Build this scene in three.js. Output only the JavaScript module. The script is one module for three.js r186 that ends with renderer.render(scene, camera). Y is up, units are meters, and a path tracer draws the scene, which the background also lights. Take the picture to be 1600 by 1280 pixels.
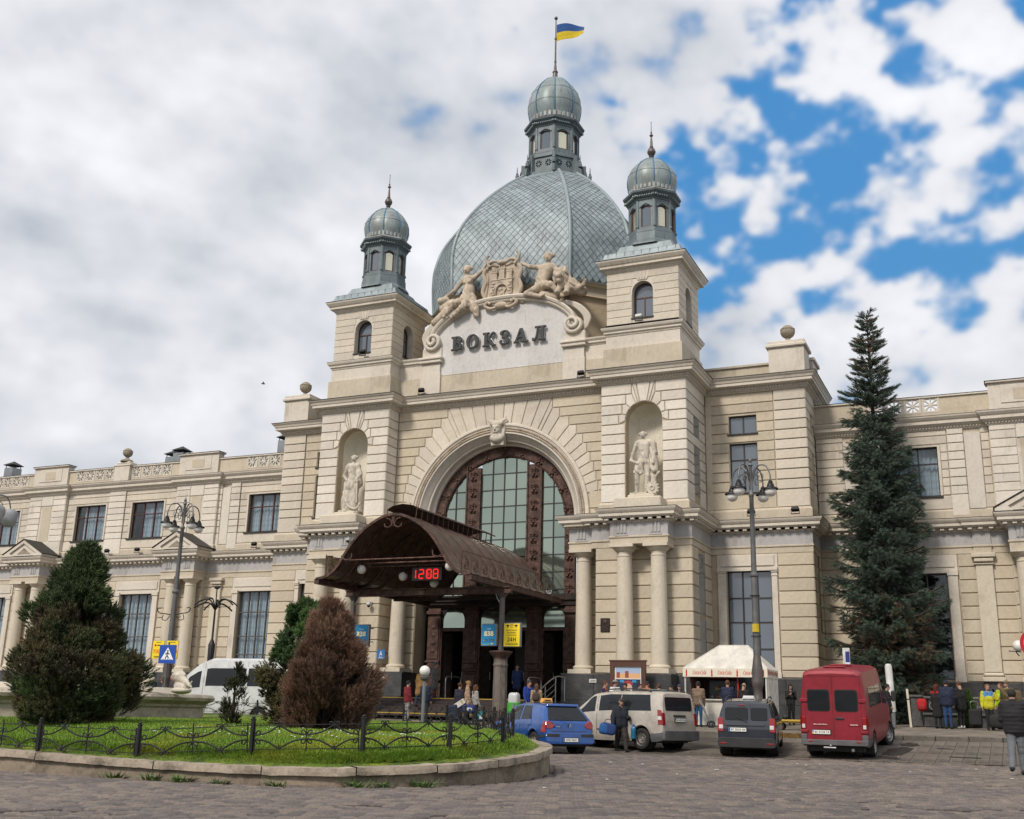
import * as THREE from 'three';
import { mergeGeometries, mergeVertices, toCreasedNormals } from 'three/addons/utils/BufferGeometryUtils.js';
import { FontLoader } from 'three/addons/loaders/FontLoader.js';
import { TextGeometry } from 'three/addons/geometries/TextGeometry.js';

// ---------------------------------------------------------------- camera
const scene = new THREE.Scene();
const camera = new THREE.PerspectiveCamera(41.3617, 1600 / 1280, 0.1, 3000);
camera.position.set(23.79, 1.55, 49.12);
camera.rotation.set(0.2715969, 0.4301508, 0.0258984, 'YXZ');
const renderer = new THREE.WebGLRenderer({ antialias: true });
renderer.toneMapping = THREE.LinearToneMapping;
renderer.toneMappingExposure = 1.93;
renderer.shadowMap.enabled = true;

// ---------------------------------------------------------------- random and noise
let seed = 12345;
function rnd() { seed |= 0; seed = seed + 0x6D2B79F5 | 0; let t = Math.imul(seed ^ seed >>> 15, 1 | seed); t = t + Math.imul(t ^ t >>> 7, 61 | t) ^ t; return ((t ^ t >>> 14) >>> 0) / 4294967296; }
const rr = (a, b) => a + (b - a) * rnd();
const pick = a => a[Math.floor(rnd() * a.length)];
function h3(x, y, z) { let h = Math.imul(x, 374761393) ^ Math.imul(y, 668265263) ^ Math.imul(z, 2147483647 - 1274126177); h = Math.imul(h ^ h >>> 13, 1274126177); return ((h ^ h >>> 16) >>> 0) / 4294967296; }
const sm = t => t * t * (3 - 2 * t);
function n3(x, y, z) {
  const X = Math.floor(x), Y = Math.floor(y), Z = Math.floor(z), u = sm(x - X), v = sm(y - Y), w = sm(z - Z);
  const L = (a, b, t) => a + (b - a) * t;
  return L(L(L(h3(X, Y, Z), h3(X + 1, Y, Z), u), L(h3(X, Y + 1, Z), h3(X + 1, Y + 1, Z), u), v), L(L(h3(X, Y, Z + 1), h3(X + 1, Y, Z + 1), u), L(h3(X, Y + 1, Z + 1), h3(X + 1, Y + 1, Z + 1), u), v), w);
}
function fbm(x, y, z, o) { let s = 0, a = .5, t = 0; for (let i = 0; i < o; i++) { s += a * n3(x, y, z); t += a; a *= .5; x = x * 2.03 + 17.1; y = y * 2.03 + 5.3; z = z * 2.03 + 9.7; } return s / t; }
function n2t(x, y, p, s) { const X = Math.floor(x), Y = Math.floor(y), u = sm(x - X), v = sm(y - Y), m = (a) => ((a % p) + p) % p; const a = h3(m(X), m(Y), s), b = h3(m(X + 1), m(Y), s), c = h3(m(X), m(Y + 1), s), d = h3(m(X + 1), m(Y + 1), s); return (a + (b - a) * u) * (1 - v) + (c + (d - c) * u) * v; }
function fbt(u, v, p, o, s) { let r = 0, a = .5, t = 0; for (let i = 0; i < o; i++) { r += a * n2t(u * p, v * p, p, s + i); t += a; a *= .55; p *= 2; } return r / t; }

// ---------------------------------------------------------------- sky: broken cloud, blue gaps mostly to the right
const camQ = new THREE.Quaternion().setFromEuler(camera.rotation);
function dirOf(u, v) { return new THREE.Vector3((u - 800) / 1695.4, -(v - 640) / 1695.4, -1).applyQuaternion(camQ).normalize(); }
const gaps = [[1450, 150, .1, .85], [1370, 200, .06, .6], [1520, 70, .05, .5], [1300, 80, .035, .5], [1140, 330, .075, .3], [1290, 330, .07, .28], [1250, 10, .05, .32], [1290, 70, .03, .3], [790, 15, .022, .55], [690, 105, .045, .22], [968, 190, .018, .5], [1570, 300, .08, .3], [1230, 420, .06, .22], [905, 60, .05, .12], [1090, 250, .03, .3], [1400, 420, .09, .13], [1700, 150, .15, .3], [1850, -150, .2, .3]].map(g => [dirOf(g[0], g[1]), g[2], g[3]]);
const SW = 2048, SH = 1024, sd = new Float32Array(SW * SH * 4);
for (let j = 0; j < SH; j++) for (let i = 0; i < SW; i++) {
  const lat = ((j + .5) / SH - .5) * Math.PI, lon = ((i + .5) / SW - .5) * 2 * Math.PI, y = Math.sin(lat), c = Math.cos(lat), x = c * Math.cos(lon), z = c * Math.sin(lon), k = (j * SW + i) * 4;
  let r, g, b;
  if (y < -.02) { r = .13; g = .125; b = .12; } else {
    const h = Math.max(y, 0) + .3, px = x / h * 1.3, pz = z / h * 1.3;
    const wx = n3(px * 1.3, pz * 1.3, 3.1) - .5, wz = n3(px * 1.3, pz * 1.3, 8.4) - .5;
    const big = fbm(px * 1.15 + wx, pz * 1.15 + wz, 1.7, 3), det = .45 * fbm(px * 3.4 + wx * 2, pz * 3.4 + wz * 2, 4.2, 5) + .55 * fbm(x * 8.5 + wx, y * 12, z * 8.5 + wz, 6), fine = fbm(x * 30 + wx * 2, y * 42, z * 30 + wz * 2, 4);
    let cov = .8 + (big - .5) * .4 + (det - .5) * 1.0 + (fine - .5) * .4, zone = 0;
    for (const [d, w, s] of gaps) { const q = 1 - (d.x * x + d.y * y + d.z * z); if (q < w * w * 4) zone += s * Math.exp(-q / (w * w * .8)); }
    zone = Math.min(zone, .95); cov -= zone * (.56 + 1.0 * (.5 - det)) + Math.min(zone, .4) * (.5 - fine) * 3.6;
    let a = Math.min(1, Math.max(0, (cov - .2) / .42)); a = .05 + .95 * sm(a);
    const t = Math.pow(1 - Math.max(y, 0), 2.2);
    const br = .012 + .05 * t, bg = .115 + .09 * t, bb = .30 + .06 * t;
    const lum = .425 + (det - .5) * .42 + (fine - .5) * .14 - Math.max(0, big - .47) * .22 - .02 * t, dk = Math.max(0, .44 - lum);
    const cr = lum * (.98 - .6 * dk), cg = lum * (.99 - .22 * dk), cb = lum * (1.035 + .25 * dk);
    r = br + (cr - br) * a; g = bg + (cg - bg) * a; b = bb + (cb - bb) * a;
  }
  sd[k] = r; sd[k + 1] = g; sd[k + 2] = b; sd[k + 3] = 1;
}
const skyTex = new THREE.DataTexture(sd, SW, SH, THREE.RGBAFormat, THREE.FloatType);
skyTex.mapping = THREE.EquirectangularReflectionMapping; skyTex.magFilter = THREE.LinearFilter; skyTex.minFilter = THREE.LinearFilter; skyTex.needsUpdate = true;
scene.background = skyTex; scene.environment = skyTex;

// ---------------------------------------------------------------- sun, veiled by cloud
const sun = new THREE.DirectionalLight(0xfff4e8, 1.5);
sun.position.set(-14, 66, 60); sun.target.position.set(0, 8, 0); scene.add(sun, sun.target);
sun.castShadow = true; sun.shadow.radius = 22; sun.shadow.mapSize.set(2048, 2048);
Object.assign(sun.shadow.camera, { left: -60, right: 60, top: 60, bottom: -60, near: 1, far: 220 });

// ---------------------------------------------------------------- textures
function gtex(n, fn, srgb = true, rep = 1) {
  const d = new Uint8Array(n * n * 4);
  for (let j = 0; j < n; j++) for (let i = 0; i < n; i++) { const v = fn(i / n, j / n), k = (j * n + i) * 4; const c = Array.isArray(v) ? v : [v, v, v]; for (let q = 0; q < 3; q++) d[k + q] = Math.max(0, Math.min(255, c[q] * 255)); d[k + 3] = 255; }
  const t = new THREE.DataTexture(d, n, n); t.wrapS = t.wrapT = THREE.RepeatWrapping; t.magFilter = THREE.LinearFilter; t.minFilter = THREE.LinearMipmapLinearFilter; t.generateMipmaps = true; if (srgb) t.colorSpace = THREE.SRGBColorSpace; t.repeat.set(rep, rep); t.needsUpdate = true; return t;
}
// weathered plaster: mottling, fine grain, a few darker blotches and thin runs of dirt
const tPlaster = gtex(512, (u, v) => { const a = fbt(u, v, 4, 5, 1), b = fbt(u, v, 48, 3, 9), st = fbt(u * 1, v * .12, 40, 3, 21), bl = Math.max(0, fbt(u, v, 7, 5, 31) - .6) * 1.3; const k = .955 + (a - .5) * .1 + (b - .5) * .08 - Math.max(0, st - .64) * .3 - bl * .2; return [k, k * .995 - bl * .02, k * .985 - bl * .05]; }, true, .22);
const tPlasterB = gtex(256, (u, v) => .5 + (fbt(u, v, 32, 4, 5) - .5), false, .5);
const tStone = gtex(256, (u, v) => { const a = fbt(u, v, 5, 5, 41), b = fbt(u, v, 64, 2, 45), d = Math.max(0, fbt(u, v, 9, 4, 47) - .58) * 2; const k = .86 + (a - .5) * .35 + (b - .5) * .16 - d * .35; return [k, k * .985, k * .96]; }, true, .6);
const tGranite = gtex(256, (u, v) => { const a = fbt(u, v, 6, 4, 51), b = n2t(u * 128, v * 128, 128, 55), c = n2t(u * 90, v * 90, 90, 58); const k = .72 + (a - .5) * .45 + (b - .5) * .35 + (c > .86 ? .25 : 0); return k; }, true, .45);
const tZinc = gtex(256, (u, v) => { const a = fbt(u, v, 4, 5, 61), st = fbt(u, v * .08, 32, 3, 63); const k = .85 + (a - .5) * .3 - Math.max(0, st - .55) * .55; return [k * .99 + Math.max(0, st - .62) * .2, k, k]; }, true, .35);
const tRust = gtex(256, (u, v) => { const a = fbt(u, v, 6, 5, 71), b = fbt(u, v, 40, 3, 75); const k = .7 + (a - .5) * .7 + (b - .5) * .4; return [k, k * .93, k * .9]; }, true, .9);
const tWear = gtex(256, (u, v) => { const a = fbt(u, v, 5, 5, 81), b = fbt(u, v, 50, 2, 85); return .9 + (a - .5) * .22 + (b - .5) * .1; }, true, .8);
const tAsph = gtex(512, (u, v) => { const a = fbt(u, v, 5, 5, 91), b = n2t(u * 256, v * 256, 256, 95), d = Math.max(0, fbt(u, v, 8, 4, 97) - .6) * 1.8; const k = .85 + (a - .5) * .4 + (b - .5) * .25 - d * .5; return [k, k * .985, k * .96]; }, true, .25);
const tFab = gtex(128, (u, v) => .88 + (n2t(u * 64, v * 64, 64, 5) - .5) * .2 + (fbt(u, v, 4, 3, 8) - .5) * .2, true, 3);

const MS = o => new THREE.MeshStandardMaterial(o);
const MP = o => new THREE.MeshPhysicalMaterial(o);
const lin = (r, g, b) => new THREE.Color().setRGB(r, g, b);
const plas = (r, g, b) => MS({ color: lin(r, g, b), map: tPlaster, roughness: .92, bumpMap: tPlasterB, bumpScale: .004 });
const vary = (r, g, b, n = 4) => Array.from({ length: n }, (_, i) => { const k = 1 + (i - (n - 1) / 2) * .045; return plas(r * k, g * k * (1 + (i % 2) * .006), b * k * (1 - (i % 3) * .012)); });
const M = {
  cream: vary(.66, .605, .52), tan: vary(.59, .525, .418), pale: vary(.72, .675, .61), trim: plas(.68, .632, .553), tanw: plas(.575, .513, .41), frieze: plas(.46, .46, .465), panel: plas(.65, .645, .64), back: plas(.50, .42, .31),
  niche: plas(.74, .71, .61), column: MS({ color: lin(.64, .585, .48), map: tPlaster, roughness: .85 }), statue: MS({ color: lin(.74, .70, .62), map: tStone, roughness: .85 }), crest: MS({ color: lin(.66, .575, .475), map: tStone, roughness: .9 }), urn: MS({ color: lin(.40, .36, .29), map: tStone, roughness: .95 }),
  granite: vary(.1, .1, .1, 3).map((m, i) => MS({ color: lin(.085 + i * .012, .088 + i * .012, .09 + i * .012), map: tGranite, roughness: .55 })), graniteTrim: MS({ color: lin(.16, .155, .15), map: tGranite, roughness: .6 }),
  flash: MS({ color: lin(.045, .042, .04), map: tZinc, roughness: .6, metalness: .2 }), zinc: vary(.1, .1, .1, 4).map((m, i) => MS({ color: lin(.375 + i * .02, .445 + i * .021, .475 + i * .02), map: tZinc, roughness: .55, metalness: .12 })), zincDark: MS({ color: lin(.15, .19, .21), map: tZinc, roughness: .55, metalness: .15 }), zincPale: MS({ color: lin(.46, .48, .47), map: tZinc, roughness: .55, metalness: .15 }), rib: MS({ color: lin(.05, .22, .38), map: tWear, roughness: .5 }), pole: MS({ color: lin(.16, .14, .13), map: tWear, roughness: .5, metalness: .5 }),
  iron: MS({ color: lin(.17, .11, .09), map: tRust, roughness: .7, metalness: .25 }), ironLight: MS({ color: lin(.23, .145, .12), map: tRust, roughness: .65, metalness: .3 }), ironDark: MS({ color: lin(.05, .036, .03), map: tRust, roughness: .7, metalness: .2 }), black: MS({ color: lin(.018, .018, .02), map: tWear, roughness: .5, metalness: .3 }),
  frameRed: MS({ color: lin(.085, .022, .02), map: tWear, roughness: .45 }), frameDark: MS({ color: lin(.035, .03, .028), map: tWear, roughness: .45 }), frameGrey: MS({ color: lin(.10, .09, .08), map: tWear, roughness: .5 }),
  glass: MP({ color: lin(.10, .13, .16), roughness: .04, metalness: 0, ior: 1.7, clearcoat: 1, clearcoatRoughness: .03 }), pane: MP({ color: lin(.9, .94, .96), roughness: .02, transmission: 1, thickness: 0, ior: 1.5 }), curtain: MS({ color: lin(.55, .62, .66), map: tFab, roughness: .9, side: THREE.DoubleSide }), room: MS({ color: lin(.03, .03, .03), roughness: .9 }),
  steel: MS({ color: lin(.45, .45, .45), map: tWear, roughness: .35, metalness: .8 }), white: MS({ color: lin(.72, .72, .70), map: tWear, roughness: .5 }), lampGlass: MP({ color: lin(.74, .73, .70), roughness: .3, clearcoat: .4 }), yellow: MS({ color: lin(.62, .42, .06), map: tWear, roughness: .6 }), galv: MS({ color: lin(.38, .40, .41), map: tZinc, roughness: .45, metalness: .6 }),
};

M.zincMid = MS({ color: lin(.215, .265, .285), map: tZinc, roughness: .55, metalness: .12 });
M.lanternGlass = [0, 1, 2].map(i => MP({ color: lin(.5 + .1 * (i === 1), .5 + .09 * (i === 1), .46), roughness: .08, metalness: .75 }));
M.onion = [0, 1, 2].map(i => MS({ color: lin(.36 + i * .02, .43 + i * .012, .44 + i * .005), map: tZinc, roughness: .48, metalness: .2 }));

// ---------------------------------------------------------------- naming
const taken = new Map();
function numbered(n) { const c = taken.get(n) || 0; taken.set(n, c + 1); return c ? n + '_' + String(c).padStart(3, '0') : n; }
function shade(o) { o.castShadow = true; o.receiveShadow = true; return o; }
function thing(name, label, category, pos = [0, 0, 0], turn = 0, group) { const o = new THREE.Group(); o.name = numbered(name); o.position.set(...pos); o.rotation.y = turn; o.userData = { label, category }; if (group) o.userData.group = group; scene.add(o); return o; }
function tag(o, label, category, group) { o.userData = { ...o.userData, label, category }; if (group) o.userData.group = group; return o; }
function put(name, geo, mat, parent, extra) {
  const g = Array.isArray(geo) ? (geo.length > 1 ? mergeGeometries(geo.map(nrm)) : nrm(geo[0])) : geo;
  const m = shade(new THREE.Mesh(g, Array.isArray(mat) ? pick(mat) : mat)); m.name = parent && parent !== scene ? name : numbered(name);
  if (extra) m.userData = extra; (parent || scene).add(m); return m;
}
function part(name, parent) { const g = new THREE.Group(); g.name = name; parent.add(g); return g; }
function structure(name, geo, mat) { return put(name, geo, mat, scene, { kind: 'structure' }); }

// ---------------------------------------------------------------- geometry helpers
function boxUV(g) {
  const p = g.attributes.position, n = g.attributes.normal, uv = new Float32Array(p.count * 2);
  for (let i = 0; i < p.count; i++) { const ax = Math.abs(n.getX(i)), ay = Math.abs(n.getY(i)), az = Math.abs(n.getZ(i)); let u, v; if (ay > ax && ay > az) { u = p.getX(i); v = p.getZ(i); } else if (ax > az) { u = p.getZ(i); v = p.getY(i); } else { u = p.getX(i); v = p.getY(i); } uv[i * 2] = u; uv[i * 2 + 1] = v; }
  g.setAttribute('uv', new THREE.BufferAttribute(uv, 2)); return g;
}
function nrm(g) { // one attribute layout for everything that is merged
  if (g.userData.ok) return g;
  let r = g.index ? g.toNonIndexed() : g; if (!r.attributes.normal) r.computeVertexNormals();
  for (const k of Object.keys(r.attributes)) if (!['position', 'normal', 'color'].includes(k)) r.deleteAttribute(k);
  boxUV(r); r.userData.ok = true; return r;
}
class Soup {
  constructor() { this.p = []; }
  tri(a, b, c) { this.p.push(...a, ...b, ...c); }
  quad(a, b, c, d) { this.p.push(...a, ...b, ...c, ...a, ...c, ...d); }
  geo() { const g = new THREE.BufferGeometry(); g.setAttribute('position', new THREE.Float32BufferAttribute(this.p, 3)); g.computeVertexNormals(); return nrm(g); }
}
const V = (x, y, z) => new THREE.Vector3(x, y, z);
function box(x0, x1, y0, y1, z0, z1) { const g = new THREE.BoxGeometry(Math.abs(x1 - x0), Math.abs(y1 - y0), Math.abs(z1 - z0)); g.translate((x0 + x1) / 2, (y0 + y1) / 2, (z0 + z1) / 2); return nrm(g); }
function bbox(w, h, d, b = .01) { // chamfered box about the origin
  const s = new Soup(), W = w / 2, H = h / 2, D = d / 2, f = [];
  for (const [a, c, e, A, C, E] of [[0, 1, 2, W, H, D], [1, 2, 0, H, D, W], [2, 0, 1, D, W, H]]) for (const sg of [1, -1]) { const q = [[-1, -1], [1, -1], [1, 1], [-1, 1]].map(([i, j]) => { const p = [0, 0, 0]; p[a] = i * (A - b); p[c] = j * (C - b); p[e] = sg * E; return p; }); sg > 0 ? s.quad(...q) : s.quad(...q.reverse()); }
  const P = (x, y, z) => [x, y, z];
  for (const i of [1, -1]) for (const j of [1, -1]) {
    const flip = (fl, ...q) => s.quad(...(fl ? q.reverse() : q));
    flip(i * j < 0, P(i * (W), j * (H - b), D - b), P(i * W, j * (H - b), -D + b), P(i * (W - b), j * H, -D + b), P(i * (W - b), j * H, D - b));
    flip(i * j < 0, P(i * (W), -H + b, j * (D - b)), P(i * W, H - b, j * (D - b)), P(i * (W - b), H - b, j * D), P(i * (W - b), -H + b, j * D));
    flip(i * j < 0, P(-W + b, i * H, j * (D - b)), P(-W + b, i * (H - b), j * D), P(W - b, i * (H - b), j * D), P(W - b, i * H, j * (D - b)));
    for (const k of [1, -1]) { const q = [P(i * W, j * (H - b), k * (D - b)), P(i * (W - b), j * H, k * (D - b)), P(i * (W - b), j * (H - b), k * D)]; i * j * k > 0 ? s.tri(...q) : s.tri(q[0], q[2], q[1]); }
  }
  return s.geo();
}
const at = (g, x, y, z, ry = 0, rx = 0, rz = 0) => { const q = g.clone(); q.userData = {}; q.applyMatrix4(new THREE.Matrix4().makeRotationFromEuler(new THREE.Euler(rx, ry, rz, 'YXZ')).setPosition(x, y, z)); return nrm(q); };
function lathe(pts, seg = 24, a0 = 0, al = Math.PI * 2) { return nrm(toCreasedNormals(new THREE.LatheGeometry(pts.map(p => new THREE.Vector2(p[0], p[1])), seg, a0, al), .6)); }
function cyl(r0, r1, y0, y1, x = 0, z = 0, seg = 14) { const g = new THREE.CylinderGeometry(r1, r0, y1 - y0, seg); g.translate(x, (y0 + y1) / 2, z); return nrm(g); }
function rod(a, b, r, r2 = r, seg = 8) { const A = V(...a), B = V(...b), d = B.clone().sub(A), L = d.length(); const g = new THREE.CylinderGeometry(r2, r, L, seg); g.translate(0, L / 2, 0); g.applyQuaternion(new THREE.Quaternion().setFromUnitVectors(V(0, 1, 0), d.normalize())); g.translate(...a); return nrm(g); }
function tube(pts, r, seg = 20, rs = 6, closed = false) { return nrm(new THREE.TubeGeometry(new THREE.CatmullRomCurve3(pts.map(p => V(...p)), closed), seg, r, rs, closed)); }
function ball(r, x, y, z, sx = 1, sy = 1, sz = 1, d = 12) { const g = new THREE.SphereGeometry(r, d + 4, d); g.scale(sx, sy, sz); g.translate(x, y, z); return nrm(g); }
function ring(R, r, x, y, z, d = 18, arc = Math.PI * 2) { const g = new THREE.TorusGeometry(R, r, 6, d, arc); g.translate(x, y, z); return nrm(g); }
// sweep a moulding profile [out, y] along a plan path [x, z]; the outside is to the left of the way it runs
function sweep(prof, path, closed = false, caps = true) {
  const s = new Soup(), n = path.length, N = [], m = closed ? n : n - 1;
  for (let i = 0; i < m; i++) { const a = path[i], b = path[(i + 1) % n], L = Math.hypot(b[0] - a[0], b[1] - a[1]); N.push([-(b[1] - a[1]) / L, (b[0] - a[0]) / L]); }
  const mit = i => { const p = closed ? N[(i - 1 + m) % m] : N[Math.max(0, i - 1)], q = closed ? N[i % m] : N[Math.min(m - 1, i)], k = 1 + p[0] * q[0] + p[1] * q[1]; return [(p[0] + q[0]) / k, (p[1] + q[1]) / k]; };
  const P = (i, j) => { const w = mit(i % n), a = path[i % n], [o, y] = prof[j]; return [a[0] + w[0] * o, y, a[1] + w[1] * o]; };
  for (let i = 0; i < m; i++) for (let j = 0; j < prof.length - 1; j++) s.quad(P(i, j), P(i + 1 < n || !closed ? i + 1 : 0, j), P(i + 1 < n || !closed ? i + 1 : 0, j + 1), P(i, j + 1));
  if (!closed && caps) { const c = prof.map(q => new THREE.Vector2(q[0], q[1])); const f = THREE.ShapeUtils.triangulateShape(c, []); for (const e of [0, n - 1]) for (const t of f) { const q = t.map(k => P(e, k)); e ? s.tri(...q) : s.tri(q[2], q[1], q[0]); } }
  return s.geo();
}
// a wall sheet with openings, front face at z = 0, thickness behind it
function sheet(outline, holes, depth) { const s = new THREE.Shape(outline.map(p => new THREE.Vector2(...p))); for (const h of holes) s.holes.push(new THREE.Path(h.map(p => new THREE.Vector2(...p)))); const g = new THREE.ExtrudeGeometry(s, { depth, bevelEnabled: false, curveSegments: 16 }); g.translate(0, 0, -depth); return nrm(g); }
const rect = (x0, x1, y0, y1) => [[x0, y0], [x1, y0], [x1, y1], [x0, y1]];
const archP = (x0, x1, y0, ys, n = 18) => { const r = (x1 - x0) / 2, c = (x0 + x1) / 2, p = [[x0, y0], [x1, y0]]; for (let i = 0; i <= n; i++) { const a = Math.PI * i / n; p.push([c + r * Math.cos(a), ys + r * Math.sin(a)]); } return p; };
function area2(p) { let s = 0; for (let i = 0; i < p.length; i++) { const a = p[i], b = p[(i + 1) % p.length]; s += a[0] * b[1] - b[0] * a[1]; } return s / 2; }
function inset(p, b) { const n = p.length; return p.map((c, i) => { const a = p[(i - 1 + n) % n], d = p[(i + 1) % n]; let e1 = [c[0] - a[0], c[1] - a[1]], e2 = [d[0] - c[0], d[1] - c[1]]; const l1 = Math.hypot(...e1) || 1, l2 = Math.hypot(...e2) || 1; const n1 = [-e1[1] / l1, e1[0] / l1], n2 = [-e2[1] / l2, e2[0] / l2], k = Math.max(.35, 1 + n1[0] * n2[0] + n1[1] * n2[1]); return [c[0] + (n1[0] + n2[0]) / k * b, c[1] + (n1[1] + n2[1]) / k * b]; }); }
function slab(poly, z0, z1, b = .018) { // block with a chamfered front
  if (area2(poly) < 0) poly = poly.slice().reverse();
  const s = new Soup(), q = inset(poly, b), n = poly.length, f = THREE.ShapeUtils.triangulateShape(q.map(p => new THREE.Vector2(...p)), []);
  for (const t of f) s.tri(...t.map(k => [q[k][0], q[k][1], z1]));
  for (let i = 0; i < n; i++) { const j = (i + 1) % n; s.quad([...poly[i], z1 - b], [...poly[j], z1 - b], [...q[j], z1], [...q[i], z1]); s.quad([...poly[i], z0], [...poly[j], z0], [...poly[j], z1 - b], [...poly[i], z1 - b]); }
  return s.geo();
}
function canvasTex(w, h, draw) { const c = document.createElement('canvas'); c.width = w; c.height = h; const x = c.getContext('2d'); draw(x, w, h); const t = new THREE.CanvasTexture(c); t.colorSpace = THREE.SRGBColorSpace; t.magFilter = THREE.LinearFilter; return t; }
function printed(w, h, tex, rough = .5) { const g = new THREE.PlaneGeometry(w, h); g.userData.ok = true; return [g, MS({ map: tex, roughness: rough })]; }
// ================================================================ railway station
const ST = thing('railway_station', 'cream rusticated railway station with grey dome, arched window and long wings', 'building');
const stones = [];
const rotF = { f: 0, r: Math.PI / 2, l: -Math.PI / 2 }, rectCache = new Map();
function stoneRect(u0, u1, y0, y1, face, plane, mat, g = .05, d = .06) {
  const w = u1 - u0 - g, h = y1 - y0 - g; if (w < .06 || h < .06) return; const k = w.toFixed(3) + h.toFixed(3) + d;
  if (!rectCache.has(k)) rectCache.set(k, slab(rect(-w / 2, w / 2, -h / 2, h / 2), -d, 0));
  const u = (u0 + u1) / 2, y = (y0 + y1) / 2, pos = face === 'f' ? [u, y, plane] : face === 'r' ? [plane, y, -u] : [plane, y, u];
  stones.push({ geo: rectCache.get(k), pos, rot: rotF[face], area: w * h * (face === 'f' ? 1 : .4), mat });
}
function stonePoly(p, face, plane, mat, g = .05, d = .06, kind = 'stone') { if (area2(p) < 0) p = p.slice().reverse(); const q = inset(p, g / 2); if (area2(q) < .01) return; stones.push({ geo: slab(q, -d, 0), pos: face === 'f' ? [0, 0, plane] : [plane, 0, 0], rot: rotF[face], area: area2(q), mat, kind }); }
const UG = [17.38, ...Array.from({ length: 10 }, (_, k) => 16.81 - .5 * k), 11.42];
const LG = [...Array.from({ length: 10 }, (_, k) => 9.2 - .61 * k), 3.37];
function courses(u0, u1, lev, face, plane, mat, holes = [], g = .05) { // horizontal blocks that stop at the openings
  for (let k = 0; k < lev.length - 1; k++) {
    const y1 = lev[k], y0 = lev[k + 1]; let seg = [[u0, u1]];
    for (const h of holes) { if (Math.min(y1, h[3]) - Math.max(y0, h[2]) < .12) continue; seg = seg.flatMap(([a, b]) => h[1] <= a || h[0] >= b ? [[a, b]] : [[a, h[0]], [h[1], b]].filter(s => s[1] - s[0] > .08)); }
    for (const [a, b] of seg) stoneRect(a, b, y0, y1, face, plane, mat, g);
  }
}
// stepped voussoirs round an arch: radial joints that end on the course lines
function archStones(cx, cy, R, top, tops, joints, lev, e0, e1, plane, mat, vmat) {
  const knots = [...tops.map(x => [x, top, null]), ...joints.map((x, i) => [x, lev[i], i])];
  const arcA = (x, y) => Math.atan2(Math.max(y - cy, 0), x);
  for (const s of [1, -1]) {
    const edge = s > 0 ? e1 - cx : cx - e0;
    for (let i = 0; i < knots.length; i++) {
      const b = knots[i], a = i ? knots[i - 1] : null, outer = [];
      if (!a) { if (s < 0) continue; const p = []; const A = arcA(b[0], b[1]); for (let q = 0; q <= 4; q++) { const t = Math.PI - A - (Math.PI - 2 * A) * q / 4; p.push([cx + R * Math.cos(t), cy + R * Math.sin(t)]); } p.push([cx + b[0], top], [cx - b[0], top]); stonePoly(p, 'f', plane, vmat, .045, .06, 'voussoir'); continue; }
      const yTop = a[2] === null ? top : lev[a[2]];
      outer.push([a[0], a[1]]); if (b[0] !== a[0]) outer.push([b[0], yTop]); if (b[2] !== null) outer.push([b[0], b[1]]);
      const A = arcA(a[0], a[1]), B = arcA(b[0], b[1]), p = outer.map(q => [cx + s * q[0], q[1]]);
      for (let q = 0; q <= 4; q++) { const t = B + (A - B) * q / 4; p.push([cx + s * R * Math.cos(t), cy + R * Math.sin(t)]); }
      stonePoly(p, 'f', plane, vmat, .045, .06, 'voussoir');
      if (b[2] !== null) stoneRect(s > 0 ? cx + b[0] : cx - edge, s > 0 ? cx + edge : cx - b[0], b[1], yTop, 'f', plane, mat);
    }
  }
}
const wallP = [], wallTan = []; // backing wall pieces
const back = (x0, x1, y0, y1, z0, z1) => wallP.push(box(x0, x1, y0, y1, z0, z1));
const mir = (s, a, b) => s > 0 ? [a, b] : [-b, -a];

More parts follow.
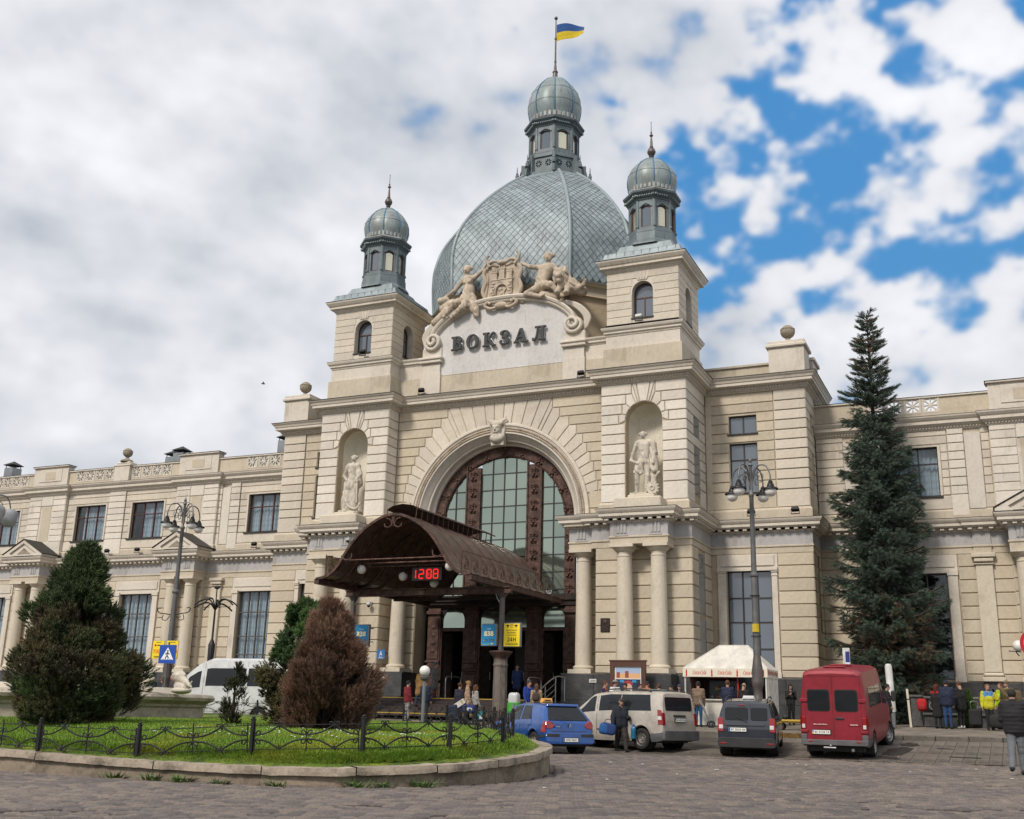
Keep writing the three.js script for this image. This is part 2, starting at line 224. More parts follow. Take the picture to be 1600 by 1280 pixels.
// ---- towers
const NX = 8.32, NR = .93, NY = 15.45;
for (const s of [1, -1]) {
  const [a, b] = mir(s, 6.12, 10.474), cx = s * NX;
  // upper storey with its niche
  wallP.push(at(sheet(rect(a + .055, b - .055, 10.9, 17.5), [archP(cx - NR, cx + NR, 11.5, NY)], .5), 0, 0, -.055));
  back(a + .055, b - .055, 10.9, 17.5, -3.6, -1.3); back(a + .055, cx - NR - .12, 10.9, 17.5, -1.3, -.56); back(cx + NR + .12, b - .055, 10.9, 17.5, -1.3, -.56);
  courses(a, cx - NR, UG.slice(4), 'f', 0, M.pale); courses(cx + NR, b, UG.slice(4), 'f', 0, M.pale);
  archStones(cx, NY, NR, 17.38, [.37, .6], [.6, .9, 1.09, 1.27], [16.81, 16.31, 15.81, 15.31], a, b, 0, M.pale, M.pale);
  const nl = []; const hg = new THREE.CylinderGeometry(NR + .01, NR + .01, 4.0, 24, 1, true, Math.PI / 2, Math.PI); hg.scale(1, 1, .85); hg.translate(cx, 13.45, -.5); nl.push(nrm(hg));
  const sg = new THREE.SphereGeometry(NR + .01, 24, 10, Math.PI, Math.PI, 0, Math.PI / 2); sg.scale(1, 1, .85); sg.translate(cx, NY, -.5); nl.push(nrm(sg)); nl.push(box(cx - NR, cx + NR, 11.3, 11.5, -1.29, -.3));
  put('niche', nl, M.niche, ST);
  // side faces
  if (s > 0) { const hs = [[1.3, 2.45, 14.81, 15.81], [1.3, 2.45, 11.9, 14.31]]; courses(0, 3.5, UG, 'r', b, M.pale, hs); hs.forEach(h => put('side_window', [box(b - .054, b - .03, h[2], h[3], -h[1], -h[0])], M.glass, ST)); }
  else courses(0, 1.1, UG, 'r', b, M.pale);
  // lower storey
  const [c, d] = mir(s, 5.93, 10.68);
  back(c + .055, d - .055, 3.2, 11.0, -3.6, .145); courses(c, d, LG, 'f', .2, M.tan);
  if (s > 0) { const hs = [[.95, 2.2, 6.2, 9.0], [.95, 2.2, 3.4, 5.9]]; courses(-.2, 3.4, LG, 'r', d, M.tan, hs); hs.forEach(h => put('side_window', [box(d - .054, d - .03, h[2], h[3], -h[1], -h[0])], M.glass, ST)); } else courses(-.2, 1.6, LG, 'r', d, M.tan);
  // pair of columns and the single column beside the portal
  const colShaft = (x, z) => { const g = part('column', ST); put('shaft', [at(lathe([[.40, 3.72], [.40, 4.6], [.385, 6], [.35, 8.62], [.37, 8.64], [.37, 8.7], [.35, 8.72], [.35, 8.85]], 28), x, 0, z)], M.column, g); put('capital', [at(lathe([[.35, 8.84], [.44, 8.9], [.52, 9.0], [.55, 9.05]], 28), x, 0, z), box(x - .58, x + .58, 9.05, 9.2, z - .58, z + .58)], M.column, g); put('base', [at(lathe([[.40, 3.74], [.47, 3.7], [.5, 3.64], [.47, 3.57], [.53, 3.55]], 28), x, 0, z), box(x - .58, x + .58, 3.36, 3.55, z - .58, z + .58)], M.column, g); };
  colShaft(s * 7.6, .78); colShaft(s * 9.24, .78); colShaft(s * 5.13, -.42);
  back(...mir(s, 4.5, 6.0), 3.2, 11.0, -3, -1.1); courses(...mir(s, 4.5, 5.93), LG, 'f', -1.04, M.tan);
  // triglyphs
  for (const [tx, tz] of [[7.6, 1.2], [9.24, 1.2], [5.13, -.02]]) { const tg = []; for (let i = -1; i <= 1; i++) tg.push(slab(rect(s * tx + i * .17 - .065, s * tx + i * .17 + .065, 9.68, 10.2), -.05, .05, .03)); tg.push(box(-.3 + s * tx, .3 + s * tx, 9.57, 9.64, -.02, .07)); put('triglyph', tg.map(q => at(q, 0, 0, tz)), M.frieze, ST); }
}
// ---- wall with the great arch
const AY = 11.1, AZ = -1.1;
wallTan.push(at(sheet([[-6.2, 10.5], ...archP(-4.9, 4.9, 10.5, AY, 40).slice(1).concat([[-4.9, 10.5]]).reverse(), [6.2, 10.5], [6.2, 17.5], [-6.2, 17.5]], [], .5), 0, 0, AZ - .055));
archStones(0, AY, 5.12, 17.38, [.3, .88, 1.65, 2.41, 3.06], [3.06, 3.46, 3.99, 4.4, 4.75, 4.98, 5.16, 5.35, 5.48, 5.58], UG.slice(1, 11), -6.12, 6.12, AZ, M.tan, M.cream);
for (const s of [1, -1]) stoneRect(...mir(s, 5.1, 6.12), 11.42, 12.31, 'f', AZ, M.tan);
function arcRing(prof, mat, name, parent = ST) { const g = new THREE.LatheGeometry(prof.map(p => new THREE.Vector2(p[0], p[1])), 72, Math.PI / 2, Math.PI); const q = toCreasedNormals(g, .5); q.rotateX(Math.PI / 2); q.translate(0, AY, 0); return put(name, [nrm(q)], mat, parent); }
const archv = arcRing([[5.14, AZ - .1], [5.14, AZ + .06], [5.1, AZ + .1], [5.0, AZ + .1], [4.97, AZ + .04], [4.92, AZ + .02], [4.66, AZ + .02], [4.63, AZ + .07], [4.58, AZ + .07], [4.52, AZ - .02], [4.48, AZ - .1], [4.34, AZ - .22], [4.3, AZ - .3], [4.22, AZ - .34], [4.16, AZ - .62], [4.1, AZ - .66], [4.06, AZ - .7], [4.04, AZ - 1.2]], M.trim, 'archivolt');
{ const lf = []; for (let i = 0; i < 150; i++) { const a = Math.PI * (i + .5) / 150, r = 4.79; for (const w of [-.06, .06]) lf.push(at(bbox(.085, .13, .09, .03), Math.cos(a) * (r + w), AY + Math.sin(a) * (r + w), AZ + .06, 0, 0, a + (w > 0 ? .6 : -.6))); } put('leaf_band', lf, M.crest, archv, { kind: 'stuff' }); }
// ---- great arched window
const WZ = -2.05, gw = part('arched_window', ST);
const mirrorGlass = [0, 1, 2].map(i => MP({ color: lin(.31 + i * .02, .37 + i * .02, .31 + i * .015), roughness: .05 + i * .015, metalness: .85 }));
const cols = [[-3.48, -2.83], [-2.83, -2.19], [-1.36, -.68], [-.68, 0], [0, .68], [.68, 1.36], [2.19, 2.83], [2.83, 3.48]], rows = [14.62, 13.72, 12.84, 11.96, 11.08, 10.2, 9.32, 8.44, 7.56, 6.9];
for (const [x0, x1] of cols) for (let k = 0; k < rows.length - 1; k++) {
  const y1 = rows[k], y0 = rows[k + 1], cap = x => AY + Math.sqrt(Math.max(0, 3.5 * 3.5 - x * x)), p = [[x0, y0], [x1, y0]]; let ok = false;
  for (let i = 0; i <= 6; i++) { const x = x1 + (x0 - x1) * i / 6, y = Math.min(y1, Math.max(y0 + .002, cap(x))); if (y > y0 + .05) ok = true; p.push([x, y]); }
  if (!ok) continue; const q = inset(p, .012); const g = at(sheet(q, [], .01), -(x0 + x1) / 2, -(y0 + y1) / 2, 0); const m = put('pane', [g], mirrorGlass, gw); m.position.set((x0 + x1) / 2, (y0 + y1) / 2, WZ); m.rotation.set(rr(-.012, .012), rr(-.014, .014), 0);
}
const bars = []; const capY = x => AY + Math.sqrt(Math.max(.01, 12.2 - x * x));
for (const x of [-2.83, -.68, 0, .68, 2.83]) bars.push(box(x - .025, x + .025, 6.9, capY(x), WZ - .03, WZ + .05));
for (const y of rows.slice(1)) for (const [a, b] of [[-3.48, -2.19], [-1.36, 1.36], [2.19, 3.48]]) { const lim = y > AY ? Math.sqrt(Math.max(0, 12.2 - (y - AY) ** 2)) : 3.48; const A = Math.max(a, -lim), B = Math.min(b, lim); if (B - A > .1) bars.push(box(A, B, y - .025, y + .025, WZ - .028, WZ + .045)); }
put('glazing_bar', bars, M.frameDark, gw);
arcRing([[4.07, WZ - .1], [4.07, WZ + .12], [4.0, WZ + .16], [3.94, WZ + .1], [3.6, WZ + .1], [3.55, WZ + .16], [3.48, WZ + .12], [3.48, WZ - .1]], M.iron, 'iron_rim', gw);
{ const fl = s => { const o = []; for (const sx of [-1, 1]) { o.push(ball(.075, sx * .1, -.22, .03)); o.push(tube([[0, 0, 0], [sx * .05, .1, .02], [sx * .17, .16, .02], [sx * .2, .05, .02], [sx * .1, .02, .02]], .024, 12, 5)); } o.push(ball(.075, 0, -.1, .04)); o.push(ball(.05, 0, .16, .03, .8, 2)); o.push(tube([[-.12, -.34, 0], [0, -.3, .02], [.12, -.34, 0]], .018, 6, 4)); return o; };
  const rosette = mergeGeometries(fl());
  for (const s of [1, -1]) { const pl = put('iron_pillar', [box(s * 1.775 - .41, s * 1.775 + .41, 6.9, capY(1.4) - .2, WZ - .1, WZ + .1), box(s * 1.775 - .43, s * 1.775 - .35, 6.9, capY(1.36), WZ, WZ + .16), box(s * 1.775 + .35, s * 1.775 + .43, 6.9, capY(2.2), WZ, WZ + .161)], M.iron, gw); for (let y = 13.7; y > 7; y -= .86) { const m = put('rosette', rosette, M.ironLight, gw); m.position.set(s * 1.775, y, WZ + .12); } const sd2 = put('iron_pillar', [box(...mir(s, 3.48, 4.06), 6.9, AY, WZ - .1, WZ + .1)], M.iron, gw); for (let y = 11.0; y > 7; y -= .86) { const m = put('rosette', rosette, M.ironLight, gw); m.position.set(s * 3.77, y, WZ + .11); } }
  for (let i = 0; i < 11; i++) { const a = Math.PI * (i + .5) / 11; const m = put('rosette', rosette, M.ironLight, gw); m.position.set(3.77 * Math.cos(a), AY + 3.77 * Math.sin(a), WZ + .11); m.rotation.z = a - Math.PI / 2; m.scale.setScalar(.95); }
}
// ---- portal under the canopy: iron pilasters, arched transoms, dark doorways
{
  const LZ = 2.08, PZ = -2.0, P = part('portal', ST);
  for (const [x, w] of [[-3.78, .74], [-1.6, .78], [1.92, .78], [3.9, .62]]) { put('pilaster', [box(x - w / 2, x + w / 2, LZ, 7.1, PZ - .3, PZ + .12), box(x - w / 2 + .08, x + w / 2 - .08, 4.1, 6.2, PZ + .1, PZ + .17), at(bbox(w + .1, .14, .46, .03), x, 3.95, PZ), at(bbox(w + .06, .12, .42, .03), x, 3.55, PZ), at(bbox(w - .2, .3, .5, .05), x, 3.72, PZ), at(bbox(w - .16, .95, .44, .02), x, 2.8, PZ), at(bbox(w + .12, .2, .5, .03), x, 6.45, PZ), ...[-2, -1, 0, 1, 2].map(i => at(bbox(.07, .14, .5, .01), x + i * .13, 3.4, PZ)), ...[4.5, 4.9, 5.3, 5.7].map(y => ball(.12, x, y, PZ + .16, 1.3, 1, .5, 8))], M.iron, P); }
  put('lintel', [box(-4.4, 4.4, 6.75, 7.0, PZ - .35, PZ + .2), box(-4.4, 4.4, 7.0, 7.3, PZ - .3, PZ + .3)], M.ironDark, P);
  for (const [x0, x1] of [[-3.41, -1.99], [-1.21, 1.53], [2.31, 3.59]]) {
    const c = (x0 + x1) / 2, r = Math.min(.64, (x1 - x0) / 2 - .06), sp = r > .63 && x1 - x0 > 2 ? [[x0 + .06, c - .03], [c + .03, x1 - .06]] : [[x0 + .06, x1 - .06]];
    const holes = sp.map(([a, b]) => archP(a, b, 5.68, 6.62 - (b - a) / 2 * .9));
    put('transom_frame', [at(sheet(rect(x0, x1, 5.62, 6.8), holes, .12), 0, 0, PZ + .02)], M.ironDark, P);
    for (const [a, b] of sp) put('transom_pane', [at(sheet(archP(a - .01, b + .01, 5.66, 6.62 - (b - a) / 2 * .9), [], .01), 0, 0, PZ - .05)], mirrorGlass, P);
    put('transom_bar', [box(x0, x1, 5.5, 5.62, PZ - .1, PZ + .1)], M.iron, P);
    for (const x of [x0 + .05, x1 - .05]) put('door_jamb', [box(x - .05, x + .05, LZ, 5.5, PZ - .12, PZ + .08)], M.iron, P);
    // door leaves folded back into the porch
    for (const [x, t] of [[x0 + .12, -.9], [x1 - .12, .9]]) { const d = part('door', ST); d.position.set(x, LZ, PZ - .1); d.rotation.y = -t * 1.2; put('leaf', [box(x < c ? 0 : -.62, x < c ? .62 : 0, 0, 3.35, -.05, 0), ...[[.1, .9], [1.0, 2.1], [2.2, 3.25]].map(([a, b]) => box((x < c ? .1 : -.52), (x < c ? .52 : -.1), a, b, -.07, .02))], M.ironDark, d); put('handle', [rod([x < c ? .55 : -.55, 1.0, .05], [x < c ? .55 : -.55, 1.4, .05], .015)], M.steel, d); }
  }
  // hall behind the doors
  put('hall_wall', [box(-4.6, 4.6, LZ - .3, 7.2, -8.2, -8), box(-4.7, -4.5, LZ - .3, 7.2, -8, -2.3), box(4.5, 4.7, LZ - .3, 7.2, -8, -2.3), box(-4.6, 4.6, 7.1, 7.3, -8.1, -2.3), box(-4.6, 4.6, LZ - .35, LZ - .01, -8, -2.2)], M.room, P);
  put('notice_board', [box(-3.1, -1.9, 3.7, 5.2, -5.05, -5)], M.frameGrey, P); put('notice_board', [box(-.5, .4, 3.5, 5.0, -5.05, -5)], M.frameGrey, P);
}
// ---- pavilions either side of the towers
for (const s of [1, -1]) {
  const [a, b] = mir(s, 10.4, 15.54), X = (x) => s * x, z0 = -3.5, [w0, w1] = mir(s, 11.68, 13.07), [l0, l1] = mir(s, 11.4, 13.55), [f0, f1] = mir(s, 10.95, 13.87);
  const up = [[w0, w1, 15.25, 16.22], [w0, w1, 12.25, 14.78]], low = [[l0, l1, 3.45, 8.4]];
  wallTan.push(at(sheet(rect(a, b - .055, 10.9, 17.5), up.map(h => rect(...h)), .5), 0, 0, z0 - .105)); wallP.push(at(sheet(rect(a, b - .055, 3.2, 11.0), low.map(h => rect(...h)), .5), 0, 0, z0 + .045));
  back(b - .6, b - .055, 3.2, 17.5, -9, z0 - .5); back(a, a + .5, 3.2, 17.5, -9, z0 - .5);
  const [p0, p1] = mir(s, 13.95, 15.54), [q0, q1] = mir(s, 10.474, 13.95), [t0, t1] = mir(s, 13.87, 15.58);
  courses(p0, p1, UG, 'f', z0, M.cream); courses(q0, q1, UG, 'f', z0 - .05, M.tan, up); stoneRect(...mir(s, 10.48, 10.8), 11.42, 17.38, 'f', z0 - .02, M.tan, .02);
  courses(t0, t1, LG, 'f', z0 + .1, M.tan); courses(3.5, 5.8, UG, 'r', b, M.cream, s > 0 ? [[4.6, 5.3, 12.3, 14.3], [4.6, 5.3, 15.3, 16.3]] : []); courses(3.4, 5.8, LG, 'r', b + .04, M.tan, s > 0 ? [[4.4, 5.2, 5.6, 9.0]] : []);
  // tall lower window with its moulded surround and blank panel
  put('window_surround', [box(f0, f1, 8.5, 9.18, z0, z0 + .1), box(f0 + .16, f1 - .16, 8.62, 9.1, z0, z0 + .16), box(f0 + .24, f1 - .24, 8.7, 9.02, z0, z0 + .12), ...[[f0, l0], [l1, f1]].flatMap(([u, v]) => [box(u + .03, v - .03, 3.37, 8.3, z0, z0 + .15), box(u, v, 8.3, 8.38, z0, z0 + .2), box(u + .01, v - .01, 8.12, 8.18, z0, z0 + .18), box(u, v, 8.38, 8.5, z0, z0 + .24), box(u, v, 3.36, 3.6, z0, z0 + .2)]), box(l0, l1, 8.38, 8.5, z0, z0 + .12)], M.trim, ST);
  bigWindow(l0, l1, 3.45, 8.4, z0 - .2, 3, [7.1, 5.95, 4.7], M.frameDark);
  winRect(w0, w1, 15.25, 16.22, z0 - .3, 2, [], M.frameDark); winRect(w0, w1, 12.25, 14.78, z0 - .3, 2, [13.95], M.frameDark);
  put('sill', [box(w0 - .08, w1 + .08, 15.2, 15.26, z0 - .3, z0 + .03), box(w0 - .08, w1 + .08, 12.2, 12.26, z0 - .3, z0 + .03)], M.flash, ST);
}
function curtainGeo(x0, x1, y0, y1, z, amp = .05, wl = .22) { const n = Math.max(8, Math.round((x1 - x0) / wl * 6)), s = new Soup(); const ph = rnd() * 6; const zz = i => z + amp * Math.sin(ph + i * 1.05) + amp * .6 * Math.sin(i * .37 + ph * 2); for (let i = 0; i < n; i++) { const a = x0 + (x1 - x0) * i / n, b = x0 + (x1 - x0) * (i + 1) / n; s.quad([a, y0, zz(i)], [b, y0, zz(i + 1)], [b, y1, zz(i + 1)], [a, y1, zz(i)]); } return s.geo(); }
function winRect(x0, x1, y0, y1, z, nx, ys, fm, curtain = false, gap = 0) {
  const w = part('window', ST), fr = [], t = .055, xs = Array.from({ length: nx - 1 }, (_, i) => x0 + (x1 - x0) * (i + 1) / nx);
  fr.push(box(x0, x0 + t, y0, y1, z - .06, z + .06), box(x1 - t, x1, y0, y1, z - .06, z + .06), box(x0 + t, x1 - t, y0, y0 + t, z - .058, z + .058), box(x0 + t, x1 - t, y1 - t, y1, z - .058, z + .058));
  for (const x of xs) fr.push(box(x - t * .6, x + t * .6, y0 + t, y1 - t, z - .05, z + .055)); for (const y of ys) fr.push(box(x0 + t, x1 - t, y - t * .6, y + t * .6, z - .045, z + .05));
  put('frame', fr, fm, w);
  const X = [x0, ...xs, x1], Y = [y0, ...ys.slice().sort((a, b) => a - b), y1];
  for (let i = 0; i < X.length - 1; i++) for (let j = 0; j < Y.length - 1; j++) { const m = put('pane', [box(-(X[i + 1] - X[i]) / 2 + .03, (X[i + 1] - X[i]) / 2 - .03, -(Y[j + 1] - Y[j]) / 2 + .03, (Y[j + 1] - Y[j]) / 2 - .03, -.004, .004)], curtain ? M.pane : M.glass, w); m.position.set((X[i] + X[i + 1]) / 2, (Y[j] + Y[j + 1]) / 2, z); m.rotation.set(rr(-.008, .008), rr(-.008, .008), 0); }
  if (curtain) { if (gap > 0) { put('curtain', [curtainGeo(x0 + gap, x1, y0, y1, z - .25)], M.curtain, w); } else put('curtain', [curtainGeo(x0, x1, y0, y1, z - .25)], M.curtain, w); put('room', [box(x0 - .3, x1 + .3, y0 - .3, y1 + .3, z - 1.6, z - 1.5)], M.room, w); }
  return w;
}
function bigWindow(x0, x1, y0, y1, z, nx, ys, fm, curtainTo = 0) { const w = winRect(x0, x1, y0, y1, z, nx, ys, fm); return w; }
// ---- lower entablature: architrave, grey frieze, dentils, cornice, broken forward over the columns
const half = [[0, -2.2], [4.5, -2.2], [4.5, -.02], [5.75, -.02], [5.75, .2], [7.02, .2], [7.02, 1.2], [9.82, 1.2], [9.82, .2], [10.68, .2], [10.68, -3.4], [15.58, -3.4], [15.58, -5.75]];
const mirrorPath = (h) => h.slice().reverse().map(([x, z]) => [-x, z]);
const lowR = half.slice(1), lowL = mirrorPath(lowR);
const archi = [[-.1, 9.2], [.0, 9.2], [.0, 9.48], [.05, 9.5], [.05, 9.56], [.02, 9.58], [-.1, 9.58]];
const corn = [[-.1, 10.2], [.03, 10.2], [.06, 10.24], [.06, 10.27], [.1, 10.27], [.1, 10.4], [.34, 10.4], [.36, 10.46], [.42, 10.46], [.42, 10.6], [.46, 10.62], [.52, 10.7], [.55, 10.76], [.55, 10.8], [-.1, 10.9]];
const friz = [[-.1, 9.58], [0, 9.58], [0, 10.2], [-.1, 10.2]];
const flas = [[-.1, 10.9], [.555, 10.8], [.57, 10.8], [.57, 10.815], [-.1, 10.925]];
function dentils(path, y0, y1, out0, out1, w, gap) { // one block after another along the straight runs
  const o = [], proto = new Map();
  for (let i = 0; i < path.length - 1; i++) { const [ax, az] = path[i], [bx, bz] = path[i + 1], L = Math.hypot(bx - ax, bz - az); if (L < .15) continue; const tx = (bx - ax) / L, tz = (bz - az) / L, nx = -tz, nz = tx, cv = (j) => { const p = path[j - 1], q = path[j], r = path[j + 1]; if (!p || !r) return 0; return ((q[0] - p[0]) * (r[1] - q[1]) - (q[1] - p[1]) * (r[0] - q[0])) < 0 ? 1 : -1; }; const s0 = cv(i) * -out1 * -1, s1 = cv(i + 1) * out1; const a = -s0 * 1, b = L + s1; const A = cv(i) > 0 ? -out1 : out1, B = cv(i + 1) > 0 ? L + out1 : L - out1; const n = Math.max(1, Math.floor((B - A) / (w + gap))), step = (B - A) / n; if (Math.abs(tz) > .5 && tz > 0 && nx < 0 && ax < 0 && false) continue;
    for (let k = 0; k < n; k++) { const t = A + (k + .5) * step, g = at(bbox(w, y1 - y0, out1 - out0, .012), ax + tx * t + nx * (out0 + out1) / 2, (y0 + y1) / 2, az + tz * t + nz * (out0 + out1) / 2, Math.atan2(nx, nz)); o.push(g); } }
  return o;
}
const bayXL = [-36.8, -23.65], bayXR = [25.35];
const wingL = [[-62, -5.75], ...bayXL.flatMap(c => [[c - 1.3, -5.75], [c - 1.3, -4.5], [c + 1.3, -4.5], [c + 1.3, -5.75]]), [-15.58, -5.75]];
const wingR = [[15.58, -5.75], [22.5, -5.75], [22.5, -5.66], [23.28, -5.66], [23.28, -5.75], ...bayXR.flatMap(c => [[c - 1.3, -5.75], [c - 1.3, -4.5], [c + 1.3, -4.5], [c + 1.3, -5.75]]), [46, -5.75]];
const lowAll = [[...wingL, ...lowL.slice(1)], [...lowR.slice(0, -1), ...wingR]];
for (const pth of lowAll) { put('architrave', [sweep(archi, pth)], M.tanw, ST); put('frieze', [sweep(friz, pth)], M.frieze, ST); put('cornice', [sweep(corn, pth)], M.trim, ST); put('flashing', [sweep(flas, pth)], M.flash, ST); put('dentil', dentils(pth, 10.28, 10.39, .1, .3, .19, .19), M.trim, ST, { kind: 'stuff' }); put('bead_dentil', dentils(pth, 10.205, 10.26, .02, .1, .06, .06), M.trim, ST, { kind: 'stuff' }); }
// ---- upper entablature of the centre and pavilions
const upP = [[-15.54, -8.5], [-15.54, -3.5], [-10.474, -3.5], [-10.474, 0], [-6.118, 0], [-6.118, AZ], [6.118, AZ], [6.118, 0], [10.474, 0], [10.474, -3.5], [15.54, -3.5], [15.54, -8.5]];
put('cornice', [sweep([[-.1, 17.36], [.03, 17.36], [.05, 17.4], [.05, 17.44], [.12, 17.46], [.12, 17.6], [.3, 17.62], [.36, 17.66], [.42, 17.66], [.42, 17.8], [.46, 17.82], [.5, 17.92], [.58, 18.0], [.6, 18.06], [-.1, 18.22]], upP)], M.trim, ST);
put('flashing', [sweep([[-.1, 18.22], [.605, 18.06], [.63, 18.06], [.63, 18.08], [-.1, 18.25]], upP)], M.flash, ST);
{ const d = dentils(upP, 17.48, 17.6, .1, .2, .07, .075); put('dentil', d.filter((_, i) => i % 5 < 3 || true), M.trim, ST, { kind: 'stuff' }); put('bead_dentil', dentils(upP, 17.405, 17.46, .04, .13, .05, .05), M.trim, ST, { kind: 'stuff' }); }
// plinth course of the upper storey, and the fill above the lower cornice
const upBase = upP.map(([x, z]) => [x, z]);
put('base_course', [sweep([[-.1, 10.85], [.09, 10.85], [.09, 11.3], [.05, 11.36], [0, 11.42], [-.1, 11.42]], [[-15.54, -6], ...upBase.slice(1, 6)]), sweep([[-.1, 10.85], [.09, 10.85], [.09, 11.3], [.05, 11.36], [0, 11.42], [-.1, 11.42]], [...upBase.slice(6, 11), [15.54, -6]])], M.tanw, ST);
for (const s of [1, -1]) { put('ledge', [box(...mir(s, 4.4, 10.8), 10.3, 10.86, -3.4, .3), box(...mir(s, 6.9, 9.95), 10.3, 10.86, .3, 1.3), box(...mir(s, 10.6, 15.7), 10.3, 10.86, -5, -3.3), box(...mir(s, 5.0, 6.1), 9.2, 10.4, -2, -.1), box(...mir(s, 7.1, 9.75), 9.19, 10.4, .1, 1.15)], M.tanw, ST); put('statue_pedestal', [at(bbox(2.3, .5, 1.0, .05), s * 8.3, 11.18, .55), at(bbox(1.3, .25, .8, .04), s * 8.3, 11.53, .1)], M.column, ST); }
// ---- attic storey between the cornices and the little corner towers
for (const s of [1, -1]) {
  const [a, b] = mir(s, 6.34, 10.16), cx = s * 8.25, zf = -.2, zb = -3.9, sq = o => [[a - o, zb - o], [a - o, zf + o], [b + o, zf + o], [b + o, zb - o]].map(p => p);
  const loop = o => [[a - o, zf + o], [b + o, zf + o], [b + o, zb - o], [a - o, zb - o]];
  put('attic_base', [box(a - .13, b + .13, 18.0, 19.3, zb - .1, zf + .1)], M.tanw, ST);
  put('attic_block', [box(a - .02, b + .02, 19.3, 20.02, zb, zf)], M.trim, ST);
  put('attic_moulding', [sweep([[-.1, 20.0], [.03, 20.0], [.05, 20.08], [.12, 20.12], [.12, 20.2], [.2, 20.28], [.24, 20.38], [.24, 20.42], [-.1, 20.52]], loop(0), true)], M.trim, ST);
  put('flashing', [sweep([[-.1, 20.52], [.25, 20.42], [.26, 20.43], [-.1, 20.54]], loop(0), true)], M.flash, ST);
  // tower room with round-headed openings
  const win = [cx - .55, cx + .55, 20.85, 22.27];
  put('tower_wall', [at(sheet(rect(a + .06, b - .06, 20.4, 23.5), [archP(...win)], .45), 0, 0, zf - .03), at(sheet(rect(-1.8, 1.8, 20.4, 23.5), [archP(-.55, .55, 20.85, 22.27)], .45), b - .03, 0, (zf + zb) / 2, Math.PI / 2), box(a + .06, a + .5, 20.4, 23.5, zb, zf - .48), box(a + .06, b - .06, 20.4, 23.5, zb, zb + .4)], M.trim, ST);
  const lv = [23.42, 22.98, 22.58, 22.18, 21.78, 21.38, 20.98, 20.5]; const hz = (zf + zb) / 2;
  for (let k = 0; k < lv.length - 1; k++) for (const [f, u0, u1, c, pl] of [['f', a, b, cx, zf], ['r', -zf, -zb, -hz, b]]) { const y1 = lv[k], y0 = lv[k + 1], ym = (y0 + y1) / 2; let hw = y0 > 22.9 ? 0 : ym > 22.27 ? Math.sqrt(Math.max(0, .3025 - (Math.max(y0, 22.27) - 22.27) ** 2)) + .08 : y1 > 20.95 ? .55 : 0; if (y0 > 22.82) hw = 0; if (hw > 0) { stoneRect(u0, c - hw, y0, y1, f, pl, M.cream, .018, .03); stoneRect(c + hw, u1, y0, y1, f, pl, M.cream, .018, .03); } else stoneRect(u0, u1, y0, y1, f, pl, M.cream, .018, .03); }
  for (const t of [-.35, -.12, .12, .35]) stonePoly([[cx + t - .11, 23.4], [cx + t + .11, 23.4], [cx + t * .55 + .06, 22.86], [cx + t * .55 - .06, 22.86]], 'f', zf + .015, M.cream, .015, .03, 'voussoir');
  for (const [ry, px, pz] of [[0, cx, zf - .4], [Math.PI / 2, b - .4, hz]]) { const w = part('arched_window', ST); w.position.set(px, 0, pz); w.rotation.y = ry; put('frame', [at(sheet(archP(-.55, .55, 20.85, 22.27), [rect(-.48, -.03, 20.92, 22.0), rect(.03, .48, 20.92, 22.0), archP(-.48, .48, 22.06, 22.28).slice(0)], .07), 0, 0, 0)], M.frameRed, w); put('pane', [at(sheet(archP(-.53, .53, 20.87, 22.27), [], .01), 0, 0, -.04)], M.glass, w); put('sill', [box(-.6, .6, 20.79, 20.86, -.1, .42)], M.flash, w); }
  put('tower_cornice', [sweep([[-.2, 23.4], [.02, 23.4], [.05, 23.46], [.1, 23.5], [.1, 23.58], [.28, 23.62], [.28, 23.72], [.34, 23.78], [.44, 23.92], [.46, 24.0], [-.2, 24.1]], loop(0), true)], M.trim, ST);
  put('flashing', [sweep([[-.2, 24.1], [.47, 24.0], [.49, 24.02], [-.2, 24.13]], loop(0), true)], M.flash, ST);
  put('tower_roof', [sweep([[.44, 24.03], [.3, 24.1], [.15, 24.22], [.08, 24.45], [.08, 24.5], [-.28, 24.53], [-.33, 24.56], [-.55, 25.06], [-.58, 25.1], [-1.84, 25.2]], loop(0), true)], M.zinc, ST);
  // seams of the sheet metal roof
  const se = []; for (let i = -4; i <= 4; i++) se.push(rod([cx + i * .45, 24.25, zf + .14], [cx + i * .45, 24.5, zf + .09], .012)); put('roof_seam', se, M.zincDark, ST);
  lantern(cx, hz, 25.1, 1.0, false);
  if (s > 0) put('ledge_flash', [box(a, b, 20.5, 20.53, zf, zf + .2)], M.flash, ST);
  // floodlights on the ledges
}
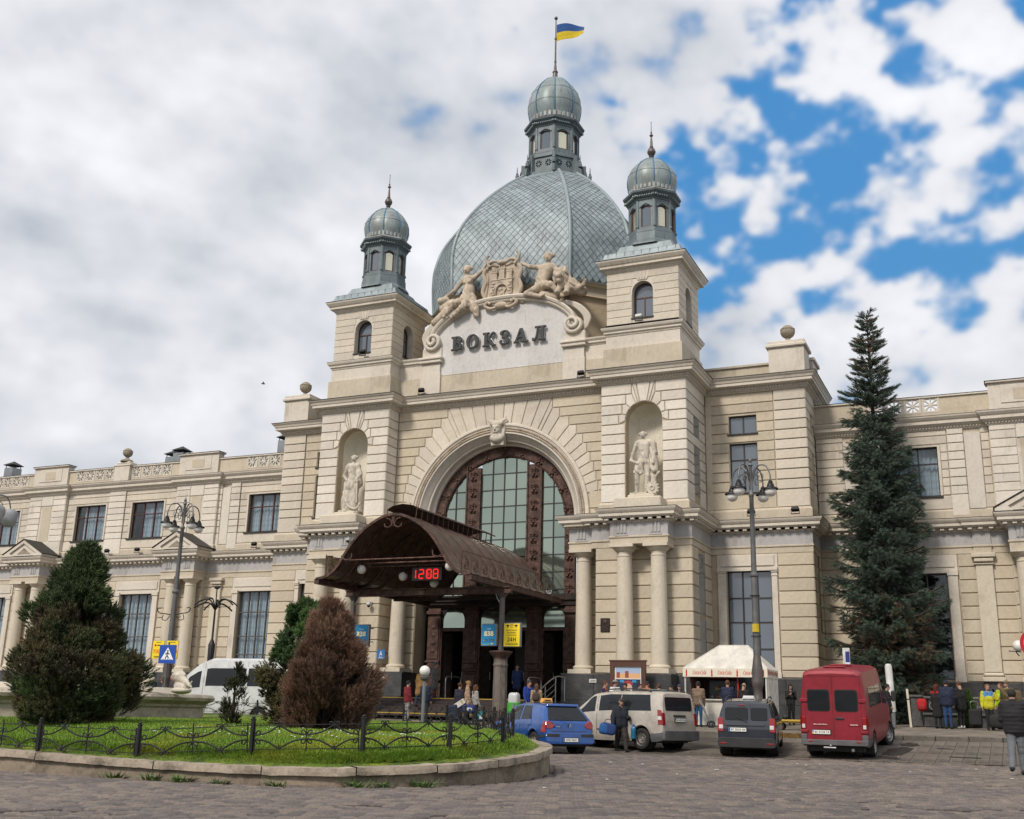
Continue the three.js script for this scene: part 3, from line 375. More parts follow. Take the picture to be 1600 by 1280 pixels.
// octagonal lantern with onion cap
function oct(r, rot = Math.PI / 8) { return Array.from({ length: 8 }, (_, i) => { const a = -(i * Math.PI / 4 + rot); return [r * Math.cos(a) * -1, r * Math.sin(a)]; }).reverse(); }
function lantern(cx, cz, y, k, main) {
  const L = part('lantern', ST); L.position.set(cx, y, cz); { const w = main ? .9 : .84; L.scale.set(w, 1, w); }
  const ap = Math.cos(Math.PI / 8), P8 = r => Array.from({ length: 8 }, (_, i) => { const a = Math.PI / 8 - i * Math.PI / 4; return [r * Math.sin(a), r * Math.cos(a)]; }).reverse();
  const H = main ? { b0: main.b0, b1: main.b1 } : { b0: .75, b1: 2.62 }, R = main ? main.R : 1.45, hk = main ? main.hk : .88;
  put('lantern_base', [sweep([[.35, -.02], [.3, .1], [.12, .3], [.1, H.b0 - .05], [.05, H.b0], [-.4, H.b0]], P8(R), true)], M.zincMid, L);
  const bodyM = M.zincMid;
  for (let i = 0; i < 8; i++) { // eight faces, each with a segmental headed window
    const a = i * Math.PI / 4, w = R * Math.sin(Math.PI / 8), z = R * ap, wy0 = H.b0 + .28, wy1 = H.b1 - .36, ww = w * .56, tn = gs => gs.map(g => at(g, 0, 0, 0, a));
    const hd = [[-ww, wy0], [ww, wy0], [ww, wy1 - .12], [ww * .5, wy1 - .02], [0, wy1], [-ww * .5, wy1 - .02], [-ww, wy1 - .12]];
    put('lantern_wall', tn([at(sheet(rect(-w, w, H.b0, H.b1), [hd], .14), 0, 0, z), at(slab(rect(-w - .02, -w + .1, H.b0, H.b1 - .05), 0, .06, .02), 0, 0, z - .01), at(slab(rect(w - .1, w + .02, H.b0, H.b1 - .05), 0, .06, .02), 0, 0, z - .01), tube([[-ww - .1, wy1 - .12, z + .03], [-ww * .5, wy1 + .04, z + .03], [0, wy1 + .09, z + .03], [ww * .5, wy1 + .04, z + .03], [ww + .1, wy1 - .12, z + .03]], .035, 12, 5), at(bbox(.2, .16, .14, .04), -w, H.b0 + .3, z + .03), box(-w, w, H.b0, H.b0 + .12, z - .02, z + .07)]), bodyM, L);
    put('window_frame', tn([at(sheet(hd, [inset(hd, .06)], .06), 0, 0, z - .07)]), M.frameRed, L); put('pane', tn([at(sheet(inset(hd, .04), [], .01), 0, 0, z - .11)]), i % 3 === 0 ? M.glass : M.lanternGlass[i % 3], L);
  }
  const c = H.b1;
  put('lantern_cornice', [sweep([[-.3, c - .04], [.04, c - .04], [.06, c + .04], [.14, c + .08], [.22, c + .2], [.36, c + .32], [.38, c + .42], [.3, c + .46], [-.05, c + .62], [-.3, c + .64]], P8(R), true)], M.zincDark, L);
  put('lantern_dentil', dentils([...P8(R), P8(R)[0]], c + .1, c + .18, .1, .27, .07, .07), M.zinc[1], L, { kind: 'stuff' });
  put('drip_roof', [sweep([[.38, c + .425], [.26, c + .5], [-.02, c + .66], [-.3, c + .68]], P8(R), true)], M.zincPale, L);
  const o = c + .6, q = R * 1.0; const bl = []; for (let i = 0; i < 32; i++) { const a = i / 32 * Math.PI * 2; bl.push(at(bbox(.19 * R / 1.42, .36, .12, .03), Math.sin(a) * q * .97, o + .2, Math.cos(a) * q * .97, a)); } put('crown_block', bl, M.zincPale, L, { kind: 'stuff' });
  // onion: eight gores meeting at painted ribs
  const prof = [[.93, 0], [.97, .2], [1.06, .5], [1.1, .85], [1.07, 1.2], [.97, 1.55], [.8, 1.9], [.58, 2.2], [.36, 2.42], [.22, 2.52]].map(([r, h]) => [r * q, o + h * hk]);
  for (let i = 0; i < 8; i++) { const a0 = i * Math.PI / 4 + Math.PI / 8, s = new Soup(), n = 5; for (let j = 0; j < prof.length - 1; j++) for (let t = 0; t < n; t++) { const P = (jj, tt) => { const u = tt / n, a = a0 + u * Math.PI / 4, b = 1 + .055 * Math.sin(u * Math.PI) - .03; return [Math.sin(a) * prof[jj][0] * b, prof[jj][1], Math.cos(a) * prof[jj][0] * b]; }; s.quad(P(j, t), P(j, t + 1), P(j + 1, t + 1), P(j + 1, t)); } const g = s.geo(); const mg = nrm(toCreasedNormals(mergeVertices((() => { const t = g.clone(); t.userData = {}; t.deleteAttribute('uv'); t.deleteAttribute('normal'); return t; })(), 1e-4), .6)); put('onion_gore', mg, pick(M.onion), L); put('onion_rib', [tube(prof.map(([r, h]) => [Math.sin(a0) * r * .985, h, Math.cos(a0) * r * .985]), .032, 24, 6)], M.rib, L); put('gore_seam', [1.0, 1.75].map(h => { const jj = prof.findIndex(p => p[1] > o + h); const r = prof[jj][0]; return tube([0, .25, .5, .75, 1].map(u => { const a = a0 + u * Math.PI / 4, b = 1 + .055 * Math.sin(u * Math.PI) - .024; return [Math.sin(a) * r * b, prof[jj][1], Math.cos(a) * r * b]; }), .008, 8, 4); }), M.zincDark, L); }
  const t = prof[prof.length - 1][1];
  if (!main) put('finial', [at(lathe([[.36, 0], [.3, .06], [.12, .12], [.12, .2], [.17, .24], [.12, .3], [.2, .36], [.275, .5], [.275, .56], [.2, .72], [.1, .78], [.13, .82], [.1, .88], [.05, 1.45], [.12, 1.52], [.12, 1.56], [.04, 1.62], [.06, 1.72], [.025, 1.8], [.018, 2.3], [.035, 2.33], [0, 2.4]], 16), 0, t - .05, 0)], M.pole, L);
  else put('finial', [at(lathe([[.42, 0], [.36, .05], [.2, .12], [.16, .5], [.2, .54], [.2, .6], [.11, .66], [.09, 1.05], [.06, 1.08]], 16), 0, t - .05, 0)], M.pole, L);
  return L;
}
// ---- wall behind the sign, scrolled gable over the arch
put('attic_wall', [box(-6.4, 6.4, 18.0, 19.25, -3, -1.14)], M.tanw, ST);
put('attic_wall', [box(-6.35, 6.35, 19.25, 20.1, -3, -1.24)], M.trim, ST);
put('attic_moulding', [sweep([[-.1, 20.05], [.03, 20.05], [.05, 20.12], [.12, 20.15], [.12, 20.24], [.2, 20.34], [.22, 20.42], [-.1, 20.5]], [[-6.3, -1.24], [-4.85, -1.24]]), sweep([[-.1, 20.05], [.03, 20.05], [.05, 20.12], [.12, 20.15], [.12, 20.24], [.2, 20.34], [.22, 20.42], [-.1, 20.5]], [[4.85, -1.24], [6.3, -1.24]])], M.trim, ST);
for (const s of [1, -1]) put('gable_pier', [box(...mir(s, 3.62, 4.85), 18.0, 19.4, -2, -1.02), box(...mir(s, 3.68, 4.8), 19.4, 20.0, -2, -1.06), at(bbox(1.36, .16, .9, .03), s * 4.24, 20.1, -1.35), at(bbox(1.48, .18, 1.02, .05), s * 4.24, 20.28, -1.35), at(bbox(1.2, .6, .6, .03), s * 4.24, 20.62, -1.4)], M.trim, ST);
{ // curved gable: grey panel with a thick moulded rim ending in scrolls
  const pts = []; for (let i = 0; i <= 40; i++) { const t = -1 + i / 20, x = 4.1 * t; pts.push([x, 21.35 + 1.75 * Math.pow(Math.max(0, 1 - Math.pow(Math.abs(t), 2.35)), .62)]); }
  put('sign_panel', [at(sheet([[-4.2, 19.3], [4.2, 19.3], ...pts.slice().reverse()], [], .5), 0, 0, -1.2)], M.panel, ST);
  const rim = []; const s = new Soup(), pr = [[-.05, .0], [.0, .16], [.06, .2], [.12, .16], [.16, .24], [.26, .28], [.34, .24], [.36, 0]];
  const nr = i => { const a = pts[Math.max(0, i - 1)], b = pts[Math.min(40, i + 1)], L = Math.hypot(b[0] - a[0], b[1] - a[1]); return [-(b[1] - a[1]) / L, (b[0] - a[0]) / L]; };
  const P = (i, j) => { const n = nr(i), [o, z] = pr[j]; return [pts[i][0] + n[0] * o, pts[i][1] + n[1] * o, -1.2 + z * 1.2]; };
  for (let i = 0; i < 40; i++) { for (let j = 0; j < pr.length - 1; j++) s.quad(P(i, j), P(i + 1, j), P(i + 1, j + 1), P(i, j + 1)); s.quad([...P(i, 7).slice(0, 2), -1.2], [...P(i + 1, 7).slice(0, 2), -1.2], [...P(i + 1, 7).slice(0, 2), -1.7], [...P(i, 7).slice(0, 2), -1.7]); }
  rim.push(s.geo());
  for (const sg of [1, -1]) { const sp = []; for (let i = 0; i <= 44; i++) { const a = i / 44 * Math.PI * 3.3, r = .5 - .4 * i / 44; sp.push([sg * (4.18 + r * Math.cos(a) - .02), 21.28 - r * Math.sin(a) * 1, -1.02 + .004 * i]); } rim.push(tube(sp, .11, 70, 8)); rim.push(at(lathe([[.0, .2], [.3, .2], [.46, .12], [.5, -.1]], 24), sg * 4.18, 21.28, -1.2, 0, Math.PI / 2)); for (let k = 0; k < 4; k++) rim.push(tube([[sg * (3.4 + k * .12), 22.7, -1.25], [sg * (4.2 + k * .1), 22.35, -1.3], [sg * (4.72 + k * .09), 21.7, -1.4], [sg * (4.62 + k * .06), 21.0 + k * .06, -1.45]], .09, 16, 6)); }
  put('gable_rim', rim, M.trim, ST);
}
// ---- sign letters standing off the panel
const serif = await new FontLoader().loadAsync('fonts/droid/droid_serif_bold.typeface.json');
{
  const word = 'ВОКЗАЛ', lp = thing('sign_lettering', 'black raised serif letters spelling ВОКЗАЛ on grey gable', 'sign', [0, 20.62, -1.06]);
  const gl = word.split('').map(ch => { const g = new TextGeometry(ch, { font: serif, size: .78, depth: .09, curveSegments: 6, bevelEnabled: true, bevelThickness: .015, bevelSize: .012, bevelSegments: 1 }); g.computeBoundingBox(); return [ch, g]; });
  const w = gl.map(([, g]) => g.boundingBox.max.x - g.boundingBox.min.x), gap = (5.62 - w.reduce((a, b) => a + b, 0)) / 5; let x = -2.98;
  gl.forEach(([ch, g], i) => { g.translate(-g.boundingBox.min.x, 0, 0); const e = new TextGeometry(ch, { font: serif, size: .78, depth: .06, curveSegments: 6, bevelEnabled: true, bevelThickness: .01, bevelSize: .03, bevelSegments: 1 }); e.computeBoundingBox(); e.translate(-e.boundingBox.min.x - .018, 0, -.03); const m = put('letter', [nrm(g)], MS({ color: lin(.028, .032, .034), roughness: .5, map: tWear }), lp); m.position.x = x; const o = put('letter_edge', [nrm(e)], MS({ color: lin(.30, .32, .32), roughness: .4, metalness: .5 }), lp); o.position.x = x; x += w[i] + gap; put('stand_off', [rod([x - .5, .2, -.14], [x - .5, .2, .0], .015), rod([x - .5, .6, -.14], [x - .5, .6, .0], .015)], M.black, lp); });
}
// ---- dome: four broad faces and four narrow ones, covered with diamond shingles
const DZ = -8.1, DW = 3.57, DD = 6.1, domeProf = [[24.3, 1.0], [25.2, 1.01], [26, 1.015], [27, 1.01], [27.8, .985], [28.4, .955], [29, .91], [29.6, .853], [30.2, .79], [30.8, .72], [31.4, .642], [32, .555], [32.6, .462], [33.1, .375], [33.35, .33]];
const domeS = y => { let i = 0; while (i < domeProf.length - 2 && domeProf[i + 1][0] < y) i++; const [a, b] = [domeProf[i], domeProf[i + 1]], t = (y - a[0]) / (b[0] - a[0]); return a[1] + (b[1] - a[1]) * t; };
const dv = [[DW, DD], [DD, DW], [DD, -DW], [DW, -DD], [-DW, -DD], [-DD, -DW], [-DD, DW], [-DW, DD]];
{
  const s = new Soup(); for (let i = 0; i < 8; i++) { const a = dv[i], b = dv[(i + 1) % 8]; for (let j = 0; j < domeProf.length - 1; j++) { const [y0, s0] = domeProf[j], [y1, s1] = domeProf[j + 1], k = .992; s.quad([b[0] * s0 * k, y0, DZ + b[1] * s0 * k], [a[0] * s0 * k, y0, DZ + a[1] * s0 * k], [a[0] * s1 * k, y1, DZ + a[1] * s1 * k], [b[0] * s1 * k, y1, DZ + b[1] * s1 * k]); } }
  const dome = put('dome', [s.geo()], M.zinc[0], ST);
  for (let i = 0; i < 8; i++) put('dome_rib', [tube(domeProf.map(([y, q]) => [dv[i][0] * q * 1.004, y, DZ + dv[i][1] * q * 1.004]), .11, 40, 8)], M.zinc[2], dome);
  // arc length along the profile, then rows of lapped diamonds on each face that can be seen
  const N = 400, tab = [[0, 24.3]]; let L = 0; for (let i = 1; i <= N; i++) { const y0 = 24.3 + 9.05 * (i - 1) / N, y1 = 24.3 + 9.05 * i / N; L += Math.hypot(y1 - y0, DD * (domeS(y1) - domeS(y0))); tab.push([L, y1]); }
  const yAt = l => { let i = Math.min(N - 1, Math.floor(l / L * N)); while (i > 0 && tab[i][0] > l) i--; while (i < N - 1 && tab[i + 1][0] < l) i++; const a = tab[i], b = tab[i + 1]; return a[1] + (b[1] - a[1]) * Math.max(0, Math.min(1, (l - a[0]) / (b[0] - a[0]))); };
  const dw = .42, dh = .5, list = [];
  for (const [i, kind] of [[7, 1], [0, .8], [6, .8], [1, .5]]) {
    const A = dv[i], B = dv[(i + 1) % 8], mid = [(A[0] + B[0]) / 2, (A[1] + B[1]) / 2], ml = Math.hypot(...mid), n = [mid[0] / ml, mid[1] / ml], hw = Math.hypot(B[0] - A[0], B[1] - A[1]) / 2, tx = [(B[0] - A[0]) / hw / 2, (B[1] - A[1]) / hw / 2];
    const PT = (u, l, o) => { const y = yAt(Math.max(0, Math.min(L, l))), q = domeS(y), r = ml * q + o; return [n[0] * r + tx[0] * u, y + o * .3, DZ + n[1] * r + tx[1] * u]; };
    const rowsN = Math.floor(L / (dh / 2));
    for (let r = 0; r < rowsN; r++) { const l = r * dh / 2, q = domeS(yAt(l)), lim = hw * q - .05; for (let u = -Math.ceil(hw / dw) * dw + (r % 2) * dw / 2; u <= hw; u += dw) { if (Math.abs(u) > lim + dw * .3) continue; const cl = (x, ll) => { const m = hw * domeS(yAt(Math.max(0, Math.min(L, ll)))) - .06; return Math.max(-m, Math.min(m, x)); };
      const l0 = l - dh / 2, l1 = l + dh / 2, g = .488, jit = rr(0, .008); if (l0 < 0 || l1 > L) continue; const a = PT(cl(u, l0), l0 + .015, .045 + jit), b = PT(cl(u + dw * g, l), l, .03 + jit), c = PT(cl(u, l1), l1 - .01, .012), d = PT(cl(u - dw * g, l), l, .03 + jit); if (Math.hypot(b[0] - d[0], b[2] - d[2]) < .05) continue; list.push({ q: [a, b, c, d], w: kind * (2 - Math.abs(yAt(l) - 28.5) / 8) }); } }
  }
  list.forEach((e, i) => e.i = i); const big = new Set(list.slice().sort((a, b) => b.w - a.w).slice(0, 300).map(e => e.i)), restS = M.zinc.map(() => new Soup());
  const one = (sp, [a, b, c, d]) => { sp.quad(a, b, c, d); const dn = p => [p[0] * .997, p[1] - .004, DZ + (p[2] - DZ) * .997]; sp.quad(dn(a), dn(b), b, a); sp.quad(dn(d), dn(a), a, d); };
  for (const e of list) { if (big.has(e.i)) { const sp = new Soup(); one(sp, e.q); put('shingle', [sp.geo()], M.zinc, dome); } else one(restS[Math.floor(rnd() * restS.length)], e.q); }
  restS.forEach((sp, i) => sp.p.length && put('shingle', [sp.geo()], M.zinc[i], dome, { kind: 'stuff' }));
  // eaves gutter, drum with its cornice
  const loop = o => dv.map(([x, z]) => [x * o, DZ + z * o]).reverse();
  put('dome_gutter', [sweep([[-.1, 24.2], [.1, 24.2], [.3, 24.22], [.34, 24.3], [.3, 24.42], [.05, 24.62], [-.05, 24.75]], loop(1).reverse().reverse(), true)], M.zinc[1], ST);
  put('drum_cornice', [sweep([[-.2, 23.4], [0, 23.4], [.04, 23.5], [.12, 23.56], [.12, 23.76], [.24, 23.86], [.3, 24.0], [.32, 24.16], [-.2, 24.22]], loop(1), true)], M.tanw, ST);
  put('drum', [sweep([[-.12, 17.8], [-.12, 22.9], [-.02, 22.92], [-.02, 23.4]], loop(1), true)], M.back, ST);
  for (let i = 0; i < 2; i++) { const A = dv[i === 0 ? 0 : 7], B = dv[i === 0 ? 1 : 0]; }
}
const mainL = lantern(0, DZ, 33.4, 1, { b0: 1.65, b1: 3.55, R: 1.74, hk: 1.39 });
{ // pierced parapet and pinnacled buttresses round the lantern
  const star = s => { const h = []; for (let k = 0; k < 8; k++) { const a = k * Math.PI / 4 + Math.PI / 8, w = .27; h.push([0.055, .26].length && [[Math.cos(a - w) * .07 * s, Math.sin(a - w) * .07 * s], [Math.cos(a - w) * .24 * s, Math.sin(a - w) * .24 * s], [Math.cos(a + w) * .24 * s, Math.sin(a + w) * .24 * s], [Math.cos(a + w) * .07 * s, Math.sin(a + w) * .07 * s]]); } return h; };
  for (let i = 0; i < 8; i++) {
    const a = i * Math.PI / 4, R = 1.98, w = R * Math.sin(Math.PI / 8), z = R * Math.cos(Math.PI / 8);
    put('parapet', [at(sheet(rect(-w, w, .3, 1.25), [-.36, .36].flatMap(c => star(1).map(q => q.map(([x, y]) => [x + c, y + .82]))), .08), 0, 0, z), box(-w - .05, w + .05, 1.25, 1.36, z - .14, z + .1), box(-w, w, .18, .34, z - .1, z + .06), box(-w - .1, w + .1, -.15, .2, z - .3, z + .25)].map(g => at(g, 0, 0, 0, a)), M.zincMid, mainL);
    const b = a + Math.PI / 8, rx = r => Math.sin(b) * r, rz = r => Math.cos(b) * r;
    put('pinnacle', [at(bbox(.22, 1.3, .34, .03), rx(2.1), .75, rz(2.1), b), at(slab([[-.3, -.2], [.35, -.2], [.3, .2], [.05, .5], [-.05, .9], [-.3, 1.0]], -.06, .06, .01), rx(2.35), .1, rz(2.35), b - Math.PI / 2), at(lathe([[.12, 0], [.14, .2], [.08, .28], [.1, .34], [.05, .4], [.02, .8], [0, .84]], 8), rx(2.55), .5, rz(2.55))], M.zincMid, mainL);
  }
  const fp = thing('flagpole', 'thin metal flagpole on top of the central dome', 'flagpole', [0, 41.4, DZ]);
  put('pole', [at(lathe([[.075, 0], [.06, .9], [.09, .93], [.06, .97], [.05, 2.6], [.085, 2.62], [.085, 2.72], [.045, 2.75], [.035, 4.15]], 10), 0, 0, 0)], M.pole, fp); put('ball', [ball(.12, 0, 4.22, 0)], M.pole, fp);
  const fs = [new Soup(), new Soup()], wv = (u, v) => [.06 + u * 1.95, 3.72 - v * (1.25 - .55 * u * u) - .95 * u * u * (1 - .25 * v) * .75, .16 * Math.sin(u * 6.5 + v) * u]; for (let i = 0; i < 14; i++) for (let j = 0; j < 8; j++) fs[j < 4 ? 0 : 1].quad(wv(i / 14, (j + 1) / 8), wv((i + 1) / 14, (j + 1) / 8), wv((i + 1) / 14, j / 8), wv(i / 14, j / 8));
  const fl = thing('flag', 'blue and yellow flag flying from the dome', 'flag', [0, 41.4, DZ]); const fm = (r, g, b) => MP({ color: lin(r, g, b), roughness: .9, transmission: .2, thickness: 0, side: THREE.DoubleSide, map: tFab });
  put('blue_band', [fs[0].geo()], fm(.02, .11, .36), fl); put('yellow_band', [fs[1].geo()], fm(.85, .62, .02), fl);
}
// ---- sloping roofs behind the parapets
put('roof', [box(-15.3, 15.3, 17.6, 17.9, -14, -3.6), box(-6.3, 6.3, 17.9, 20.3, -3, -2.2)], M.zincMid, ST);
put('roof_parapet', [box(10.4, 15.0, 18.0, 19.0, -6.4, -4.4), box(10.3, 15.05, 19.0, 19.1, -6.5, -4.3)], M.tanw, ST);
put('roof_parapet', [box(-15.0, -10.4, 18.0, 19.0, -6.4, -4.4), box(-15.05, -10.3, 19.0, 19.1, -6.5, -4.3)], M.tanw, ST);
for (const s of [1, -1]) {
  put('parapet_pier', [box(...mir(s, 13.85, 15.6), 18.0, 19.5, -4.9, -3.35), at(bbox(2.0, .18, 1.8, .04), s * 14.72, 19.6, -4.12), at(bbox(1.86, .2, 1.65, .03), s * 14.72, 19.76, -4.12), box(...mir(s, 15.0, 15.75), 18, 19.2, -6.6, -5), box(...mir(s, 14.9, 15.85), 19.2, 19.35, -6.7, -4.95)], M.trim, ST);
  urn(s * 14.72, 19.84, -4.12, 1.0, s > 0 ? 'stone gadrooned urn on parapet pier right of the towers' : 'stone gadrooned urn on parapet pier left of the towers');
}
function urn(x, y, z, k, label) {
  const u = thing('urn', label, 'urn', [x, y, z], 0, 'stone urns along the roofline'); k *= .76; put('foot', [at(lathe([[.62, 0], [.62, .12], [.5, .2], [.26, .3], [.16, .42], [.14, .5], [.2, .54]].map(p => [p[0] * k, p[1] * k]), 20), 0, 0, 0)], M.urn, u);
  const g = new THREE.SphereGeometry(.46 * k, 48, 20), p = g.attributes.position; for (let i = 0; i < p.count; i++) { const X = p.getX(i), Z = p.getZ(i), Y = p.getY(i), a = Math.atan2(X, Z), q = Y < .25 * k ? 1 + .06 * Math.abs(Math.sin(a * 8)) : 1; p.setXYZ(i, X * q, Y * 1.02, Z * q); } g.computeVertexNormals(); g.translate(0, .95 * k, 0); put('bowl', [nrm(g), at(new THREE.TorusGeometry(.44 * k, .04, 6, 24), 0, 1.1 * k, 0, 0, Math.PI / 2)], M.urn, u);
}
// ================================================================ wings
const WU = [15.25, 14.97, 14.55, 14.13, 13.71, 13.29, 12.87, 12.45, 12.03];
function pierced(cx, cy, w, h, r) { const holes = []; for (let k = 0; k < 8; k++) { const a = k * Math.PI / 4 + Math.PI / 8, t = .26; const P = (an, q) => { const c = Math.cos(an), s = Math.sin(an), m = Math.max(Math.abs(c), Math.abs(s)); return [c / m * q, s / m * q]; }; holes.push([P(a - t, r * .3), P(a - t, r), P(a + t, r), P(a + t, r * .3)].map(([x, y]) => [x + cx, y + cy])); } return holes; }
function wing(x0, x1, upW, lowW, bays, pil, ros, taller) {
  const Z = -5.8;
  wallTan.push(at(sheet(rect(x0, x1, 10.8, 15.5), upW.map(([a, b]) => rect(a, b, 12.02, 14.43)), .45), 0, 0, Z - .055)); wallP.push(at(sheet(rect(x0, x1, 3.2, 10.4), lowW.map(([a, b]) => rect(a, b, 3.45, 8.32)), .45), 0, 0, Z - .005));
  const uh = upW.map(([a, b]) => [a - .12, b + .12, 11.9, 14.5]), bh = bays.map(c => [c - 1.72, c + 1.72, 11, 15.3]), ph = pil.map(([a, b]) => [a, b, 11, 15.3]);
  courses(x0, x1, WU, 'f', Z, M.cream, [...uh, ...bh, ...ph], .035); stoneRect(x0, x1, 11.35, 12.0, 'f', Z, M.cream, .02);
  for (const [a, b, plain] of pil) plain ? stoneRect(a, b, 11.3, 15.0, 'f', Z + .07, M.pale, .02, .1) : (courses(a, b, WU, 'f', Z + .07, M.pale, [], .035), stoneRect(a, b, 11.0, 12.03, 'f', Z + .07, M.pale, .02, .1));
  courses(x0, x1, LG, 'f', Z + .05, M.tan, [...lowW.map(([a, b]) => [a - .5, b + .5, 3, 9.3])]);
  for (const [i, [a, b]] of upW.entries()) { winRect(a, b, 12.02, 14.43, Z - .22, 3, [13.62], x0 < 0 ? M.frameRed : M.frameDark, true, i % 2 ? .75 : i % 3 === 0 ? 0 : .4); put('sill', [box(a - .2, b + .12, 11.93, 12.02, Z - .3, Z + .08)], M.flash, ST); put('window_surround', [box(a - .12, a, 12.02, 14.5, Z - .1, Z + .03), box(b, b + .12, 12.02, 14.5, Z - .1, Z + .03), box(a, b, 14.43, 14.52, Z - .1, Z + .03)], M.trim, ST); }
  for (const [a, b] of lowW) {
    const f0 = a - .48, f1 = b + .48, z0 = Z + .0; put('window_surround', [box(f0, f1, 8.42, 9.18, z0 - .1, z0 + .08), box(f0 + .14, f1 - .14, 8.6, 9.08, z0 - .1, z0 + .13), box(f0 + .22, f1 - .22, 8.68, 9.0, z0 - .1, z0 + .1), box(a, b, 8.32, 8.42, z0 - .1, z0 + .1), ...[[f0, a], [b, f1]].flatMap(([u, v]) => [box(u + .04, v - .03, 3.37, 8.2, z0 - .1, z0 + .13), box(u, v, 8.2, 8.42, z0 - .1, z0 + .18), box(u, v, 3.36, 3.6, z0 - .1, z0 + .17)])], M.trim, ST);
    winRect(a, b, 3.45, 8.32, Z - .2, x0 < 0 ? 4 : 3, x0 < 0 ? [7.05, 5.6, 4.5] : [7.0, 5.85, 4.6], M.frameGrey, true, x0 < 0 ? .0 : 9);
  }
  // projecting bays: columns below a little pediment, panelled pilaster above
  for (const c of bays) {
    put('bay_wall', [box(c - 1.7, c + 1.7, 10.9, 15.5, Z - .2, Z + .19)], M.trim, ST); courses(c - 1.7, c - .55, WU, 'f', Z + .25, M.pale, [], .035); courses(c + .55, c + 1.7, WU, 'f', Z + .25, M.pale, [], .035); stoneRect(c - .55, c + .55, 14.55, 15.25, 'f', Z + .25, M.pale, .02); stoneRect(c - 1.7, c + 1.7, 11.0, 12.03, 'f', Z + .25, M.pale, .02); put('bay_panel', [box(c - .42, c + .42, 12.03, 14.55, Z + .18, Z + .21)], M.tanw, ST); courses(5.55, 5.8, WU, 'r', c + 1.72, M.cream, [], .035);
    put('bay_pier', [box(c - 1.25, c + 1.25, 3.3, 9.2, Z - .1, Z + .3)], M.tanw, ST); courses(c - 1.25, c + 1.25, LG, 'f', Z + .36, M.tan);
    for (const s of [-1, 1]) { const g = part('column', ST), x = c + s * .74, z = -5.02; put('shaft', [at(lathe([[.40, 3.72], [.40, 4.6], [.385, 6], [.35, 8.62], [.38, 8.66], [.35, 8.72], [.35, 8.85]], 24), x, 0, z)], M.column, g); put('capital', [at(lathe([[.35, 8.84], [.44, 8.9], [.55, 9.05]], 24), x, 0, z), box(x - .56, x + .56, 9.05, 9.2, z - .5, z + .56)], M.column, g); put('base', [at(lathe([[.40, 3.74], [.5, 3.64], [.47, 3.57], [.53, 3.55]], 24), x, 0, z), box(x - .56, x + .56, 3.36, 3.55, z - .5, z + .56)], M.column, g); const tg = []; for (let i = -1; i <= 1; i++) tg.push(slab(rect(x + i * .17 - .065, x + i * .17 + .065, 9.68, 10.2), -.05, .05, .03)); put('triglyph', tg.map(q => at(q, 0, 0, -4.5)), M.frieze, ST); }
    put('ledge', [box(c - 1.25, c + 1.25, 9.19, 10.8, -5.8, -4.56)], M.tanw, ST);
    const zp = -4.05; put('pediment', [at(slab([[-1.72, 10.88], [1.72, 10.88], [1.72, 10.96], [.1, 11.82], [-.1, 11.82], [-1.72, 10.96]], -1.6, -.12, .02), c, 0, zp), ...[1, -1].map(s => at(slab([[s * 1.78, 10.84], [s * 1.78, 11.0], [0, 11.98], [0, 11.72], [s * 1.2, 11.06], [s * 1.0, 10.84]], -1.6, .0, .02), c, 0, zp))], M.trim, ST); put('pediment_roof', [1, -1].map(s => at(slab([[s * 1.84, 10.98], [s * 1.84, 11.03], [0, 12.04], [0, 11.99]], -1.75, .06, .01), c, 0, zp)), M.flash, ST); put('tympanum', [at(sheet([[-.62, 11.02], [.62, 11.02], [0, 11.42]], [], .04), c, 0, zp - .1)], M.urn, ST);
  }
  // upper cornice, following the bays
  const pth = [[x0, Z], ...bays.flatMap(c => [[c - 1.72, Z], [c - 1.72, Z + .22], [c + 1.72, Z + .22], [c + 1.72, Z]]), [x1, Z]];
  put('cornice', [sweep([[-.1, 15.24], [.03, 15.24], [.06, 15.3], [.06, 15.34], [.12, 15.38], [.2, 15.44], [.26, 15.5], [.3, 15.5], [.3, 15.64], [.36, 15.7], [.44, 15.8], [.46, 15.88], [-.1, 15.98]], pth)], M.trim, ST); put('flashing', [sweep([[-.1, 15.98], [.465, 15.88], [.48, 15.89], [-.1, 16.0]], pth)], M.flash, ST); put('bead_dentil', dentils(pth, 15.3, 15.37, .04, .14, .07, .07), M.trim, ST, { kind: 'stuff' });
  put('base_course', [sweep([[-.1, 10.85], [.06, 10.85], [.06, 11.25], [0, 11.33], [-.1, 11.33]], pth)], M.tanw, ST);
  // parapet: pierced panels, plain lengths and raised blocks over the bays
  put('roof_parapet', [box(x0, x1, 15.9, 16.16, Z - .3, Z - .02)], M.tanw, ST); put('parapet_coping', [sweep([[-.3, 16.92], [.05, 16.92], [.05, 17.0], [-.3, 17.08]], [[x0, Z - .02], [x1, Z - .02]])], M.trim, ST); put('flashing', [sweep([[-.32, 17.08], [.06, 17.0], [.07, 17.02], [-.32, 17.1]], [[x0, Z - .02], [x1, Z - .02]])], M.flash, ST);
  let xs = x0; const rs = ros.slice().sort((a, b) => a - b); for (const r of rs) { if (r - .42 > xs + .01) put('parapet_panel', [box(xs, r - .42, 16.16, 16.92, Z - .28, Z - .05)], M.tan, ST); put('pierced_panel', [at(sheet(rect(r - .42, r + .42, 16.16, 16.92), pierced(r, 16.55, 0, 0, .3), .14), 0, 0, Z - .04), at(sheet(rect(r - .4, r + .4, 16.17, 16.91), [rect(r - .34, r + .34, 16.21, 16.88)], .03), 0, 0, Z - .012)], M.trim, ST); xs = r + .42; } if (xs < x1) put('parapet_panel', [box(xs, x1, 16.16, 16.92, Z - .28, Z - .05)], M.tan, ST);
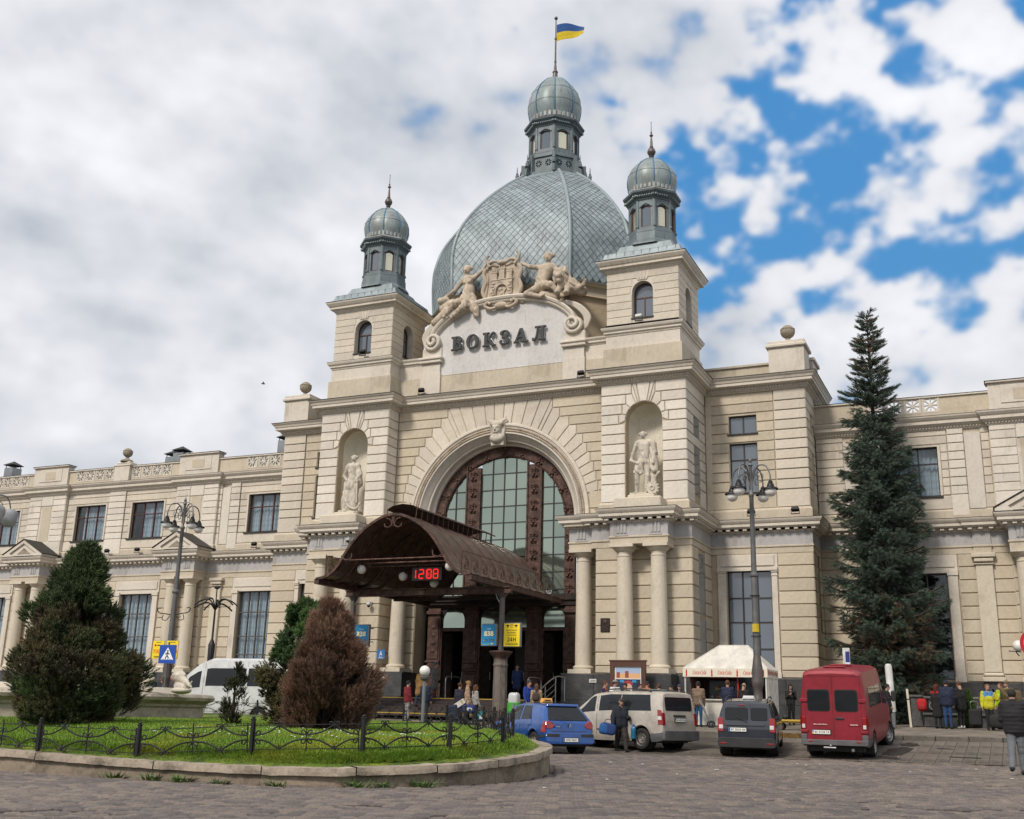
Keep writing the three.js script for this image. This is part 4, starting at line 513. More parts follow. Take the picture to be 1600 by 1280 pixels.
  for (const c of taller) { put('parapet_block', [box(c - 1.6, c + 1.6, 15.9, 17.32, Z - .4, Z + .12), at(bbox(3.36, .1, .75, .02), c, 17.37, Z - .12), at(slab(rect(-1.05, 1.05, 16.3, 17.2), 0, .05, .02), c, 0, Z + .11)], M.trim, ST); put('parapet_inset', [box(c - .5, c + .5, 16.45, 17.0, Z + .14, Z + .17)], M.tanw, ST); put('flashing', [box(c - 1.72, c + 1.72, 17.42, 17.44, Z - .5, Z + .28)], M.flash, ST); }
  put('roof', [box(x0, x1, 15.6, 15.9, -16, Z - .3)], M.zincMid, ST); put('wing_back', [box(x0, x1, 3, 15.5, -14, -13.5), box(x0, x1, 9.7, 10.1, -13.5, -6.4)], M.back, ST);
}
wing(-62, -15.56, [[-19.6, -16.88], [-29.23, -26.5], [-34.22, -31.54], [-42.3, -39.53], [-47.3, -44.6]], [[-19.72, -17.0], [-29.28, -26.56], [-34.2, -31.5], [-42.3, -39.6]], bayXL, [[-31.3, -29.85], [-21.05, -20.3], [-21.7, -21.05, 1], [-22.2, -21.72]], [-19.62, -18.72, -17.83, -34.27, -33.4, -32.49, -31.63, -29.27, -28.35, -27.45, -26.62, -41.28, -40.44, -39.61, -42.1], [-36.95, -23.85]);
wing(15.56, 46, [[18.56, 21.28], [28.6, 31.3]], [[18.55, 21.27], [28.6, 31.3]], bayXR, [[22.5, 23.25, 1], [16.9, 17.6, 1], [21.75, 22.5]], [18.6, 19.45, 20.31, 21.14], [25.35]);
for (const [x, w] of [[22.9, .74], [-21.4, .72]]) { const g = part('pilaster', ST); put('shaft', [at(slab(rect(-w / 2, w / 2, 3.8, 8.7), -.1, .16, .02), x, 0, -5.75)], M.column, g); put('capital', [at(bbox(w + .3, .2, .3, .03), x, 9.08, -5.6), at(bbox(w + .1, .16, .24, .03), x, 8.86, -5.62), at(bbox(w + .14, .05, .3, .02), x, 8.68, -5.65)], M.column, g); put('base', [at(bbox(w + .24, .2, .34, .03), x, 3.48, -5.62), at(bbox(w + .14, .2, .28, .08), x, 3.68, -5.62)], M.column, g); }
urn(-30.3, 17.32, -5.9, .9, 'round stone urn on the left wing parapet'); put('parapet_pier', [box(-31.0, -29.7, 15.9, 17.0, -6.4, -5.6), at(bbox(1.5, .14, .9, .03), -30.35, 17.05, -6), at(bbox(1.2, .2, .8, .08), -30.35, 17.2, -6)], M.trim, ST);
for (const [x, z] of [[-29, -9], [-27.6, -8.2], [-43.5, -8], [-18.3, -7.5]]) { const v = thing('roof_vent', x < -40 ? 'galvanised roof vent at the far left of the left wing' : x < -28 ? 'larger galvanised roof vent behind the left wing urn' : x < -20 ? 'smaller galvanised roof vent behind the left wing urn' : 'galvanised roof vent beside the left pavilion', 'roof vent', [x, 15.9, z], 0, 'vents on the left wing roof'); put('duct', [box(-.42, .42, 0, 2.3, -.42, .42)], M.galv, v); put('cap', [at(lathe([[.0, .3], [.72, 0], [.74, .02], [0, .36]], 4), 0, 2.5, 0, Math.PI / 4), ...[[-.35, -.35], [.35, -.35], [.35, .35], [-.35, .35]].map(([a, b]) => rod([a, 2.28, b], [a, 2.55, b], .03))], M.flash, v); }

// ---- granite plinth: panels of polished stone on a base course
const gy = (x, z) => z > 9.2 ? (z > 15.2 ? .40 : .40 + (15.2 - z) / 6 * .49) + .012 * (Math.max(x, z > 15.2 ? -20 : 5) - 15) : 1.05 + .03 * (9.2 - z) + .0096 * Math.max(-10, Math.min(x - 15, 10));
{
  const segs = [['f', -62, -15.7, -5.6], ['f', -15.7, -10.8, -3.2], ['f', -10.8, -6.95, .34], ['f', -6.95, -4.3, .34], ['f', 4.3, 10.8, .34], ['f', 10.8, 15.7, -3.2], ['f', 15.7, 46, -5.6], ['r', -.34, 1.9, -4.3], ['r', -.34, 3.2, 10.8], ['r', 3.2, 5.6, 15.7], ['r', -1.4, -.34, -6.8 + 0], ['f', -9.95, -6.85, 1.42], ['f', 6.85, 9.95, 1.42], ['r', -1.42, -.34, 9.95], ['r', -1.42, -.34, -6.85], ['f', -38.15, -35.45, -4.3], ['f', -25, -22.3, -4.3], ['f', 24, 26.7, -4.3]];
  wallP.length; const pb = [box(-62, -15.72, .3, 3.33, -7, -5.66), box(-15.72, -10.8, .3, 3.33, -5.5, -3.26), box(-10.78, -4.32, .3, 3.33, -3, .28), box(4.32, 10.74, .3, 3.33, -3.3, .28), box(10.74, 15.64, .3, 3.33, -5.5, -3.26), box(15.64, 46, .3, 3.33, -7, -5.66), box(-9.9, -6.9, .3, 3.33, .28, 1.36), box(6.9, 9.9, .3, 3.33, .28, 1.36), ...[-36.8, -23.65, 25.35].map(c => box(c - 1.3, c + 1.3, .3, 3.33, -5.66, -4.36))];
  const pl = put('plinth', pb, M.graniteTrim, ST);
  const pst = [];
  for (const [f, a, b, pln] of segs) { const n = Math.max(1, Math.round((b - a) / 1.7)), w = (b - a) / n; for (let i = 0; i < n; i++) for (const [y0, y1, d] of [[2.15, 3.3, 0], [.4, 2.15, .05]]) { const pw = w - .012, ph = y1 - y0 - .012; const g = slab(rect(-pw / 2, pw / 2, -ph / 2, ph / 2), -.07, 0, .008); const u = a + (i + .5) * w, y = (y0 + y1) / 2, pos = f === 'f' ? [u, y, pln + d] : [pln + d, y, -u]; const m = put('granite_panel', g, M.granite, pl); m.position.set(...pos); m.rotation.y = rotF[f]; } }
  put('plinth_cap', [sweep([[-.3, 3.3], [.06, 3.3], [.06, 3.35], [-.3, 3.37]], [[-62, -5.66], [-38.1, -5.66], [-38.1, -4.36], [-35.5, -4.36], [-35.5, -5.66], [-24.95, -5.66], [-24.95, -4.36], [-22.35, -4.36], [-22.35, -5.66], [-15.72, -5.66], [-15.72, -3.26], [-10.78, -3.26], [-10.78, .28], [-9.9, .28], [-9.9, 1.36], [-6.9, 1.36], [-6.9, .28], [-4.32, .28], [-4.32, -2]]), sweep([[-.3, 3.3], [.06, 3.3], [.06, 3.35], [-.3, 3.37]], [[4.32, -2], [4.32, .28], [6.9, .28], [6.9, 1.36], [9.9, 1.36], [9.9, .28], [10.74, .28], [10.74, -3.26], [15.64, -3.26], [15.64, -5.66], [24.05, -5.66], [24.05, -4.36], [26.65, -4.36], [26.65, -5.66], [46, -5.66]])], M.graniteTrim, ST);
}
// ---- steps to the doors
{
  const stM = MS({ color: lin(.09, .062, .055), map: tGranite, roughness: .6 });
  put('landing', [box(-4.3, 4.3, 1.0, 2.08, -2.4, 2.5)], stM, ST);
  for (let i = 0; i < 6; i++) { const y = 1.25 + .138 * (i + 1), z1 = 4.6 - i * .36; put('step', [at(bbox(i < 5 ? 9.6 : 8.7, .138, z1 - 1.5, .012), 0, y - .069 + (i === 5 ? .002 : 0), (z1 + 1.5) / 2)], stM, ST); }
  put('edge_stripe', [box(-4.8, 4.8, 1.25 + .138 - .03, 1.25 + .138 + .004, 4.55, 4.605), box(-4.3, 4.3, 2.05, 2.084, 2.74, 2.806)], M.yellow, ST);
  for (const [x, lb] of [[-4.95, 'steel tube handrail at the left of the entrance steps'], [4.95, 'steel tube handrail at the right of the entrance steps'], [-.6, 'short steel handrail beside the middle doorway'], [3.6, 'short steel handrail at the right doorway']]) { const h = thing('handrail', lb, 'handrail', [x, 1.25, 0], 0, 'handrails on the steps'); if (Math.abs(x) > 4) { put('rail', [tube([[0, .95, 5.3], [0, .98, 5.1], [0, 1.85, 2.6], [0, 1.85, 1.4]], .028, 20, 8), ...[.25, .5, .75].map(d => rod([0, .96 - d, 5.0], [0, 1.83 - d, 2.6], .014))], M.steel, h); put('post', [[5.0, .0, .95], [3.8, .3, 1.4], [2.6, .7, 1.83], [1.5, .8, 1.85]].map(([z, a, b]) => rod([0, a, z], [0, b, z], .024)), M.steel, h); } else put('rail', [tube([[0, .83, 2.6], [0, 1.75, 2.6], [0, 1.8, 2.5], [0, 1.8, 1.2], [0, 1.75, 1.1], [0, .83, 1.1]], .03, 30, 8)], M.steel, h); }
}
// ================================================================ flush: stones become parts, the smallest one joined mass
put('wall', wallP, M.back, ST); put('wall', wallTan, M.tanw, ST);
{
  const wallPart = put('rusticated_wall', [box(-6, 6, 17.4, 17.6, -2.5, -1.3)], M.back, ST);
  stones.sort((a, b) => b.area - a.area); const mk = (e, nm) => { const m = put(nm, e.geo, e.mat, wallPart); m.position.set(...e.pos); m.rotation.y = e.rot; };
  const vs = stones.filter(e => e.kind === 'voussoir'), ss = stones.filter(e => e.kind !== 'voussoir'); vs.forEach(e => mk(e, 'voussoir')); ss.slice(0, 300).forEach(e => mk(e, 'stone'));
  const bins = new Map(); for (const e of ss.slice(300)) { const mt = Array.isArray(e.mat) ? pick(e.mat) : e.mat; if (!bins.has(mt)) bins.set(mt, []); bins.get(mt).push(at(e.geo, ...e.pos, e.rot)); }
  for (const [mt, gs] of bins) put('stone', gs, mt, wallPart, { kind: 'stuff' });
  console.log('stones', stones.length, 'voussoirs', vs.length);
}
// ================================================================ canopy over the entrance
{
  const CP = thing('entrance_canopy', 'rusty brown iron barrel canopy on two posts before the entrance', 'canopy');
  const hp = [[0, 9.63], [.35, 9.6], [.66, 9.5], [1.1, 9.28], [1.45, 9.05], [1.78, 8.76], [2.05, 8.46], [2.28, 8.14], [2.48, 7.84], [2.68, 7.52], [2.9, 7.28], [3.15, 7.1], [3.45, 7.0], [3.78, 6.95]];
  const full = [...hp.slice(1).reverse().map(([x, y]) => [-x, y]), ...hp], z0 = -1.0, z1 = 9.1, NB = 9;
  const off = (o) => full.map(([x, y], i) => { const a = full[Math.max(0, i - 1)], b = full[Math.min(full.length - 1, i + 1)], L = Math.hypot(b[0] - a[0], b[1] - a[1]); return [x - (b[1] - a[1]) / L * o, y + (b[0] - a[0]) / L * o]; });
  const band = (za, zb, o0, o1) => { const A = off(o0), B = off(o1), s = new Soup(), n = full.length; for (let i = 0; i < n - 1; i++) { s.quad([...A[i], zb], [...A[i + 1], zb], [...A[i + 1], za], [...A[i], za]); s.quad([...B[i], zb], [...B[i + 1], zb], [...B[i + 1], za], [...B[i], za]); s.quad([...A[i], zb], [...A[i + 1], zb], [...B[i + 1], zb], [...B[i], zb]); s.quad([...A[i], za], [...A[i + 1], za], [...B[i + 1], za], [...B[i], za]); } return s.geo(); };
  const skin = [0, 1, 2].map(i => MP({ color: lin(.175 + i * .018, .13 + i * .014, .11 + i * .013), map: tRust, roughness: .36 + i * .05, metalness: .1, clearcoat: .35, clearcoatRoughness: .3 }));
  for (let k = 0; k < NB; k++) { const a = z0 + (z1 - z0) * k / NB, b = z0 + (z1 - z0) * (k + 1) / NB; put('roof_panel', [band(a + .015, b - .015, -.005, .02)], skin, CP); }
  for (let k = 0; k <= NB; k++) { const z = z0 + (z1 - z0) * k / NB; put(k === NB ? 'front_rim' : 'rib', k === NB ? [band(z - .04, z + .1, -.07, .04)] : [band(z - .05, z + .05, -.09, -.006), tube(off(.03).map(([x, y]) => [x, y, z]), .022, 60, 5)], k === NB ? M.iron : M.ironLight, CP); }
  for (const s of [1, -1]) {
    put('eave_beam', [box(...mir(s, 3.6, 3.84), 6.72, 6.93, z0, z1 + .1)], M.iron, CP);
    // scroll railing standing on the eave
    const sc = []; for (let i = 0; i < 11; i++) { const z = z1 - .45 - i * .9; sc.push(at(new THREE.TorusGeometry(.2, .022, 5, 16), s * 3.32, 7.42, z, Math.PI / 2), at(new THREE.TorusGeometry(.1, .018, 5, 12), s * 3.32, 7.42, z, Math.PI / 2), rod([s * 3.32, 7.05, z + .42], [s * 3.32, 7.95, z + .42], .014), tube([[s * 3.32, 7.6, z + .22], [s * 3.32, 7.78, z + .3], [s * 3.32, 7.76, z + .12], [s * 3.32, 7.62, z]], .014, 10, 4), tube([[s * 3.32, 7.1, z - .35], [s * 3.32, 7.3, z - .3], [s * 3.32, 7.25, z - .18]], .014, 8, 4)); } sc.push(rod([s * 3.32, 7.95, z1 - .05], [s * 3.32, 7.95, z0], .018), rod([s * 3.32, 7.1, z1 - .05], [s * 3.32, 7.1, z0], .016), rod([s * 3.32, 7.0, z1 + .05], [s * 3.32, 8.0, z1 + .05], .02)); put('scroll_rail', sc, M.ironLight, CP);
  }
  for (const z of [9.05, 7.9, 6.8]) put('tie_rod', [rod([-2.6, 7.72, z], [2.6, 7.72, z], .032)], M.ironLight, CP);
  { const sc = []; for (const s of [1, -1]) { sc.push(tube([[s * .04, 9.5, z1 + .1], [s * .05, 9.2, z1 + .1], [s * .2, 9.05, z1 + .1], [s * .4, 9.1, z1 + .1], [s * .42, 9.22, z1 + .1]], .03, 14, 6), tube([[s * .04, 9.1, z1 + .1], [s * .14, 9.36, z1 + .1], [s * .36, 9.45, z1 + .1]], .025, 10, 5), tube([[s * 2.52, 7.9, z1 + .1], [s * 2.3, 7.72, z1 + .1], [s * 2.02, 7.78, z1 + .1], [s * 1.98, 8.0, z1 + .1]], .03, 14, 6)); } put('front_scroll', sc, M.ironLight, CP); }
  { // raised ventilating ridge
    const rg = []; const s = new Soup(), W = [[-.75, 9.95], [-.5, 10.08], [0, 10.16], [.5, 10.08], [.75, 9.95]]; for (let i = 0; i < 4; i++) for (const o of [0, .03]) s.quad([W[i][0], W[i][1] + o, z1 - .6], [W[i + 1][0], W[i + 1][1] + o, z1 - .6], [W[i + 1][0], W[i + 1][1] + o, z0 + 1.5], [W[i][0], W[i][1] + o, z0 + 1.5]); rg.push(s.geo()); for (const q of [1, -1]) { rg.push(rod([q * .74, 9.95, z1 - .6], [q * .74, 9.95, z0 + 1.5], .025)); for (let z = z1 - .6; z > z0 + 1.5; z -= .5) rg.push(rod([q * .7, 9.45, z], [q * .74, 9.95, z], .02)); } put('ridge_vent', rg, M.iron, CP); }
  put('cross_beam', [box(-4.15, 4.2, 6.52, 6.74, 5.9, 6.12), box(-4.15, 4.2, 6.48, 6.53, 5.82, 6.2), box(-4.15, 4.2, 6.73, 6.78, 5.82, 6.2)], M.iron, CP);
  put('ceiling_frame', [box(-3.7, 3.7, 6.6, 6.75, z0, z0 + .2), box(-3.7, 3.7, 6.62, 6.74, 2.4, 2.55)], M.ironDark, CP);
  for (const s of [1, -1]) {
    const x = s * 3.78, g0 = gy(x, 6);
    put('post', [cyl(.125, .115, 4.0, 6.45, x, 6.0, 16), at(lathe([[.13, 6.3], [.2, 6.42], [.3, 6.5]], 12), x, 0, 6)], M.pole, CP); put('post_bracket', [tube([[x - s * .1, 6.1, 6.05], [x - s * .22, 6.3, 6.05], [x - s * .3, 6.5, 6.05]], .025, 8, 5)], M.steel, CP);
    put('post_capital', [at(lathe([[.3, 3.68], [.3, 3.74], [.5, 3.98], [.5, 4.04], [.1, 4.06]], 8), x, 0, 6, Math.PI / 8)], M.iron, CP); put('stone_pillar', [at(lathe([[.31, g0 + .5], [.29, 3.4], [.32, 3.42], [.32, 3.5], [.29, 3.52], [.29, 3.7]], 8), x, 0, 6, Math.PI / 8)], MS({ color: lin(.20, .18, .16), map: tStone, roughness: .85 }), CP); put('post_foot', [at(lathe([[.5, g0 - .1], [.5, g0 + .32], [.44, g0 + .4], [.36, g0 + .46], [.32, g0 + .56]], 8), x, 0, 6, Math.PI / 8)], M.iron, CP);
  }
  // hanging globes
  for (const [x, y, z, lb] of [[-2.2, 7.45, 8, 'frosted globe lamp hanging at the left of the canopy front'], [2.35, 7.42, 8.3, 'frosted globe lamp hanging at the right of the canopy front'], [-1.0, 7.3, 6.4, 'frosted globe lamp hanging left of the digital clock'], [.55, 6.98, 6.3, 'frosted globe lamp hanging below the digital clock']]) { const l = thing('globe_lamp', lb, 'lamp', [x, y, z], 0, 'globe lamps under the canopy'); put('globe', [ball(.2, 0, 0, 0, 1, 1, 1, 14)], M.lampGlass, l); put('stem', [cyl(.05, .03, .18, .3), rod([0, .2, 0], [0, .7, 0], .012)], M.ironDark, l); }
  // digital clock
  const ck = thing('digital_clock', 'black digital clock showing 12:08 in red under the canopy', 'clock', [.58, 7.0, 7.0]); put('case', [at(bbox(1.52, .6, .14, .02), 0, .29, 0)], M.black, ck); put('hanger', [rod([-.4, .55, 0], [-.4, .8, 0], .015), rod([.4, .55, 0], [.4, .8, 0], .015)], M.black, ck);
  const red = MS({ color: lin(.25, .01, .01), emissive: lin(1, .02, .02), emissiveIntensity: .55 }), S7 = { 1: 'bc', 2: 'abged', 0: 'abcdef', 8: 'abcdefg' }; [[1, -.66], [2, -.27], [0, .12], [8, .45]].forEach(([d, x]) => { const w = .11, h = .19, seg = { a: [0, 2 * h, 1], g: [0, h, 1], d: [0, 0, 1], b: [w, 1.5 * h, 0], c: [w, .5 * h, 0], f: [-w, 1.5 * h, 0], e: [-w, .5 * h, 0] }; put('digit', [...S7[d]].map(k => { const [sx, sy, hz] = seg[k]; return at(hz ? bbox(.2, .05, .015, .006) : bbox(.05, .17, .015, .006), x + sx, .1 + sy, .078); }), red, ck); });
  const rl = new THREE.PointLight(0xff2010, .25, 3); rl.position.set(0, .3, .25); rl.castShadow = true; ck.add(rl);
  // light boxes on the posts
  const sign = (name, label, x0, x1, y0, y1, draw) => { const t = thing(name, label, 'sign', [(x0 + x1) / 2, y0, 6.02]), w = x1 - x0, h = y1 - y0; put('case', [at(bbox(w, h, .18, .02), 0, h / 2, 0)], M.galv, t); const [g, m] = printed(w - .07, h - .07, canvasTex(256, 340, draw)); const p = put('face', g, m, t); p.position.set(0, h / 2, .094); put('bracket', [rod([x0 < 3.7 ? w / 2 : -w / 2, h * .8, 0], [x0 < 3.7 ? w / 2 + .2 : -w / 2 - .2, h * .8, 0], .02), rod([x0 < 3.7 ? w / 2 : -w / 2, h * .2, 0], [x0 < 3.7 ? w / 2 + .2 : -w / 2 - .2, h * .2, 0], .02)], M.pole, t); };
  const taxi = (x, w, h) => { x.fillStyle = '#0f86bd'; x.fillRect(0, 0, w, h); x.textAlign = 'center'; x.fillStyle = '#cfe9ee'; x.font = '40px sans-serif'; x.fillText('TAXI', w / 2, 84); x.font = 'bold 104px sans-serif'; x.lineWidth = 7; x.strokeStyle = '#d8b94a'; x.strokeText('838', w / 2, 185); x.fillStyle = '#f7efcc'; x.fillText('838', w / 2, 185); x.fillStyle = '#15212e'; x.fillRect(30, 245, 82, 30); x.fillRect(140, 245, 86, 30); x.fillStyle = '#dfe8ea'; x.fillRect(36, 252, 12, 14); x.fillStyle = '#8fa3ad'; x.fillRect(56, 256, 48, 8); x.fillRect(150, 256, 66, 8); x.fillStyle = '#7fb84a'; x.fillRect(10, 318, 150, 10); x.fillStyle = '#e5c32e'; x.beginPath(); x.arc(190, 322, 22, Math.PI, 0); x.fill(); };
  sign('taxi_sign', 'blue taxi 838 lightbox on the right canopy post', 2.86, 3.6, 4.24, 5.19, taxi); sign('taxi_sign', 'blue taxi 838 lightbox beside the brown conifer on left canopy post', -3.6, -2.8, 4.24, 5.22, taxi);
  sign('brewery_sign', 'yellow 24H restaurant brewery lightbox on the right canopy post', 3.92, 4.72, 4.2, 5.22, (x, w, h) => { x.fillStyle = '#f2d40f'; x.fillRect(0, 0, w, h); x.fillStyle = '#15130c'; x.textAlign = 'center'; x.lineWidth = 5; x.strokeStyle = '#15130c'; for (const c of [60, 196]) { x.beginPath(); x.arc(c - 12, 30, 14, 0, 7); x.arc(c + 12, 30, 14, 0, 7); x.fill(); x.fillRect(c - 6, 36, 12, 34); } x.beginPath(); x.arc(128, 34, 26, 0, Math.PI * 2); x.stroke(); x.fillStyle = '#b02418'; x.fillRect(112, 22, 32, 10); x.fillStyle = '#15130c'; x.font = 'bold 29px sans-serif'; x.fillText('RESTAURANT', 128, 112, 220); x.font = 'bold 33px sans-serif'; x.fillText('BREWERY', 128, 150, 220); x.font = 'bold 27px sans-serif'; x.fillText('STARGOROD', 128, 184, 220); x.font = 'bold 84px sans-serif'; x.fillText('24H', 128, 270); x.fillRect(30, 292, 196, 7); x.fillRect(22, 310, 26, 9); x.fillRect(60, 310, 176, 9); });
  sign('brewery_sign', 'yellow lightbox mostly hidden behind the brown conifer', -4.72, -3.95, 4.2, 5.2, (x, w, h) => { x.fillStyle = '#f2d40f'; x.fillRect(0, 0, w, h); x.fillStyle = '#15130c'; x.textAlign = 'center'; x.font = 'bold 33px sans-serif'; x.fillText('BREWERY', 128, 150, 220); x.font = 'bold 84px sans-serif'; x.fillText('24H', 128, 270); });
}
// ---- dome cameras, floodlights and little plates on the walls
for (const [x, y, z, lb] of [[-7.3, 9.85, 1.22, 'white dome camera on the grey frieze left of the canopy'], [-6.4, 6.6, .26, 'white dome camera under the canopy edge on the left tower']]) { const c = thing('security_camera', lb, 'camera', [x, y, z], 0, 'dome cameras on the station wall'); put('bracket', [at(bbox(.12, .16, .06, .01), 0, .22, 0), rod([0, .25, 0], [0, .25, .2], .03)], M.white, c); put('housing', [ball(.13, 0, .12, .2, 1, .7), cyl(.13, .13, .1, .16, 0, .2)], M.white, c); put('dome', [ball(.09, 0, .05, .2)], M.black, c); }
for (const [x, y, z, lb] of [[-4.6, 18.2, -.75, 'black floodlight on the main cornice left of the sign'], [4.75, 18.2, -.75, 'black floodlight on the main cornice right of the sign'], [8.15, 20.55, .1, 'pair of white floodlights under the right tower window'], [-8.0, 20.55, .1, 'black floodlight under the left tower window'], [12.8, 10.95, -2.9, 'grey floodlight on the right pavilion ledge'], [14.9, 10.95, -2.9, 'flat lamp on the right pavilion ledge corner'], [-33.7, 10.95, -5.4, 'flat floodlight on the left wing ledge below the second window'], [-30.6, 10.95, -5.4, 'flat floodlight on the left wing ledge between two windows'], [-28, 10.95, -5.4, 'flat floodlight on the left wing ledge below the third window'], [-18.6, 10.95, -5.4, 'flat floodlight on the left wing ledge by the pavilion']]) { const f = thing('floodlight', lb, 'floodlight', [x, y, z], 0, 'floodlights on the station ledges'); put('body', [at(bbox(.34, .2, .22, .03), 0, .24, 0, 0, -.5)], z === .1 && x > 0 ? M.white : M.black, f); put('bracket', [rod([-.19, 0, 0], [-.19, .26, 0], .015), rod([.19, 0, 0], [.19, .26, 0], .015), box(-.2, .2, 0, .03, -.05, .05)], M.black, f); }
{ const p = thing('wall_plaque', 'dark bronze plaque on the right tower wall beside the columns', 'plaque', [6.45, 5.25, .2]); put('plate', [at(bbox(.46, .64, .05, .015), 0, .32, .03)], M.ironDark, p); put('relief', [ball(.09, 0, .46, .05, 1, 1.1, .3), ...[.3, .22, .14].map(y => box(-.15, .15, y - .02, y, .05, .062))], M.iron, p); }
for (const [x, y, z, lb] of [[5.9, 3.02, .36, 'small white enamel plate on granite right of the steps'], [-5.4, 3.0, .36, 'small white enamel plate on granite left of the steps']]) { const t = thing('wall_plate', lb, 'plate', [x, y, z], 0, 'white plates on the granite plinth'); put('plate', [at(bbox(.36, .17, .02, .006), 0, 0, .015)], M.white, t); put('lettering', [-.1, -.04, .03, .09].map(d => box(d, d + .035, -.03, .03, .025, .029)), M.frameDark, t); }
{ const t = thing('access_sign', 'small blue accessibility sign on left tower wall', 'sign', [-5.65, 4.2, .2]); put('plate', [at(bbox(.46, .46, .02, .006), 0, 0, .015)], MS({ color: lin(.02, .14, .42), roughness: .5 }), t); put('symbol', [ball(.04, 0, .12, .03, 1, 1, .3, 6), at(bbox(.12, .12, .012, .004), 0, .02, .03), at(new THREE.TorusGeometry(.08, .015, 5, 14), 0, -.06, .03), box(-.14, .14, -.19, -.16, .026, .03)], M.white, t); }
// ================================================================ ground
const UVW = (g) => g;
function gridSheet(x0, x1, z0, z1, nx, nz, fy, skirt) { const s = new Soup(); for (let i = 0; i < nx; i++) for (let j = 0; j < nz; j++) { const xa = x0 + (x1 - x0) * i / nx, xb = x0 + (x1 - x0) * (i + 1) / nx, za = z0 + (z1 - z0) * j / nz, zb = z0 + (z1 - z0) * (j + 1) / nz; s.quad([xa, fy(xa, zb), zb], [xb, fy(xb, zb), zb], [xb, fy(xb, za), za], [xa, fy(xa, za), za]); } return s.geo(); }
const roadY = (x, z) => gy(x, Math.max(z, 15.3)) + .03 * (fbm(x * .35, z * .35, 2.2, 3) - .5);
structure('ground', [gridSheet(-600, 600, -600, 600, 8, 8, () => -.12)], MS({ color: lin(.1, .095, .085), map: tAsph, roughness: .95 }));
const pavM = MS({ color: lin(.27, .235, .20), map: tAsph, roughness: .92, bumpMap: tPlasterB, bumpScale: .004 });
const sidewalk = structure('sidewalk', [gridSheet(-70, 60, -9, 9.02, 40, 6, (x, z) => gy(x, Math.min(z, 9.19)))], pavM);
const kerbM = [0, 1, 2].map(i => MS({ color: lin(.16 + i * .02, .15 + i * .018, .135 + i * .015), map: tStone, roughness: .9 }));
{ const kb = structure('kerb', [box(-70, 60, .2, .5, 8.9, 9.1)], kerbM[0]); for (let x = -40; x < 40; x += 1.02) { const y = gy(x + .5, 9.19), c = x > 14 && x < 19.6 && Math.round(x * 3) % 2 === 0; const m = put('kerbstone', at(bbox(1.0, .42, .2, .015), 0, 0, 0), c ? MS({ color: lin(.30, .21, .06), map: tRust, roughness: .9 }) : kerbM, kb); m.position.set(x + .5, y - .2 + rr(-.004, .004), 9.12); } }
// outline of the raised lawn [x, z, height of the wall top]
const LBR = [[-15, 20, .8], [-13.5, 24, .72], [-8, 29.2, .66], [-2, 31.9, .64], [3, 33.2, .64], [6.81, 34.0, .64], [9.58, 34.49, .63], [11.84, 34.77, .636], [13.66, 34.7, .65], [14.89, 34.0, .675], [15.52, 33.1, .725], [15.78, 31.66, .775], [15.6, 29.5, .84], [14.75, 27.1, .89], [13, 24.3, .93], [10.6, 20.7, .96], [7.1, 16.5, 1.0], [3.6, 13.5, 1.02], [-.1, 11.9, 1.05], [-4.2, 11.5, 1.08], [-9, 12.2, 1.05], [-13, 15.5, .95]];
const lbCurve = new THREE.CatmullRomCurve3(LBR.map(p => V(p[0], p[2], p[1])), true, 'centripetal');
const LB = lbCurve.getPoints(160).slice(0, 160).map(p => [p.x, p.z, p.y]);
// parking bay of long concrete slabs
const slabM = [0, 1, 2, 3].map(i => MS({ color: lin(.185 + i * .014, .165 + i * .012, .145 + i * .01), map: tAsph, roughness: .93 }));
{ const pk = structure('parking_bay', [gridSheet(-70, 60, 9.1, 15.32, 40, 6, (x, z) => gy(x, Math.max(z, 9.21)) - .03)], MS({ color: lin(.09, .08, .07), roughness: .95, map: tAsph }));
  const sg3 = [1.96, 2.0, 2.0].map(l => bbox(.338, .06, l - .014, .006)); for (let x = 10.2; x < 28; x += .345) for (const [k3, za, zb] of [[0, 9.24, 11.2], [1, 11.2, 13.2], [2, 13.2, 15.2]]) { if (k3 < 2 && x < 15) continue; const zm = (za + zb) / 2; const m = put('paving_slab', sg3[k3], slabM, pk); m.position.set(x + .45, gy(x + .45, zm) - .026 + rr(-.005, .005), zm); m.rotation.x = Math.atan(.49 / 6) + rr(-.002, .002); m.rotation.z = .012; } }
